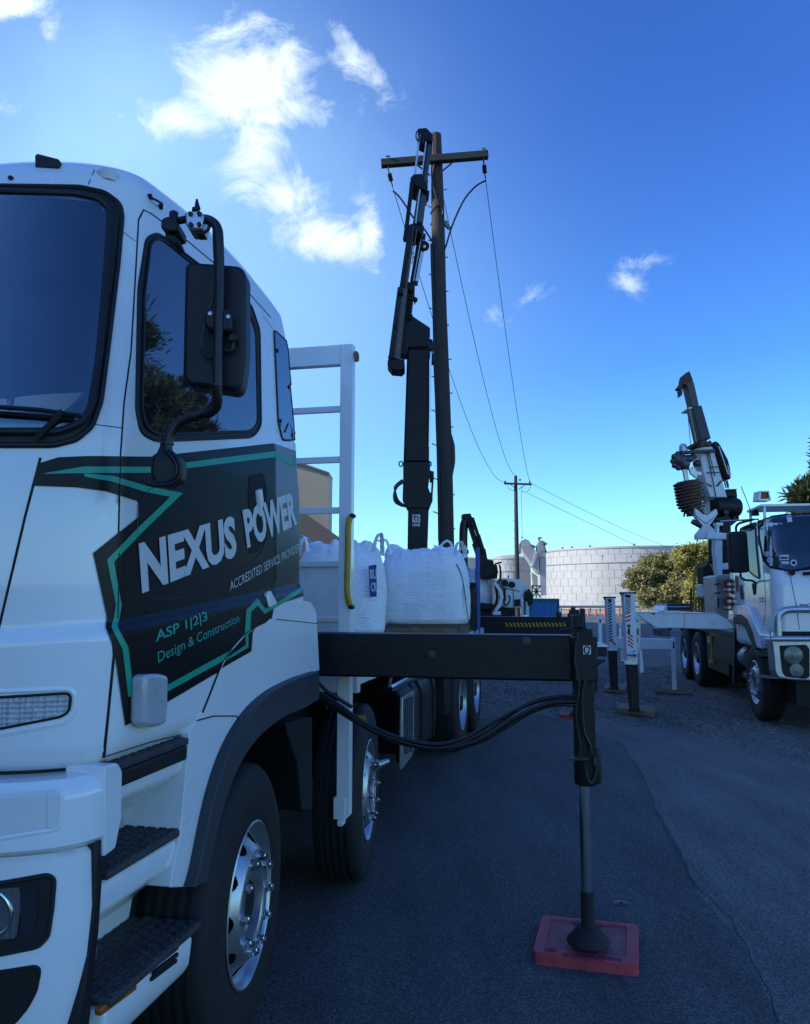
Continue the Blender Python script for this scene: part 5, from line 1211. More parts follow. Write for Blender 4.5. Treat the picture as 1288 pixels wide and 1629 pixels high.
# packers, ropes, posts
def packer(name, pix, h, label, group=None, mats=timber):
    c = sum((gnd(x, y, 0) for x, y in pix), Vector()) / len(pix); m2 = MB(); m2.prism([gnd(x, y, 0.0) for x, y in pix], (0, 0, h))
    o = m2.build(name, mats, None, bev=.01, smooth=30)
    for v in o.data.vertices: v.co -= c
    o.location = c; return o, c
tag(packer('timber_packer', [(978, 1134), (1040, 1142), (1045, 1132), (988, 1125)], .075, '')[0], 'thick timber block under the nearer white jack leg', 'timber block', 'timber blocks under the drill truck jacks')
tag(packer('timber_packer', [(960, 1101), (994, 1103), (998, 1094), (964, 1092)], .07, '')[0], 'smaller timber block under the farther white jack leg', 'timber block', 'timber blocks under the drill truck jacks')


def marker(px, py, h, wm_, label, refl, d=.03):
    g = gnd(px, py); t_ = thing('marker_post', g, label, 'marker post', group='white marker posts by the roadside')
    m2 = MB(); m2.prism([g + Vector((-wm_ / 2, 0, 0)), g + Vector((wm_ / 2, 0, 0)), g + Vector((wm_ / 2 + .012, 0, h)), g + Vector((-wm_ / 2 + .012, 0, h))], (0, d, 0)); m2.build('post', white2, t_, bev=.006)
    m2 = MB(); m2.box((g.x - wm_ * .22 + .012, g.y - .004, g.z + h * .80), (g.x + wm_ * .2 + .012, g.y, g.z + h * .92)); m2.build('reflector', gap if refl == 0 else redmark, t_)
marker(1073, 1100, .98, .075, 'white marker post standing beside the drill truck rear wheels', 0)
marker(955, 1026, 1.0, .13, 'distant white marker post left of the far jack leg', 0)
marker(987, 1023, .72, .10, 'distant white marker post between the two jack legs', 1)
mb = MB(); rg = gnd(1070, 1103)
random.seed(3)
pts = []
for i in range(70): a = i * .55; rr = .12 + .09 * math.sin(i * .83) + .03 * random.random(); pts.append(rg + Vector((rr * 1.5 * math.cos(a) + .02 * random.random(), -.05 + rr * math.sin(a), .015 + .03 * random.random())))
pts += [gnd(1085, 1102, .015), gnd(1100, 1100, .015), gnd(1098, 1097, .015), gnd(1110, 1095, .015)]
mb.tube(pts, .012, 6, smooth=2); o = mb.build('rope', timber); tag(o, 'loose pile of pale rope round the foot of the marker post', 'rope')
for ob_ in (o,):
    c = rg.copy()
    for v in ob_.data.vertices: v.co -= c
    ob_.location = c
# ============================================================ GROUND
def ground_mat(name, base, dark, light, sc_, bump, speck=.5, rough=.9, patch=.35, bdist=.01, psc=.45):
    m = bpy.data.materials.new(name); m.use_nodes = True; t = m.node_tree; n = t.nodes; l = t.links; p = n['Principled BSDF']; p.inputs['Roughness'].default_value = rough
    g = n.new('ShaderNodeNewGeometry')
    a = n.new('ShaderNodeTexNoise'); a.inputs['Scale'].default_value = psc; a.inputs['Detail'].default_value = 7; a.inputs['Roughness'].default_value = .6; l.new(g.outputs['Position'], a.inputs['Vector'])
    r = n.new('ShaderNodeValToRGB'); r.color_ramp.elements[0].position = .32; r.color_ramp.elements[1].position = .68
    r.color_ramp.elements[0].color = (*[c * (1 - patch) for c in base], 1); r.color_ramp.elements[1].color = (*[c * (1 + patch) for c in base], 1); l.new(a.outputs['Fac'], r.inputs[0])
    v = n.new('ShaderNodeTexVoronoi'); v.inputs['Scale'].default_value = sc_; l.new(g.outputs['Position'], v.inputs['Vector'])
    vr = n.new('ShaderNodeValToRGB'); l.new(v.outputs['Color'], vr.inputs[0])
    vr.color_ramp.elements[0].position = .25; vr.color_ramp.elements[1].position = .95; vr.color_ramp.elements[0].color = (*dark, 1); vr.color_ramp.elements[1].color = (*light, 1); e_ = vr.color_ramp.elements.new(.62); e_.color = (*[(a_ * .62 + b_ * .38) for a_, b_ in zip(dark, light)], 1)
    mx_ = n.new('ShaderNodeMix'); mx_.data_type = 'RGBA'; mx_.inputs[0].default_value = speck; l.new(r.outputs[0], mx_.inputs[6]); l.new(vr.outputs[0], mx_.inputs[7]); 
    mm_ = n.new('ShaderNodeMix'); mm_.data_type = 'RGBA'; mm_.blend_type = 'MULTIPLY'; mm_.inputs[0].default_value = .6
    b2 = n.new('ShaderNodeTexNoise'); b2.inputs['Scale'].default_value = 6; b2.inputs['Detail'].default_value = 6; sm_ = n.new('ShaderNodeMapping'); sm_.inputs['Scale'].default_value = (.55, .12, 1); sm_.inputs['Rotation'].default_value = (0, 0, .2); l.new(g.outputs['Position'], sm_.inputs[0]); l.new(sm_.outputs[0], b2.inputs['Vector'])
    b3 = n.new('ShaderNodeMapRange'); l.new(b2.outputs['Fac'], b3.inputs[0]); b3.inputs[1].default_value = .3; b3.inputs[2].default_value = .7; b3.inputs[3].default_value = .6; b3.inputs[4].default_value = 1.35
    l.new(mx_.outputs[2], mm_.inputs[6]); l.new(b3.outputs[0], mm_.inputs[7]); l.new(mm_.outputs[2], p.inputs['Base Color'])
    bp = n.new('ShaderNodeBump'); bp.inputs['Strength'].default_value = bump; bp.inputs['Distance'].default_value = bdist; l.new(v.outputs['Distance'], bp.inputs['Height']); l.new(bp.outputs[0], p.inputs['Normal'])
    return m


m_asph = ground_mat('asphalt', (.125, .118, .110), (.02, .02, .022), (.36, .35, .34), 140, .7, .5, .85, .40, .006)
m_grav = ground_mat('gravel', (.15, .14, .13), (.05, .046, .044), (.42, .39, .36), 42, 1.0, .6, .95, .4, .03)
m_road = ground_mat('worn_asphalt', (.10, .10, .105), (.07, .07, .075), (.15, .15, .15), 60, .3, .3, .85, .2)
m_dirt = ground_mat('dry_earth', (.26, .20, .13), (.14, .11, .07), (.34, .28, .2), 20, .5, .3, .95, .3)


def sheet(name, pts, z, mat, kind='structure', sub=0):
    m2 = MB(); m2.add([(x, y, z) for x, y in pts], [tuple(range(len(pts)))]); o = m2.build(name, mat, smooth=0); o['kind'] = kind; return o


sheet('ground', [(-900, -300), (900, -300), (900, 1500), (-900, 1500)], -.016, m_dirt)
sheet('far_road', [(-60, 17.5), (80, 17.5), (80, 82), (-60, 82)], -.012, m_road)
# gravel apron, gently uneven
def gz(x, y): return -.008 + .05 * max(0, noise.noise((x * .35, y * .35, 3))) * min(1, max(0, (y - 9.5) * .5)) * min(1, max(0, (24 - y) * .3))
mb = MB(); nx, ny = 150, 110; xs = [-14 + 44 * i / nx for i in range(nx + 1)]; ys = [8.6 + 17 * j / ny for j in range(ny + 1)]
def gy(x, j): return ys[j]
mb.add([(x, y, gz(x, y) if 0 < j < ny else -.010) for j, y in enumerate(ys) for x in xs], [(j * (nx + 1) + i, j * (nx + 1) + i + 1, (j + 1) * (nx + 1) + i + 1, (j + 1) * (nx + 1) + i) for j in range(ny) for i in range(nx)])
o = mb.build('gravel_ground', m_grav); o['kind'] = 'structure'
edge = [gnd(x, y) for x, y in ((1500, 1262), (1400, 1232), (1288, 1205), (1225, 1198), (1165, 1186), (1120, 1172), (1060, 1160), (1000, 1148), (960, 1142), (900, 1132), (860, 1124), (820, 1118), (780, 1122), (740, 1120))]
ep = []
for i in range(len(edge) - 1):
    for k in range(8): q = edge[i].lerp(edge[i + 1], k / 8); ep.append((q.x, q.y + .10 * noise.noise((q.x * 2.2, q.y, 1)) + .04 * noise.noise((q.x * 9, q.y, 5))))
sheet('asphalt_yard', [(-22, -14), (24, -14), (24, 5)] + [(e[0], e[1]) for e in ep] + [(-1.5, 12.0), (-22, 12.2)], 0.048, m_asph) if False else None
o = sheet('asphalt_yard', [(-22, -14), (24, -14), (24, ep[0][1])] + ep + [(-1.5, 12.0), (-22, 12.2)], 0.0, m_asph)
# the seam between two lays of asphalt and smaller cracks
def crackmesh(name, pix, w, mat, z, sd_=0):
    m2 = MB(); pts = []
    for i in range(len(pix) - 1):
        a, b = gnd(*pix[i]), gnd(*pix[i + 1]); k = max(2, int((b - a).length / .05))
        for j in range(k): q = a.lerp(b, j / k); pts.append((q.x + .022 * noise.noise((q.x * 7, q.y * 7, sd_)) , q.y + .02 * noise.noise((q.x * 7, q.y * 7, sd_ + 9))))
    for i in range(len(pts) - 1):
        a, b = Vector(pts[i]), Vector(pts[i + 1]); d = (b - a)
        if d.length < 1e-6: continue
        n_ = Vector((-d.y, d.x)).normalized(); ww = w * (.5 + 1.0 * abs(noise.noise((a.x * 5, a.y * 5, sd_ + 2)))); w2_ = w * (.5 + 1.0 * abs(noise.noise((b.x * 5, b.y * 5, sd_ + 2))))
        m2.add([(a.x + n_.x * ww, a.y + n_.y * ww, z), (a.x - n_.x * ww, a.y - n_.y * ww, z), (b.x - n_.x * w2_, b.y - n_.y * w2_, z), (b.x + n_.x * w2_, b.y + n_.y * w2_, z)], [(0, 1, 2, 3)])
    o = m2.build(name, mat, smooth=0); o['kind'] = 'structure'; return o
crk = M('crack', (.014, .014, .015), .95); pale = ground_mat('pale_edge', (.085, .083, .08), (.03, .03, .03), (.16, .16, .16), 120, .6, .5, .9, .3)
crackmesh('road_crack', [(1045, 1292), (1100, 1402), (1160, 1460), (1230, 1590), (1240, 1640)], .0035, crk, .0042)
crackmesh('road_crack', [(1075, 1345), (1130, 1415), (1200, 1480), (1260, 1560)], .0016, crk, .0046, 4)
crackmesh('road_crack', [(990, 1350), (1040, 1380), (1095, 1395)], .002, crk, .0042, 7)
crackmesh('road_seam', [(860, 1136), (930, 1160), (990, 1185), (1022, 1230), (1045, 1290), (1080, 1350), (1110, 1420)], .010, pale, .004, 11)
crackmesh('road_crack', [(870, 1350), (905, 1375), (930, 1400)], .002, crk, .0042, 13)
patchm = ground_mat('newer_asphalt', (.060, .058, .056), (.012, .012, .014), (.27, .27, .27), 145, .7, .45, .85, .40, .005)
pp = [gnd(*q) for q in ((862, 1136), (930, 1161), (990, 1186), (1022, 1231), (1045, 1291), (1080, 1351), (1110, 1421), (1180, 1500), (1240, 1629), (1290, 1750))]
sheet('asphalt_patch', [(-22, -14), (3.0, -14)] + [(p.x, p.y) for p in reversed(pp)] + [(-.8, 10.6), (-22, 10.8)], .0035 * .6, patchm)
# loose stones
random.seed(21); mb = MB()
def stone(x, y, z, r):
    vs = []
    for a, b, c in ((1, 0, 0), (-1, 0, 0), (0, 1, 0), (0, -1, 0), (0, 0, 1), (0, 0, -.6)): vs.append((x + a * r * random.uniform(.6, 1.2), y + b * r * random.uniform(.6, 1.2), z + c * r * random.uniform(.5, .9)))
    mb.add(vs, [(0, 2, 4), (2, 1, 4), (1, 3, 4), (3, 0, 4), (2, 0, 5), (1, 2, 5), (3, 1, 5), (0, 3, 5)])
for i in range(9000):
    y = 10.6 + 9 * random.random() ** 1.3; x = random.uniform(-1.5, 9.5)
    g = gz(x, y); stone(x, y, g + .004, random.uniform(.008, .024))
for i in range(260):
    e = random.choice(ep); stone(e[0] + random.gauss(0, .15), e[1] - abs(random.gauss(0, .25)), .004, random.uniform(.005, .016))
for i in range(420): y = random.uniform(2.6, 10.5); stone(random.uniform(-.3, .75) * y * .7 + .3, y, .003, random.uniform(.002, .007) * (1 + (random.random() > .96)))
o = mb.build('gravel', m_grav, smooth=0); o['kind'] = 'stuff'
# disc lying on the asphalt
g = gnd(988, 1438); mb = MB(); mb.lathe(g, (0, 0, 1), [(.009, .004), (.009, .007), (.012, .009), (.040, .006), (.046, .003), (.046, 0)], 28); o = mb.build('survey_disc', steeldk)
for v in o.data.vertices: v.co -= g
o.location = g; tag(o, 'small round metal washer lying on the asphalt behind the red pad', 'metal disc')

# ============================================================ red outrigger pads
def redpad(name, corners, h, label, detail=True):
    P = [gnd(x, y, h) for x, y in corners]; c = sum(P, Vector()) / 4; c.z = 0
    root = thing(name, c, label, 'outrigger pad', group='red outrigger pads')
    q2 = rounded([(p.x, p.y) for p in P], .035)
    inner = [tuple(Vector((c.x, c.y)).lerp(Vector((p.x, p.y)), .78) + (Vector((0, .012)))) for p in P]
    m2 = MB(); n_ = len(q2); k = 40
    # frame ring with a shallow recess in the middle
    bm_ = bmesh.new(); out_b = [bm_.verts.new((x, y, 0.0)) for x, y in q2]; out_t = [bm_.verts.new((x, y, h)) for x, y in q2]
    for i in range(n_): bm_.faces.new((out_b[i], out_b[(i + 1) % n_], out_t[(i + 1) % n_], out_t[i]))
    inn = [bm_.verts.new((x, y, h)) for x, y in inner]; ind_ = [bm_.verts.new((x, y, h - .012)) for x, y in inner]
    for i in range(4): bm_.faces.new((inn[i], inn[(i + 1) % 4], ind_[(i + 1) % 4], ind_[i]))
    seg = n_ // 4
    for i in range(n_):
        a = (i * 4 + 2) // n_ if False else min(3, i // seg); b = min(3, ((i + 1) % n_) // seg)
        if a == b: bm_.faces.new((out_t[i], out_t[(i + 1) % n_], inn[a]))
        else: bm_.faces.new((out_t[i], out_t[(i + 1) % n_], inn[b], inn[a]))
    bm_.verts.index_update(); bm_.verts.ensure_lookup_table()
    m2.add([v.co.copy() for v in bm_.verts], [tuple(v.index for v in f.verts) for f in bm_.faces]); bm_.free()
    m2.build('pad_body', redp, root, bev=.004)
    m2 = MB(); m2.add([(x, y, h - .0105) for x, y in inner], [(0, 1, 2, 3)]); m2.build('pad_recess', redwear, root)
    return root, c
pad, pc = redpad('outrigger_pad', [(846, 1514), (862, 1455), (1015, 1470), (1016, 1534)][::1], .058, 'scuffed red plastic pad under the near stabiliser foot on the asphalt')
redpad('outrigger_pad', [(889, 1136), (893, 1130), (928, 1131), (928, 1138)], .055, 'small distant red pad under the rear stabiliser foot')
def pz(x, y): return gnd(x, y, .0595)
mb = MB(); text_flat(mb, 'GROUND NURSE', pz(893, 1519), pz(989, 1529), pz(989, 1524), pz(893, 1514.5), .03); text_flat(mb, 'Cribbing Co', pz(896, 1524), pz(961, 1531), pz(961, 1526.5), pz(896, 1520), .03)
mb.tube([pz(x, y) for x, y in ((866, 1511), (871, 1509.5), (878, 1510), (886, 1513))], .0025, 6, smooth=3); mb.tube([pz(x, y) for x, y in ((870, 1514), (876, 1512.5), (883, 1515))], .0015, 6, smooth=3)
mb.build('embossed_lettering', reddk, pad)
mb = MB()
for x0 in (918, 951):
    mb.add([pz(x0 + 7.5 * math.cos(a) * (1.0), 1466.5 + (x0 - 918) * .09 + 2.3 * math.sin(a)) for a in [k * math.pi / 10 for k in range(20)]], [tuple(range(20))])
mb.build('hand_hole', reddk, pad, split=True)

# ============================================================ bulk bags on a pallet
def weave_mat():
    m = M('woven_bag', (.88, .88, .88), .55, var=.04, vs=3); t = m.node_tree; n = t.nodes; l = t.links; p = n['Principled BSDF']
    tcn = n.new('ShaderNodeTexCoord'); w = n.new('ShaderNodeTexWave'); w.wave_type = 'BANDS'; w.bands_direction = 'Z'; w.inputs['Scale'].default_value = 14; w.inputs['Distortion'].default_value = 7; w.inputs['Detail'].default_value = 3; w.inputs['Detail Scale'].default_value = 2.5; l.new(tcn.outputs['Object'], w.inputs['Vector'])
    ns_ = n.new('ShaderNodeTexNoise'); ns_.inputs['Scale'].default_value = 7; ns_.inputs['Detail'].default_value = 5; l.new(tcn.outputs['Object'], ns_.inputs['Vector'])
    ad = n.new('ShaderNodeMath'); ad.operation = 'MULTIPLY_ADD'; l.new(w.outputs['Fac'], ad.inputs[0]); ad.inputs[1].default_value = .13; l.new(ns_.outputs['Fac'], ad.inputs[2])
    b = n.new('ShaderNodeBump'); b.inputs['Strength'].default_value = .9; b.inputs['Distance'].default_value = .035; l.new(ad.outputs[0], b.inputs['Height']); l.new(b.outputs[0], p.inputs['Normal'])
    return m
bagm = weave_mat()
def bag(c, wx, wy, h, rz, label, seed):
    root = thing('bulk_bag', c, label, 'bulk bag', rz, 'white bulk bags on the truck tray'); fr = Matrix.Translation(c) @ Matrix.Rotation(rz, 4, 'Z')
    m2 = MB(fr); nr, na = 60, 96; vs = []
    def prof(t):
        return catrom(t, [(0, .86, 0), (.03, .93, .01), (.10, .985, .06), (.3, 1.01, .25), (.55, .995, .5), (.68, .965, .65), (.77, .905, .76), (.85, .82, .85), (.90, .72, .905), (.94, .60, .93), (.97, .48, .915), (1.0, .25, .88)])
    for i in range(nr + 1):
        t = i / nr; s_, zz = prof(t)
        for k in range(na):
            a = 2 * math.pi * k / na; ex = 2 / (3.6 - 1.2 * t); ca, sa = math.cos(a), math.sin(a)
            x = math.copysign(abs(ca) ** ex, ca) * s_; y = math.copysign(abs(sa) ** ex, sa) * s_
            nzv = noise.noise((x * 1.7 + seed, y * 1.7, zz * 2.4)); n2 = noise.noise((x * 5 + seed, y * 5, zz * 5.5)); n3 = noise.noise((a * 5.5 + seed, zz * 1.3, 2.0))
            k_ = 1 + .04 * nzv + .022 * n2 + (.05 * n3 + .03 * n2) * sst(.68, .9, t)
            z_ = zz * h + (.05 * n2 + .07 * nzv + .05 * n3) * sst(.74, .95, t) * h
            vs.append((x * wx / 2 * k_, y * wy / 2 * k_, max(0.0, z_)))
    fs = [(i * na + k, i * na + (k + 1) % na, (i + 1) * na + (k + 1) % na, (i + 1) * na + k) for i in range(nr) for k in range(na)]
    fs += [tuple(range(na))[::-1], tuple(range(nr * na, (nr + 1) * na))]
    m2.add(vs, fs); m2.build('bag_body', bagm, root, smooth=75)
    random.seed(int(seed * 10)); m3 = None
    for sx, sy in ((-1, -1), (1, -1), (1, 1), (-1, 1)):
        m3 = MB(fr); px_, py_ = sx * wx * .40, sy * wy * .40; ang = math.atan2(sy, sx) + random.uniform(-.4, .4)
        p0 = Vector((px_ - .11 * math.cos(ang + 1.57), py_ - .11 * math.sin(ang + 1.57), h * .84)); p1 = Vector((px_ + .11 * math.cos(ang + 1.57), py_ + .11 * math.sin(ang + 1.57), h * .84)); top = Vector((px_, py_, h * (1.0 + random.uniform(-.02, .06)))) + Vector((math.cos(ang), math.sin(ang), 0)) * random.uniform(-.02, .05)
        pts = []
        for j in range(13):
            t = j / 12; q = p0.lerp(p1, t); b_ = 4 * t * (1 - t); pts.append(q + (top - (p0 + p1) / 2) * b_ ** .6)
        vsl = []; dn = Vector((math.cos(ang), math.sin(ang), .3)).normalized()
        for j, q in enumerate(pts): wv = .024; o_ = dn * wv; vsl += [q - o_, q + o_, q + o_ + Vector((0, 0, .008)), q - o_ + Vector((0, 0, .008))]
        fl = []
        for j in range(12):
            for k in range(4): fl.append((j * 4 + k, j * 4 + (k + 1) % 4, (j + 1) * 4 + (k + 1) % 4, (j + 1) * 4 + k))
        m3.add(vsl, fl); m3.build('lifting_loop', bagm, root, smooth=60)
    return root, fr
pzt = at(680, 993.5, 8.95).z
b2c = TM @ Vector((-.47, 6.1, 0)); b2c.z = pzt; b2c.x = at(676, 900, 9.3).x; b2c.y = 9.35
bg2, fr2 = bag(b2c, 1.07, .98, (at(674, 862, 8.95).z - pzt), -TA * .4, 'bulging white bulk bag on a timber pallet, fully in view on the tray', 1.3)
b1c = Vector((at(537, 900, 8.5).x, 8.9, 0)); b1c.z = 1.30
bg1, fr1 = bag(b1c, 1.04, .98, (at(560, 853, 8.5).z - 1.3), .05, 'white bulk bag with a blue panel, partly hidden behind the ladder frame', 4.1)
mb = MB(); yl = b1c.y - .47
mb.prism([at(x, y, yl - .03) for x, y in ((586, 900), (598.5, 898), (599, 949), (588, 950))], (0, .03, 0)); lb = mb.build('printed_label', M('blue_print', (.01, .06, .25), .5), bg1)
mb = MB(); text_flat(mb, 'BU', *[at(x, y, yl - .033) for x, y in ((588.5, 921), (599, 921), (598.5, 905), (588, 906))], .03); text_flat(mb, 'CR', *[at(x, y, yl - .033) for x, y in ((590, 941), (599, 941), (599, 926), (589.5, 927))], .03); mb.build('label_lettering', offwhite, lb)
mb = MB(); mb.tube([at(x, y, 8.95) for x, y in ((726, 897), (733, 912), (738, 935), (741, 955))], .006, 6, smooth=3); mb.tube([at(x, y, 8.93) for x, y in ((738, 935), (743, 975), (748, 1005))], .006, 6); mb.build('seam_cord', M('teal_cord', (.03, .10, .12), .6), bg2)
# tag hanging on the rear loop
mb = MB(); mb.tube([at(*p, 9.3) for p in ((701, 868), (711, 860), (719, 868), (714, 879), (705, 872))], .016, 6, closed=True, smooth=2); mb.build('lifting_loop', bagm, bg2)
# pallet
pf = Matrix.Translation(Vector((at(660, 993, 8.9).x, 8.78, 1.30))) @ Matrix.Rotation(-TA * .3, 4, 'Z')
plh = pzt - 1.30
pal = thing('pallet', pf.translation, 'weathered timber pallet beneath the white bulk bags', 'pallet', -TA * .3)
mb = MB(pf)
for k in range(7): mb.box((-.62, k * .17, plh - .022), (.60, k * .17 + .12, plh))
mb.build('deck_board', timberdk, pal, bev=.003, split=True)
mb = MB(pf)
for x in (-.62, -.05, .50): mb.box((x, .0, .0), (x + .1, 1.1, plh - .0225))
mb.box((-.62, .015, .0), (.6, .05, plh - .024)); mb.build('bearer', timber, pal, bev=.003)

# ============================================================ power poles and wires
YP = 16.0
pw = M('pole_timber', (.048, .040, .036), .85, var=.4, vs=3, bump=.8, bs=14, streak=(8, 8, .6)); xarm = M('crossarm_timber', (.035, .038, .030), .8, var=.3, vs=5, bump=.4, bs=20, streak=(1, 8, 8))
gal = M('galvanised_steel', (.20, .21, .22), .45, metal=.7, var=.2)
def px_at_base(): return at(714, 1072, YP)
pb = Vector((at(713.5, 1078, YP).x, YP, 0)); pole = thing('power_pole', pb, 'tall near timber power pole with climbing pegs beside the raised crane', 'power pole', group='timber power poles')
cl = [(713.5, 1078, .20), (709.5, 860, .175), (707.5, 720, .172), (699.5, 500, .165), (696.5, 350, .15), (693.5, 216, .125)]
cl = [(713.5, 1078, .185), (709.7, 860, .165), (706.7, 720, .165), (699.3, 500, .155), (696.3, 350, .142), (693.0, 214.5, .118)]
mb = MB(); Z = []
n_, sg = 60, 28; vs = []
for i in range(n_ + 1):
    t = i / n_; f_ = t * (len(cl) - 1); j = min(len(cl) - 2, int(f_)); u = f_ - j
    x = cl[j][0] + (cl[j + 1][0] - cl[j][0]) * u; y = cl[j][1] + (cl[j + 1][1] - cl[j][1]) * u; r_ = cl[j][2] + (cl[j + 1][2] - cl[j][2]) * u
    c = at(x, y, YP); c.z = max(0, c.z)
    for k in range(sg): a = 2 * math.pi * k / sg; rr = r_ * (1 + .05 * noise.noise((math.cos(a) * 1.5, math.sin(a) * 1.5, c.z * .4)) + .03 * noise.noise((math.cos(a) * 6, math.sin(a) * 6, c.z * .3))); vs.append((c.x + rr * math.cos(a), c.y + rr * math.sin(a), c.z))
mb.add(vs, [(i * sg + k, i * sg + (k + 1) % sg, (i + 1) * sg + (k + 1) % sg, (i + 1) * sg + k) for i in range(n_) for k in range(sg)] + [tuple(range(n_ * sg, (n_ + 1) * sg))])
mb.build('pole_shaft', pw, pole, smooth=60)
mb = MB(); a_, b_ = at(606, 260.5, YP - .22), at(776, 246.5, YP - .22); b_.y += .0
# the crossarm is a square beam seen from below
mb.beam(a_, b_, .155, .15, (0, 0, 1)); ca_ = mb.build('crossarm', xarm, pole, bev=.008)
mb = MB()
for px_, py_ in ((617, 259), (769, 247)): c = at(px_, py_, YP - .22); mb.beam(c + Vector((0, 0, -.12)), c + Vector((0, 0, .13)), .03, .03); mb.beam(c + Vector((-.045, -.09, .1)), c + Vector((.045, -.09, .1)), .03, .02)
mb.beam(at(719, 259, YP - .2), at(694, 280, YP - .05), .04, .015); mb.beam(at(663, 262, YP - .2), at(684, 279, YP - .05), .04, .015); mb.build('brace', gal, ca_, split=True)
def insulator(pts, par):
    m2 = MB(); m2.tube(pts, .014, 6, smooth=3); (p0, p1) = pts[0].lerp(pts[-1], .28), pts[0].lerp(pts[-1], .72); ax = (p1 - p0).normalized(); L0 = (p1 - p0).length; pr = []
    for k in range(7): pr += [(.035, L0 * k / 7), (.052, L0 * (k + .35) / 7), (.052, L0 * (k + .6) / 7)]
    m2.lathe(p0, ax, [(0, 0)] + pr + [(.03, L0), (0, L0)], 14); return m2.build('insulator', gap, par)
I1 = [at(617, 268, YP - .25), at(621, 283, YP - .15), at(624, 296, YP)]; I2 = [at(769, 254, YP - .25), at(770, 268, YP - .15), at(772, 284, YP)]
insulator(I1, pole); insulator(I2, pole)
for i, yy in enumerate(range(301, 960, 54)):
    mb = MB(); xr = 702 + (yy - 300) * .0145 + (0 if yy < 560 else 5) * min(1, (yy - 300) / 400); mb.tube([at(xr, yy + 2, YP), at(xr + 8, yy, YP), at(xr + 8.01, yy, YP), at(xr + 8.6, yy - .05, YP)], [.011, .011, .024, .022], 8); mb.build('climbing_peg', gal, pole)
    mb = MB(); xl = 688.5 + (yy - 300) * .0175; mb.tube([at(xl, yy + 30, YP), at(xl - 7.5, yy + 27, YP), at(xl - 7.51, yy + 27, YP), at(xl - 8.1, yy + 26.9, YP)], [.011, .011, .024, .022], 8); mb.build('climbing_peg', gal, pole)
mb = MB(); mb.tube([at(x, y, YP - .17) for x, y in ((688, 220), (688.5, 250), (686, 275), (690, 300), (697, 326), (699, 330))], .016, 6, smooth=3); mb.tube([at(x, y, YP - .1) for x, y in ((686, 388), (686.5, 410), (687, 430), (688.5, 470), (690, 520), (691, 580), (694.5, 660), (697.5, 760), (698.5, 860))], .03, 6, smooth=4)
mb.tube([at(x, y, YP) for x, y in ((716.5, 690), (719, 710), (719.5, 735), (717.5, 760))], [.02, .06, .06, .02], 8, smooth=4); mb.slab([(717, 848), (721, 850), (721, 880), (717, 880)], YP, .1)
mb.tube([at(x, y, YP - .2) for x, y in ((685, 340), (689, 334), (697, 327), (704, 335), (703, 342))], .022, 6, smooth=3)
mb.build('pole_cable', hosem, pole, split=True)
mb = MB(); mb.tube([at(704, 357, YP), at(711, 352, YP)], .035, 8); mb.tube([at(708, 356, YP), at(715, 364, YP)], .045, 10); mb.tube([at(703, 362, YP), at(709, 358, YP)], .012, 6); mb.tube([at(685, 356, YP), at(688, 358, YP)], .03, 6); mb.build('line_clamp', gal, pole, split=True)
# far pole
Y2 = 60.0
g2 = at(823.5, 985, Y2); g2.z = 0; pole2 = thing('power_pole', g2, 'distant timber power pole with a small crossarm, before the tanks', 'power pole', group='timber power poles')
mb = MB(); mb.lathe(g2, (0, 0, 1), [(.20, 0), (.17, at(0, 870, Y2).z), (.13, at(0, 758, Y2).z), (0, at(0, 758, Y2).z)], 16); mb.build('pole_shaft', pw, pole2)
mb = MB(); mb.beam(at(801.5, 769, Y2 - .2), at(845.5, 770.5, Y2 - .2), .14, .14, (0, 0, 1)); c2_ = mb.build('crossarm', xarm, pole2)
mb = MB()
for x, y in ((803.5, 766), (842.5, 767), (820.5, 757), (827, 763)): mb.lathe(at(x, y + 3, Y2 - .2), (0, 0, 1), [(.03, 0), (.03, .08), (.08, .1), (.08, .17), (.05, .2), (0, .2)], 10)
mb.beam(at(812, 771, Y2 - .2), at(822, 778, Y2 - .1), .05, .04); mb.beam(at(835, 772, Y2 - .2), at(825, 778, Y2 - .1), .05, .04); mb.build('insulator', gap, pole2, split=True)
mb = MB(); mb.tube([at(x, y, Y2 - .1) for x, y in ((806, 771), (810, 778), (816, 780), (820, 780))], .018, 5, smooth=3); mb.tube([at(x, y, Y2 - .1) for x, y in ((844, 772), (842, 779), (836, 783), (829, 781))], .018, 5, smooth=3); mb.tube([at(829, 772, Y2 - .1), at(829.5, 820, Y2), at(831, 856, Y2 + 1)], .012, 5)
for k in range(9): mb.tube([at(819.5, 800 + k * 14, Y2), at(816.5, 800 + k * 14, Y2)], .02, 5)
mb.build('pole_cable', hosem, pole2, split=True)
# conductors hang between the poles
def wire(p0, p1, mid, r0, label, grp='wires between the power poles', jump=None, name='power_line'):
    """sagging wire through p0 and p1, passing the photo position mid=(px,py)"""
    best = None
    for sgi in range(0, 400):
        sag = sgi * .02; d_ = 1e9
        for k in range(1, 60):
            t = k / 60; q = p0.lerp(p1, t); q.z -= 4 * sag * t * (1 - t); zc = q.y * cp + (q.z - HCAM) * sp; yc = (q.z - HCAM) * cp - q.y * sp
            d_ = min(d_, abs(CX + F * q.x / zc - mid[0]) + abs(CY - F * yc / zc - mid[1]))
        if best is None or d_ < best[0]: best = (d_, sag)
    sag = best[1]; m2 = MB(); pts = []
    for k in range(61): t = k / 60; q = p0.lerp(p1, t); q.z -= 4 * sag * t * (1 - t); pts.append(q)
    m2.tube(pts, [r0 + .012 * k / 60 for k in range(61)], 5)
    if jump:
        for jp in jump: m2.tube(jp[0], jp[1], 8, smooth=6)
    o = m2.build(name, hosem, None); o.data.transform(Matrix.Translation(-p0)); o.location = p0
    return tag(o, label, 'power line', grp)
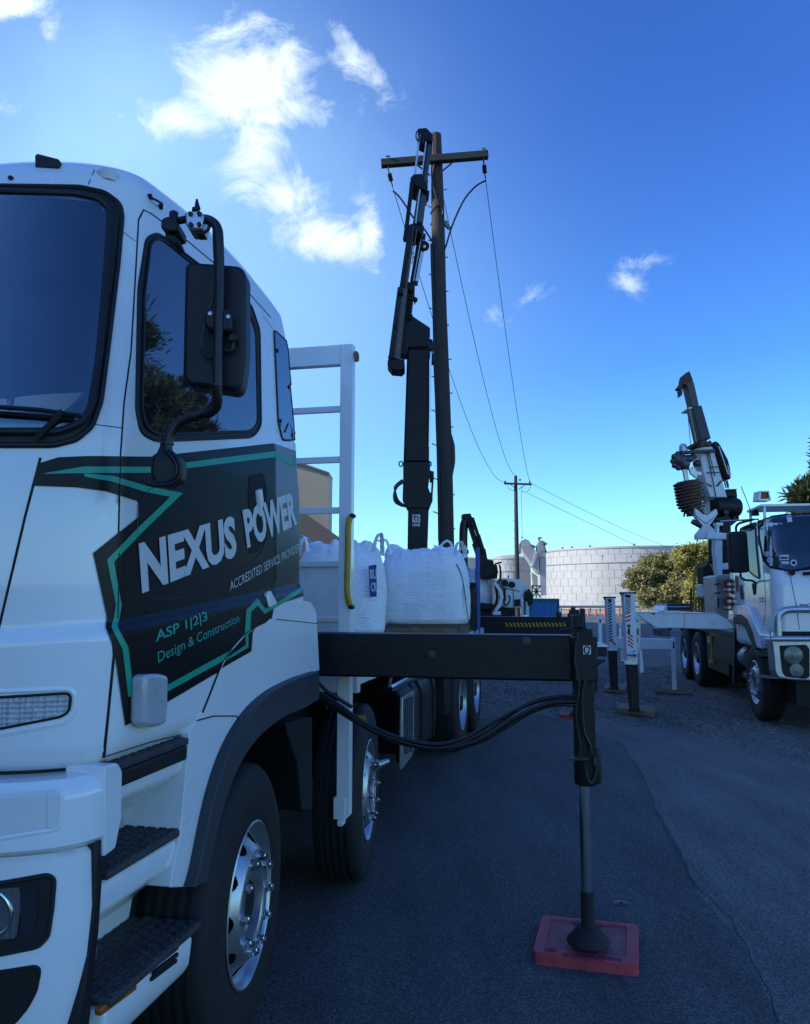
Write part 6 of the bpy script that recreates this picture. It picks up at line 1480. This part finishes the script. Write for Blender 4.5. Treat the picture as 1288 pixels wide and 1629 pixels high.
wire(I1[-1], at(803.5, 766, Y2 - .2), (750, 688), .008, 'power line from the left end of the near crossarm', jump=[([at(x, y, YP) for x, y in ((625, 304), (634, 312), (645, 327), (658, 347), (675, 365), (687, 384))], .020)])
wire(at(702, 300, YP), at(820.5, 757, Y2 - .2), (757, 560), .008, 'power line from the middle of the near pole top')
wire(I2[-1], at(842.5, 767, Y2 - .2), (806, 540), .008, 'power line from the right end of the near crossarm', jump=[([at(x, y, YP) for x, y in ((773, 287), (757, 296), (740, 315), (727, 340), (717, 365), (709, 392), (704, 402))], .020)])
for (a, b, m_, lab) in (((845, 769), (1090, 880), (960, 826), 'faint upper line running right from the distant pole'), ((838, 784), (1090, 905), (950, 838), 'faint lower line running right from the distant pole')):
    wire(at(*a, Y2), at(*b, 112), m_, .016, lab, grp='faint lines beyond the distant pole')

# ============================================================ tanks and plant
tankm = M('tank_steel', (.37, .37, .36), .55, metal=.0, var=.10, vs=.35); tankd = M('tank_seam', (.33, .33, .33), .6, metal=.3)
def tank(cx_px, r_px, top_py, Yc, label, seed, rings=6, nseg=26, ringy=.72):
    k = Yc / F; r = r_px * k; c = Vector((at(cx_px, 960, Yc).x, Yc, 0)); top = at(cx_px, top_py, Yc - r).z
    root = thing('storage_tank', c, label, 'storage tank', group='pale steel storage tanks')
    m2 = MB(); m2.lathe(c, (0, 0, 1), [(r, 0), (r, top), (r - .1, top + .05), (r * .5, top + .5), (0, top + .7)], 96); m2.build('tank_shell', tankm, root, smooth=30)
    m2 = MB(); random.seed(seed)
    m2.lathe(c, (0, 0, 1), [(r + .01, top - .25), (r + .12, top - .25), (r + .12, top), (r + .01, top)], 96)
    zr = top * ringy; m2.lathe(c, (0, 0, 1), [(r + .01, zr), (r + .14, zr), (r + .14, zr + .14), (r + .01, zr + .14)], 96)
    for i in range(1, rings):
        z_ = top * i / rings; m2.lathe(c, (0, 0, 1), [(r + .005, z_), (r + .02, z_), (r + .02, z_ + .05), (r + .005, z_ + .05)], 96)
    for i in range(rings):
        for j in range(nseg):
            a = math.pi * (1.0 + (j + (.5 if i % 2 else 0) + random.uniform(-.08, .08)) / nseg); p = c + Vector((math.cos(a), math.sin(a), 0)) * (r + .01); m2.beam(p + Vector((0, 0, top * i / rings)), p + Vector((0, 0, top * (i + 1) / rings)), .03, .04, (0, 1, 0))
    m2.build('tank_seam', tankd, root); return root, c, r, top
tk1, tc1, tr1, tt1 = tank(1012, 144, 868, 125, 'largest pale steel tank, to the right of the distant pole', 1, 8, 26, .74)
tank(813, 31, 887, 138, 'narrow pale tank directly behind the distant pole', 2, 7, 12, .72)
tank(722, 61, 888, 142, 'pale tank at the left, behind the near timber pole', 3, 7, 14, .72)
mb = MB(); random.seed(4)
for i in range(4): a = math.pi * (1.05 + .9 * random.random()); p = tc1 + Vector((math.cos(a), math.sin(a), 0)) * (tr1 - .3); mb.beam(p + Vector((0, 0, tt1)), p + Vector((0, 0, tt1 + .35)), .3, .3)
for px_ in (958, 1003): mb.beam(at(px_, 886, tc1.y - tr1), at(px_, 884, tc1.y - tr1), .3, .3)
mb.build('tank_fitting', tankd, tk1)
CA = lambda p: crop(p, .1708, 700, 800)
YC = 104
cg = gnd(862, 968); cv = thing('conveyor_tower', Vector((at(862, 960, YC).x, YC, 0)), 'grey inclined conveyor and head tower between the tanks', 'conveyor')
lgrey = M('light_grey_steel', (.34, .35, .36), .6, var=.15, vs=.5)
mb = MB(); mb.slab(CA([(738, 385), (752, 352), (790, 336), (822, 346), (848, 385), (915, 490), (925, 660), (908, 650), (850, 565), (770, 445)]), YC, 2.2); mb.build('conveyor_housing', lgrey, cv)
mb = MB(); mb.slab(CA([(925, 500), (985, 500), (990, 860), (935, 865)]), YC + .5, 2); mb.slab(CA([(900, 470), (985, 470), (985, 510), (915, 505)]), YC, 3); mb.slab(CA([(895, 450), (912, 460), (868, 600), (850, 590)]), YC - .5, 1.0); mb.slab(CA([(905, 390), (925, 345), (960, 360), (980, 420), (965, 470), (910, 470)]), YC, 1.5)
mb.slab(CA([(850, 640), (930, 700), (930, 780), (862, 765)]), YC + 3, 1.0); mb.build('head_tower', lgrey, cv)
mb = MB()
for a, b in (((915, 325), (945, 328)), ((915, 325), (922, 350)), ((945, 355), (995, 385)), ((985, 385), (960, 400)), ((840, 390), (885, 410)), ((845, 400), (880, 420)), ((930, 460), (990, 455)), ((745, 380), (742, 480)), ((765, 330), (760, 318)), ((960, 370), (985, 460)), ((855, 770), (935, 775)), ((855, 770), (935, 880)), ((935, 770), (855, 880)), ((855, 770), (855, 885)), ((895, 770), (895, 885)), ((855, 825), (935, 825))):
    a, b = CA([a, b]); mb.beam(at(*a, YC - .6), at(*b, YC - .6), .22, .22)
mb.build('lattice', gal, cv)
# blue container
mb = MB(); YK = 52; ck = thing('shipping_container', Vector((at(866, 970, YK).x, YK, 0)), 'bright blue shipping container below the conveyor tower', 'container')
q0, q1 = at(842, 951, YK), at(888, 951, YK); hgt = at(865, 951.5, YK).z
mb = MB(); vs = []; n_ = 60
x0, x1 = q0.x, q1.x
cor = []
for i in range(n_ + 1): cor.append((x0 + (x1 - x0) * i / n_, YK + (.05 if (i % 6) in (2, 3, 4) else 0)))
mb.prism([(x, y, .12) for x, y in cor] + [(x1, YK + 2.3, .12), (x0, YK + 2.3, .12)], (0, 0, hgt - .25)); mb.build('container_wall', bluecont, ck, smooth=0)
mb = MB()
for a, b in (((x0, hgt - .1), (x1, hgt - .1)), ((x0, .1), (x1, .1))): mb.box((a[0] - .03, YK - .05, a[1] - .07), (b[0] + .03, YK + 2.35, a[1] + .07))
for x in (x0, x1): mb.box((x - .05, YK - .06, .0), (x + .05, YK + .1, hgt - .03))
mb.build('container_frame', M('dark_blue_paint', (.01, .07, .16), .5), ck)

# ============================================================ tan building, far left
tan = M('tan_cladding', (.46, .37, .26), .7, var=.06, vs=.4); tanr = M('brown_roof', (.20, .15, .11), .6, var=.1, vs=.4)
YT = 62; P = lambda x, y, Y=YT: at(x, y, Y)
tb = thing('tan_building', Vector((P(500, 970).x, YT, 0)), 'tan clad industrial building seen between the cab and the ladder frame', 'building')
zt_ = P(523, 752).z
mb = MB(); mb.prism([Vector((P(523, 752).x, YT, 0)), Vector((P(523, 752).x, YT, P(523, 752).z)), Vector((P(485, 739).x, YT, P(485, 739).z)), Vector((P(300, 700).x, YT, P(300, 690).z)), Vector((P(300, 700).x, YT, 0))], (0, 3, 0)); wl = mb.build('wall', tan, tb, smooth=0)
mb = MB(); mb.prism([P(523, 751, YT - .15), P(485, 738, YT - .15), P(300, 689, YT - .15), P(300, 692, YT - .15), P(485, 741.5, YT - .15), P(523, 754.5, YT - .15)], (0, 3.3, 0)); mb.build('fascia', tanr, tb)
YL = 52
mb = MB(); a0 = P(470, 806, YL); a1 = P(598, 896, YL); mb.prism([Vector((a0.x - 14, YL, 0)), Vector((a1.x, YL, 0)), Vector((a1.x, YL, a1.z)), Vector((a0.x, YL, a0.z)), Vector((a0.x - 14, YL, a0.z + 8))], (0, 9, 0)); mb.build('lean_to', tanr, tb, smooth=0)
mb = MB(); mb.box((a1.x - .2, YL + 1, 0), (a1.x + 1.2, YL + 9, a1.z - .2)); mb.box((a1.x - 1.0, YL - .05, 0), (a1.x, YL, a1.z - .6)); mb.build('side_wall', tan, tb)

# guard rail, sand verge, cones
YG = 88
sheet('sand_verge', [(P(600, 970, 82).x, 83), (P(1120, 970, 82).x, 83), (P(1140, 970, 100).x, 104), (P(580, 970, 100).x, 104)], -.006, ground_mat('pale_sand', (.42, .33, .22), (.3, .24, .16), (.5, .4, .28), 4, .3, .3, .95, .15))
gr_ = thing('guard_rail', (P(950, 970, YG).x, YG, 0), 'low steel guard rail running in front of the big tank', 'guard rail')
mb = MB(); mb.box((P(830, 960, YG).x, YG, .52), (P(1100, 960, YG).x, YG + .08, .80)); mb.build('rail', gal, gr_)
mb = MB()
for x in range(-1, 18): xx = P(830, 960, YG).x + x * 1.1 + 1.1; mb.box((xx, YG + .08, 0), (xx + .12, YG + .2, .75))
mb.build('rail_post', gal, gr_)
orange = M('orange_plastic', (.55, .10, .02), .5)
for i, x in enumerate((905, 922, 936, 948, 962, 985, 1001, 1018, 1036)):
    g = at(x, 979, 74); g.z = 0; m2 = MB(); m2.lathe((0, 0, 0), (0, 0, 1), [(.0, 0), (.2, 0), (.2, .04), (.14, .05), (.04, .68), (0, .7)], 12); m2.box((-.2, -.2, 0), (.2, .2, .035)); c = m2.build('traffic_cone', orange); c.location = g
    tag(c, 'tiny distant orange cone along the road edge before the tank', 'traffic cone', 'orange cones along the road edge')

# parked ute seen under the drill truck
YU = 38; ug = at(1078, 980, YU); ug.z = 0
ut = thing('parked_ute', ug, 'small dark tray-back vehicle with a white cabin roof, parked behind the drill truck', 'vehicle')
q5 = lambda p: [(920 + .20186 * x, 930 + .20186 * y) for x, y in p]
mb = MB(); mb.slab(q5([(700, 150), (885, 150), (885, 208), (705, 208), (690, 190)]), YU, 1.7); mb.slab(q5([(640, 345), (720, 345), (730, 410), (650, 405)]), YU - 6, 1); mb.build('tray', M('navy_paint', (.015, .02, .05), .4), ut, bev=.03, split=True)
mb = MB(); mb.slab(q5([(668, 200), (685, 168), (702, 165), (702, 212), (668, 212)]), YU, 1.7); mb.slab(q5([(700, 205), (885, 205), (885, 214), (700, 214)]), YU - .05, 1.8); mb.slab(q5([(705, 172), (885, 172), (885, 177), (705, 177)]), YU - .02, .05); mb.build('cabin', white2, ut, bev=.05)
mb = MB()
for x in (690, 860): p = at(*q5([(x, 225)])[0], YU); mb.lathe((p.x, YU + .1, .33), (0, -1, 0), [(0, -.2), (.33, -.2), (.33, 0), (.2, .02), (0, .02)], 20)
mb.build('tyre', rubber, ut, split=True)

# ============================================================ vacuum truck behind the near truck
YV = 21.0
vt = thing('vacuum_truck', Vector((at(790, 1000, YV).x, YV, 0)), 'white suction excavator truck with a black hose boom, behind the near truck', 'truck')
va = lambda mb, p, dy, th: mb.slab(CA(p), YV + dy, th)
mb = MB(); c0, c1 = at(*CA([(330, 850)])[0], YV + .4), at(*CA([(500, 850)])[0], YV + .4)
ptank = [(0, -1.3), (.30, -1.25), (.62, -1.05), (.78, -.75), (.80, -.6), (.80, 0)]
mb.lathe(Vector((c1.x - .95, YV + .8, c1.z)), (1, -.25, 0), [(0, .95), (.25, .93), (.5, .84), (.66, .68), (.72, .5), (.72, -.6), (.5, -.8), (0, -.85)], 40); tkv = mb.build('debris_tank', white2, vt, smooth=40)
mb = MB(); ax_ = Vector((1, -.25, 0)).normalized(); cc = Vector((c1.x - .95, YV + .8, c1.z))
for h_ in (.52, .3, -.2): mb.lathe(cc + ax_ * h_, ax_, [(.73, -.035), (.76, -.035), (.76, .035), (.73, .035)], 40)
va(mb, [(500, 720), (540, 760), (580, 820), (590, 880), (570, 960), (530, 1010), (500, 1000), (540, 940), (560, 880), (545, 820), (500, 760)], -.6, .12); mb.build('tank_rib', white2, tkv, bev=.01)
mb = MB(); va(mb, [(555, 705), (590, 700), (740, 712), (790, 752), (790, 870), (745, 985), (700, 985), (590, 975), (600, 790), (570, 780)], 0, 1.6); bd = mb.build('equipment_housing', white2, vt, bev=.05)
mb = MB(); va(mb, [(690, 900), (745, 900), (745, 960), (690, 965)], -.02, .03); va(mb, [(590, 790), (740, 820), (740, 826), (590, 796)], -.02, .03); va(mb, [(680, 800), (684, 800), (684, 980), (680, 980)], -.02, .03)
for x, y in ((600, 745), (665, 762)): p = at(*CA([(x, y)])[0], YV - .02); mb.lathe(p, (0, -1, 0), [(.09, 0), (.09, .03), (.07, .03), (.0, .02)], 20)
va(mb, [(575, 762), (700, 768), (700, 778), (578, 775)], -.02, .03); mb.build('housing_vents', blackm, bd)
mb = MB(); va(mb, [(790, 750), (830, 800), (830, 1040), (800, 1045), (790, 900)], .2, .8); va(mb, [(755, 880), (775, 880), (775, 1045), (755, 1045)], -.2, .1); va(mb, [(800, 880), (812, 880), (815, 1040), (800, 1040)], -.1, .1); va(mb, [(493, 1010), (565, 1010), (565, 1045), (493, 1045)], -.6, .3); mb.build('ladder_frame', white2, vt, bev=.01, split=True)
mb = MB()
mb.tube([at(*p, YV) for p in CA([(222, 1050), (222, 900), (220, 700), (216, 450), (216, 300), (222, 210), (240, 160), (262, 130)])], .12 * .95, 12, smooth=5)
mb.lathe(at(*CA([(218, 455)])[0], YV), (0, 0, 1), [(.115, -.05), (.14, -.05), (.14, .05), (.115, .05)], 16)
hb = mb.build('suction_hose', hosem, vt)
mb = MB(); a = CA([(262, 160), (330, 370), (420, 600), (450, 690)]); mb.beam(at(*a[0], YV), at(*a[1], YV), .12, .3, (0, 1, 0)); mb.beam(at(*a[1], YV), at(*a[2], YV), .2, .3, (0, 1, 0), w2=.26); mb.beam(at(*a[2], YV), at(*a[3], YV), .4, .4, (0, 1, 0))
mb.beam(at(*CA([(300, 140)])[0], YV - .1), at(*CA([(352, 300)])[0], YV - .1), .07, .2, (0, 1, 0)); mb.beam(at(*CA([(352, 300)])[0], YV - .1), at(*CA([(405, 470)])[0], YV - .1), .10, .2, (0, 1, 0)); mb.beam(at(*CA([(398, 430)])[0], YV), at(*CA([(440, 640)])[0], YV), .12, .2, (0, 1, 0)); va(mb, [(318, 330), (345, 335), (400, 400), (395, 440), (335, 420), (318, 395)], 0, .3)
va(mb, [(205, 105), (240, 100), (285, 98), (290, 120), (310, 145), (318, 180), (290, 170), (270, 150), (230, 150), (205, 135)], -.15, .4)
for k in range(6): mb.tube([at(*CA([(270 + k * 4, 175 + k * 12)])[0], YV - .2), at(*CA([(318 + k * 4, 170 + k * 14)])[0], YV - .2)], .02, 5)
mb.build('hose_boom', black, vt, bev=.01)
mb = MB(); va(mb, [(375, 545), (440, 530), (495, 535), (500, 570), (530, 580), (540, 640), (530, 700), (450, 710), (410, 690), (380, 680), (400, 640), (375, 600)], -.1, .8); va(mb, [(545, 560), (565, 590), (575, 660), (570, 720), (550, 745), (555, 700), (558, 640)], -.2, .1); va(mb, [(510, 560), (570, 545), (575, 560), (515, 575)], -.2, .1)
mb.tube([at(*p, YV - .5) for p in CA([(500, 720), (520, 800), (530, 880), (515, 950), (480, 1010)])], .035, 8, smooth=4); mb.tube([at(*p, YV - .45) for p in CA([(530, 740), (550, 820), (555, 900), (530, 950)])], .02, 8, smooth=4); mb.tube([at(*p, YV - .3) for p in CA([(590, 850), (600, 950), (640, 930), (650, 880), (630, 860)])], .02, 8, smooth=4)
va(mb, [(590, 800), (610, 800), (612, 900), (592, 940)], -.2, .1); va(mb, [(632, 675), (640, 675), (640, 700), (632, 700)], 0, .1); va(mb, [(785, 840), (830, 800), (870, 870), (860, 940), (830, 960), (790, 900)], -.1, .2)
mb.build('boom_turret', black, vt, bev=.02)
mb = MB(); va(mb, [(375, 975), (700, 980), (700, 1060), (375, 1060)], .1, 1.6); va(mb, [(225, 745), (330, 750), (330, 1050), (225, 1050)], .2, .8); va(mb, [(380, 930), (500, 940), (500, 1000), (380, 990)], -.1, .3); mb.build('chassis', blackm, vt, bev=.02)
mb = MB(); pz_ = at(770, 1000, YV).x
for x in (-1.2, .5, 1.6): mb.lathe((pz_ + x * .8, YV + .2, .5), (0, -1, 0), [(0, -.3), (.5, -.3), (.5, 0), (.3, .02), (0, .02)], 24)
mb.build('tyre', rubber, vt, split=True)

# ============================================================ vegetation
def leafmat(name, c1, c2, sc_=1.2):
    m = bpy.data.materials.new(name); m.use_nodes = True; t = m.node_tree; n = t.nodes; l = t.links; p = n['Principled BSDF']; p.inputs['Roughness'].default_value = .6
    g = n.new('ShaderNodeNewGeometry'); a = n.new('ShaderNodeTexNoise'); a.inputs['Scale'].default_value = sc_; a.inputs['Detail'].default_value = 5; l.new(g.outputs['Position'], a.inputs['Vector'])
    r = n.new('ShaderNodeValToRGB'); r.color_ramp.elements[0].position = .35; r.color_ramp.elements[1].position = .65; r.color_ramp.elements[0].color = (*c1, 1); r.color_ramp.elements[1].color = (*c2, 1); l.new(a.outputs['Fac'], r.inputs[0]); l.new(r.outputs[0], p.inputs['Base Color'])
    tr_ = n.new('ShaderNodeBsdfTranslucent'); l.new(r.outputs[0], tr_.inputs[0]); ms = n.new('ShaderNodeMixShader'); ms.inputs[0].default_value = .3; l.new(p.outputs[0], ms.inputs[1]); l.new(tr_.outputs[0], ms.inputs[2]); l.new(ms.outputs[0], n['Material Output'].inputs[0])
    return m
lm1 = leafmat('olive_leaves', (.24, .23, .08), (.46, .42, .18), .6); lm2 = leafmat('conifer_needles', (.018, .035, .018), (.07, .09, .035)); lm3 = leafmat('bright_leaves', (.28, .27, .06), (.52, .48, .15), .8)
bark = M('bark', (.10, .075, .06), .9, var=.4, bump=.5)
def tree(name, base, h, crown, leaf, nclump, nleaf, lsize, label, cat, seed, lobes, mat_tr=bark, needle=False, group=None, tr_r=.2):
    """lobes = [(dx,dy,z,rx,ry,rz)] ellipsoids where clumps of leaves sit at the limbs' ends"""
    random.seed(seed); root = thing(name, base, label, cat, group=group); m2 = MB(); base = Vector(base)
    fork = base + Vector((0, 0, h * .25)); m2.tube([base, base.lerp(fork, .6) + Vector((.05, 0, 0)), fork], [tr_r, tr_r * .8, tr_r * .65], 8)
    ends = []
    for (lx_, ly_, lz_, rx, ry, rz) in lobes:
        c = base + Vector((lx_, ly_, lz_)); m_ = fork.lerp(c, .5) + Vector((random.uniform(-.3, .3), random.uniform(-.3, .3), random.uniform(-.2, .3)))
        m2.tube([fork, m_, c], [tr_r * .5, tr_r * .3, tr_r * .12], 6, smooth=3)
        for q in range(5): a = random.random() * 6.28; e = c + Vector((math.cos(a) * rx * .7, math.sin(a) * ry * .7, random.uniform(-.4, .8) * rz)); m2.tube([m_.lerp(c, .5), e], [tr_r * .15, tr_r * .05], 5)
    m2.build('trunk', mat_tr, root)
    m3 = MB(); tv = sum(l[3] * l[4] * l[5] for l in lobes); vs, fs = [], []
    for (lx_, ly_, lz_, rx, ry, rz) in lobes:
        n_ = int(nclump * rx * ry * rz / tv)
        for q in range(n_):
            while True:
                u = Vector((random.uniform(-1, 1), random.uniform(-1, 1), random.uniform(-1, 1)))
                if .25 < u.length < 1: break
            u *= (.55 + .45 * random.random()) / max(.3, u.length) * u.length ** .4
            cc_ = base + Vector((lx_ + u.x * rx, ly_ + u.y * ry, lz_ + u.z * rz)); cr = random.uniform(.5, 1.3) * .16 * (rx + ry + rz) / 3
            for w in range(nleaf):
                o_ = cc_ + Vector((random.gauss(0, cr), random.gauss(0, cr), random.gauss(0, cr * .6)))
                if needle: d = (u + Vector((0, 0, .25)) + Vector((random.gauss(0, .5), random.gauss(0, .5), random.gauss(0, .5)))).normalized(); e = d.cross(Vector((random.gauss(0, 1), random.gauss(0, 1), random.gauss(0, 1)))).normalized(); s1_, s2_ = lsize * 1.6, lsize * .16
                else: d = Vector((random.gauss(0, 1), random.gauss(0, 1), random.gauss(0, .7))).normalized(); e = d.cross(Vector((random.gauss(0, 1), random.gauss(0, 1), 1))).normalized(); s1_, s2_ = lsize * random.uniform(.6, 1.3), lsize * .45
                k = len(vs); vs += [o_, o_ + d * s1_ * .5 + e * s2_, o_ + d * s1_, o_ + d * s1_ * .5 - e * s2_]; fs.append((k, k + 1, k + 2, k + 3))
    m3.add(vs, fs); m3.build('crown', leaf, root, smooth=0); return root
# olive-green tree in front of the big tank
YB_ = 58; kb = YB_ / F; gb = at(1052, 984, YB_); gb.z = 0
def lob(px_, py_, rxp, ryp, dy=0, rd=None): p = at(px_, py_, YB_); return (p.x - gb.x, dy, p.z, rxp * kb, (rd or rxp) * kb, ryp * kb)
tree('bushy_tree', gb, 4.5, None, lm1, 520, 60, .17, 'rounded olive green tree lit by the sun in front of the tank', 'tree', 5,
     [lob(1018, 925, 26, 26), lob(1050, 908, 30, 28, 1), lob(1082, 900, 26, 26), lob(1030, 950, 30, 18, -1), lob(1070, 940, 32, 24, -.5), lob(1100, 935, 24, 36, 1), lob(1062, 886, 16, 12, 0)])
gb2 = at(1118, 984, 50); gb2.z = 0; 
YB_ = 50; kb = YB_ / F; gb = gb2
tree('bushy_tree', gb2, 4.5, None, lm3, 380, 60, .15, 'yellow-green tree directly behind the drill boom', 'tree', 8, [lob(1112, 892, 24, 32), lob(1128, 915, 20, 40, 1), lob(1105, 945, 22, 24), lob(1132, 880, 16, 22), lob(1090, 885, 20, 22)])
# conifers to the right, mostly beyond the frame (they show in the cab's windows)
def conifer(x, y, h, r, seed, label):
    L_ = []
    n_ = 9
    for i in range(n_): t = i / (n_ - 1); a = i * 2.4 + seed; rr = r * (1 - .72 * t); L_.append((math.cos(a) * rr * .5, math.sin(a) * rr * .5, h * (.22 + .74 * t), rr * .85, rr * .85, h * .11))
    return tree('conifer', (x, y, 0), h, None, lm2, 700, 130, .30, label, 'tree', seed, L_, needle=True, group='dark conifers right of the yard', tr_r=.3)
p = at(1300, 900, 33)
conifer(18.9, 33, 8.8, 3.1, 3, 'nearest dark conifer rising above the drill truck cab roof')
conifer(20.6, 29.5, 14.5, 3.7, 14, 'second conifer at the right edge, its tips entering the frame')
conifer(22.2, 26.8, 21.0, 4.6, 25, 'third conifer, out to the right of the drill truck')
conifer(27.5, 27, 22, 5.2, 36, 'fourth conifer, behind the others at the far right')
conifer(27, 20, 16, 4.6, 47, 'fifth conifer, nearest the camera at the right')
conifer(34, 24, 22, 5.4, 58, 'sixth conifer, outermost at the right')
conifer(27, 38, 14, 4.5, 69, 'seventh conifer, farthest back beside the road')

# tall shed added on the left to shade the yard, hidden by the near cab
sh = thing('shade_shed', (-34, 8, 0), 'tall unseen shed added left of the near truck to shade the yard', 'building')
clad = M('grey_green_cladding', (.26, .27, .25), .6, var=.08, vs=.3)
mb = MB(); mb.box((-46, -34, 0), (-23, 46, 23)); mb.build('wall', clad, sh)
mb = MB()
for i in range(100): mb.box((-23, -33.9 + i * .8, .1), (-22.94, -33.6 + i * .8, 22.8))
mb.build('cladding_rib', clad, sh)
mb = MB(); mb.prism([(-46.5, -34.5, 23), (-22.5, -34.5, 23), (-34.5, -34.5, 25)], (0, 81, 0)); mb.build('roof', tanr, sh)
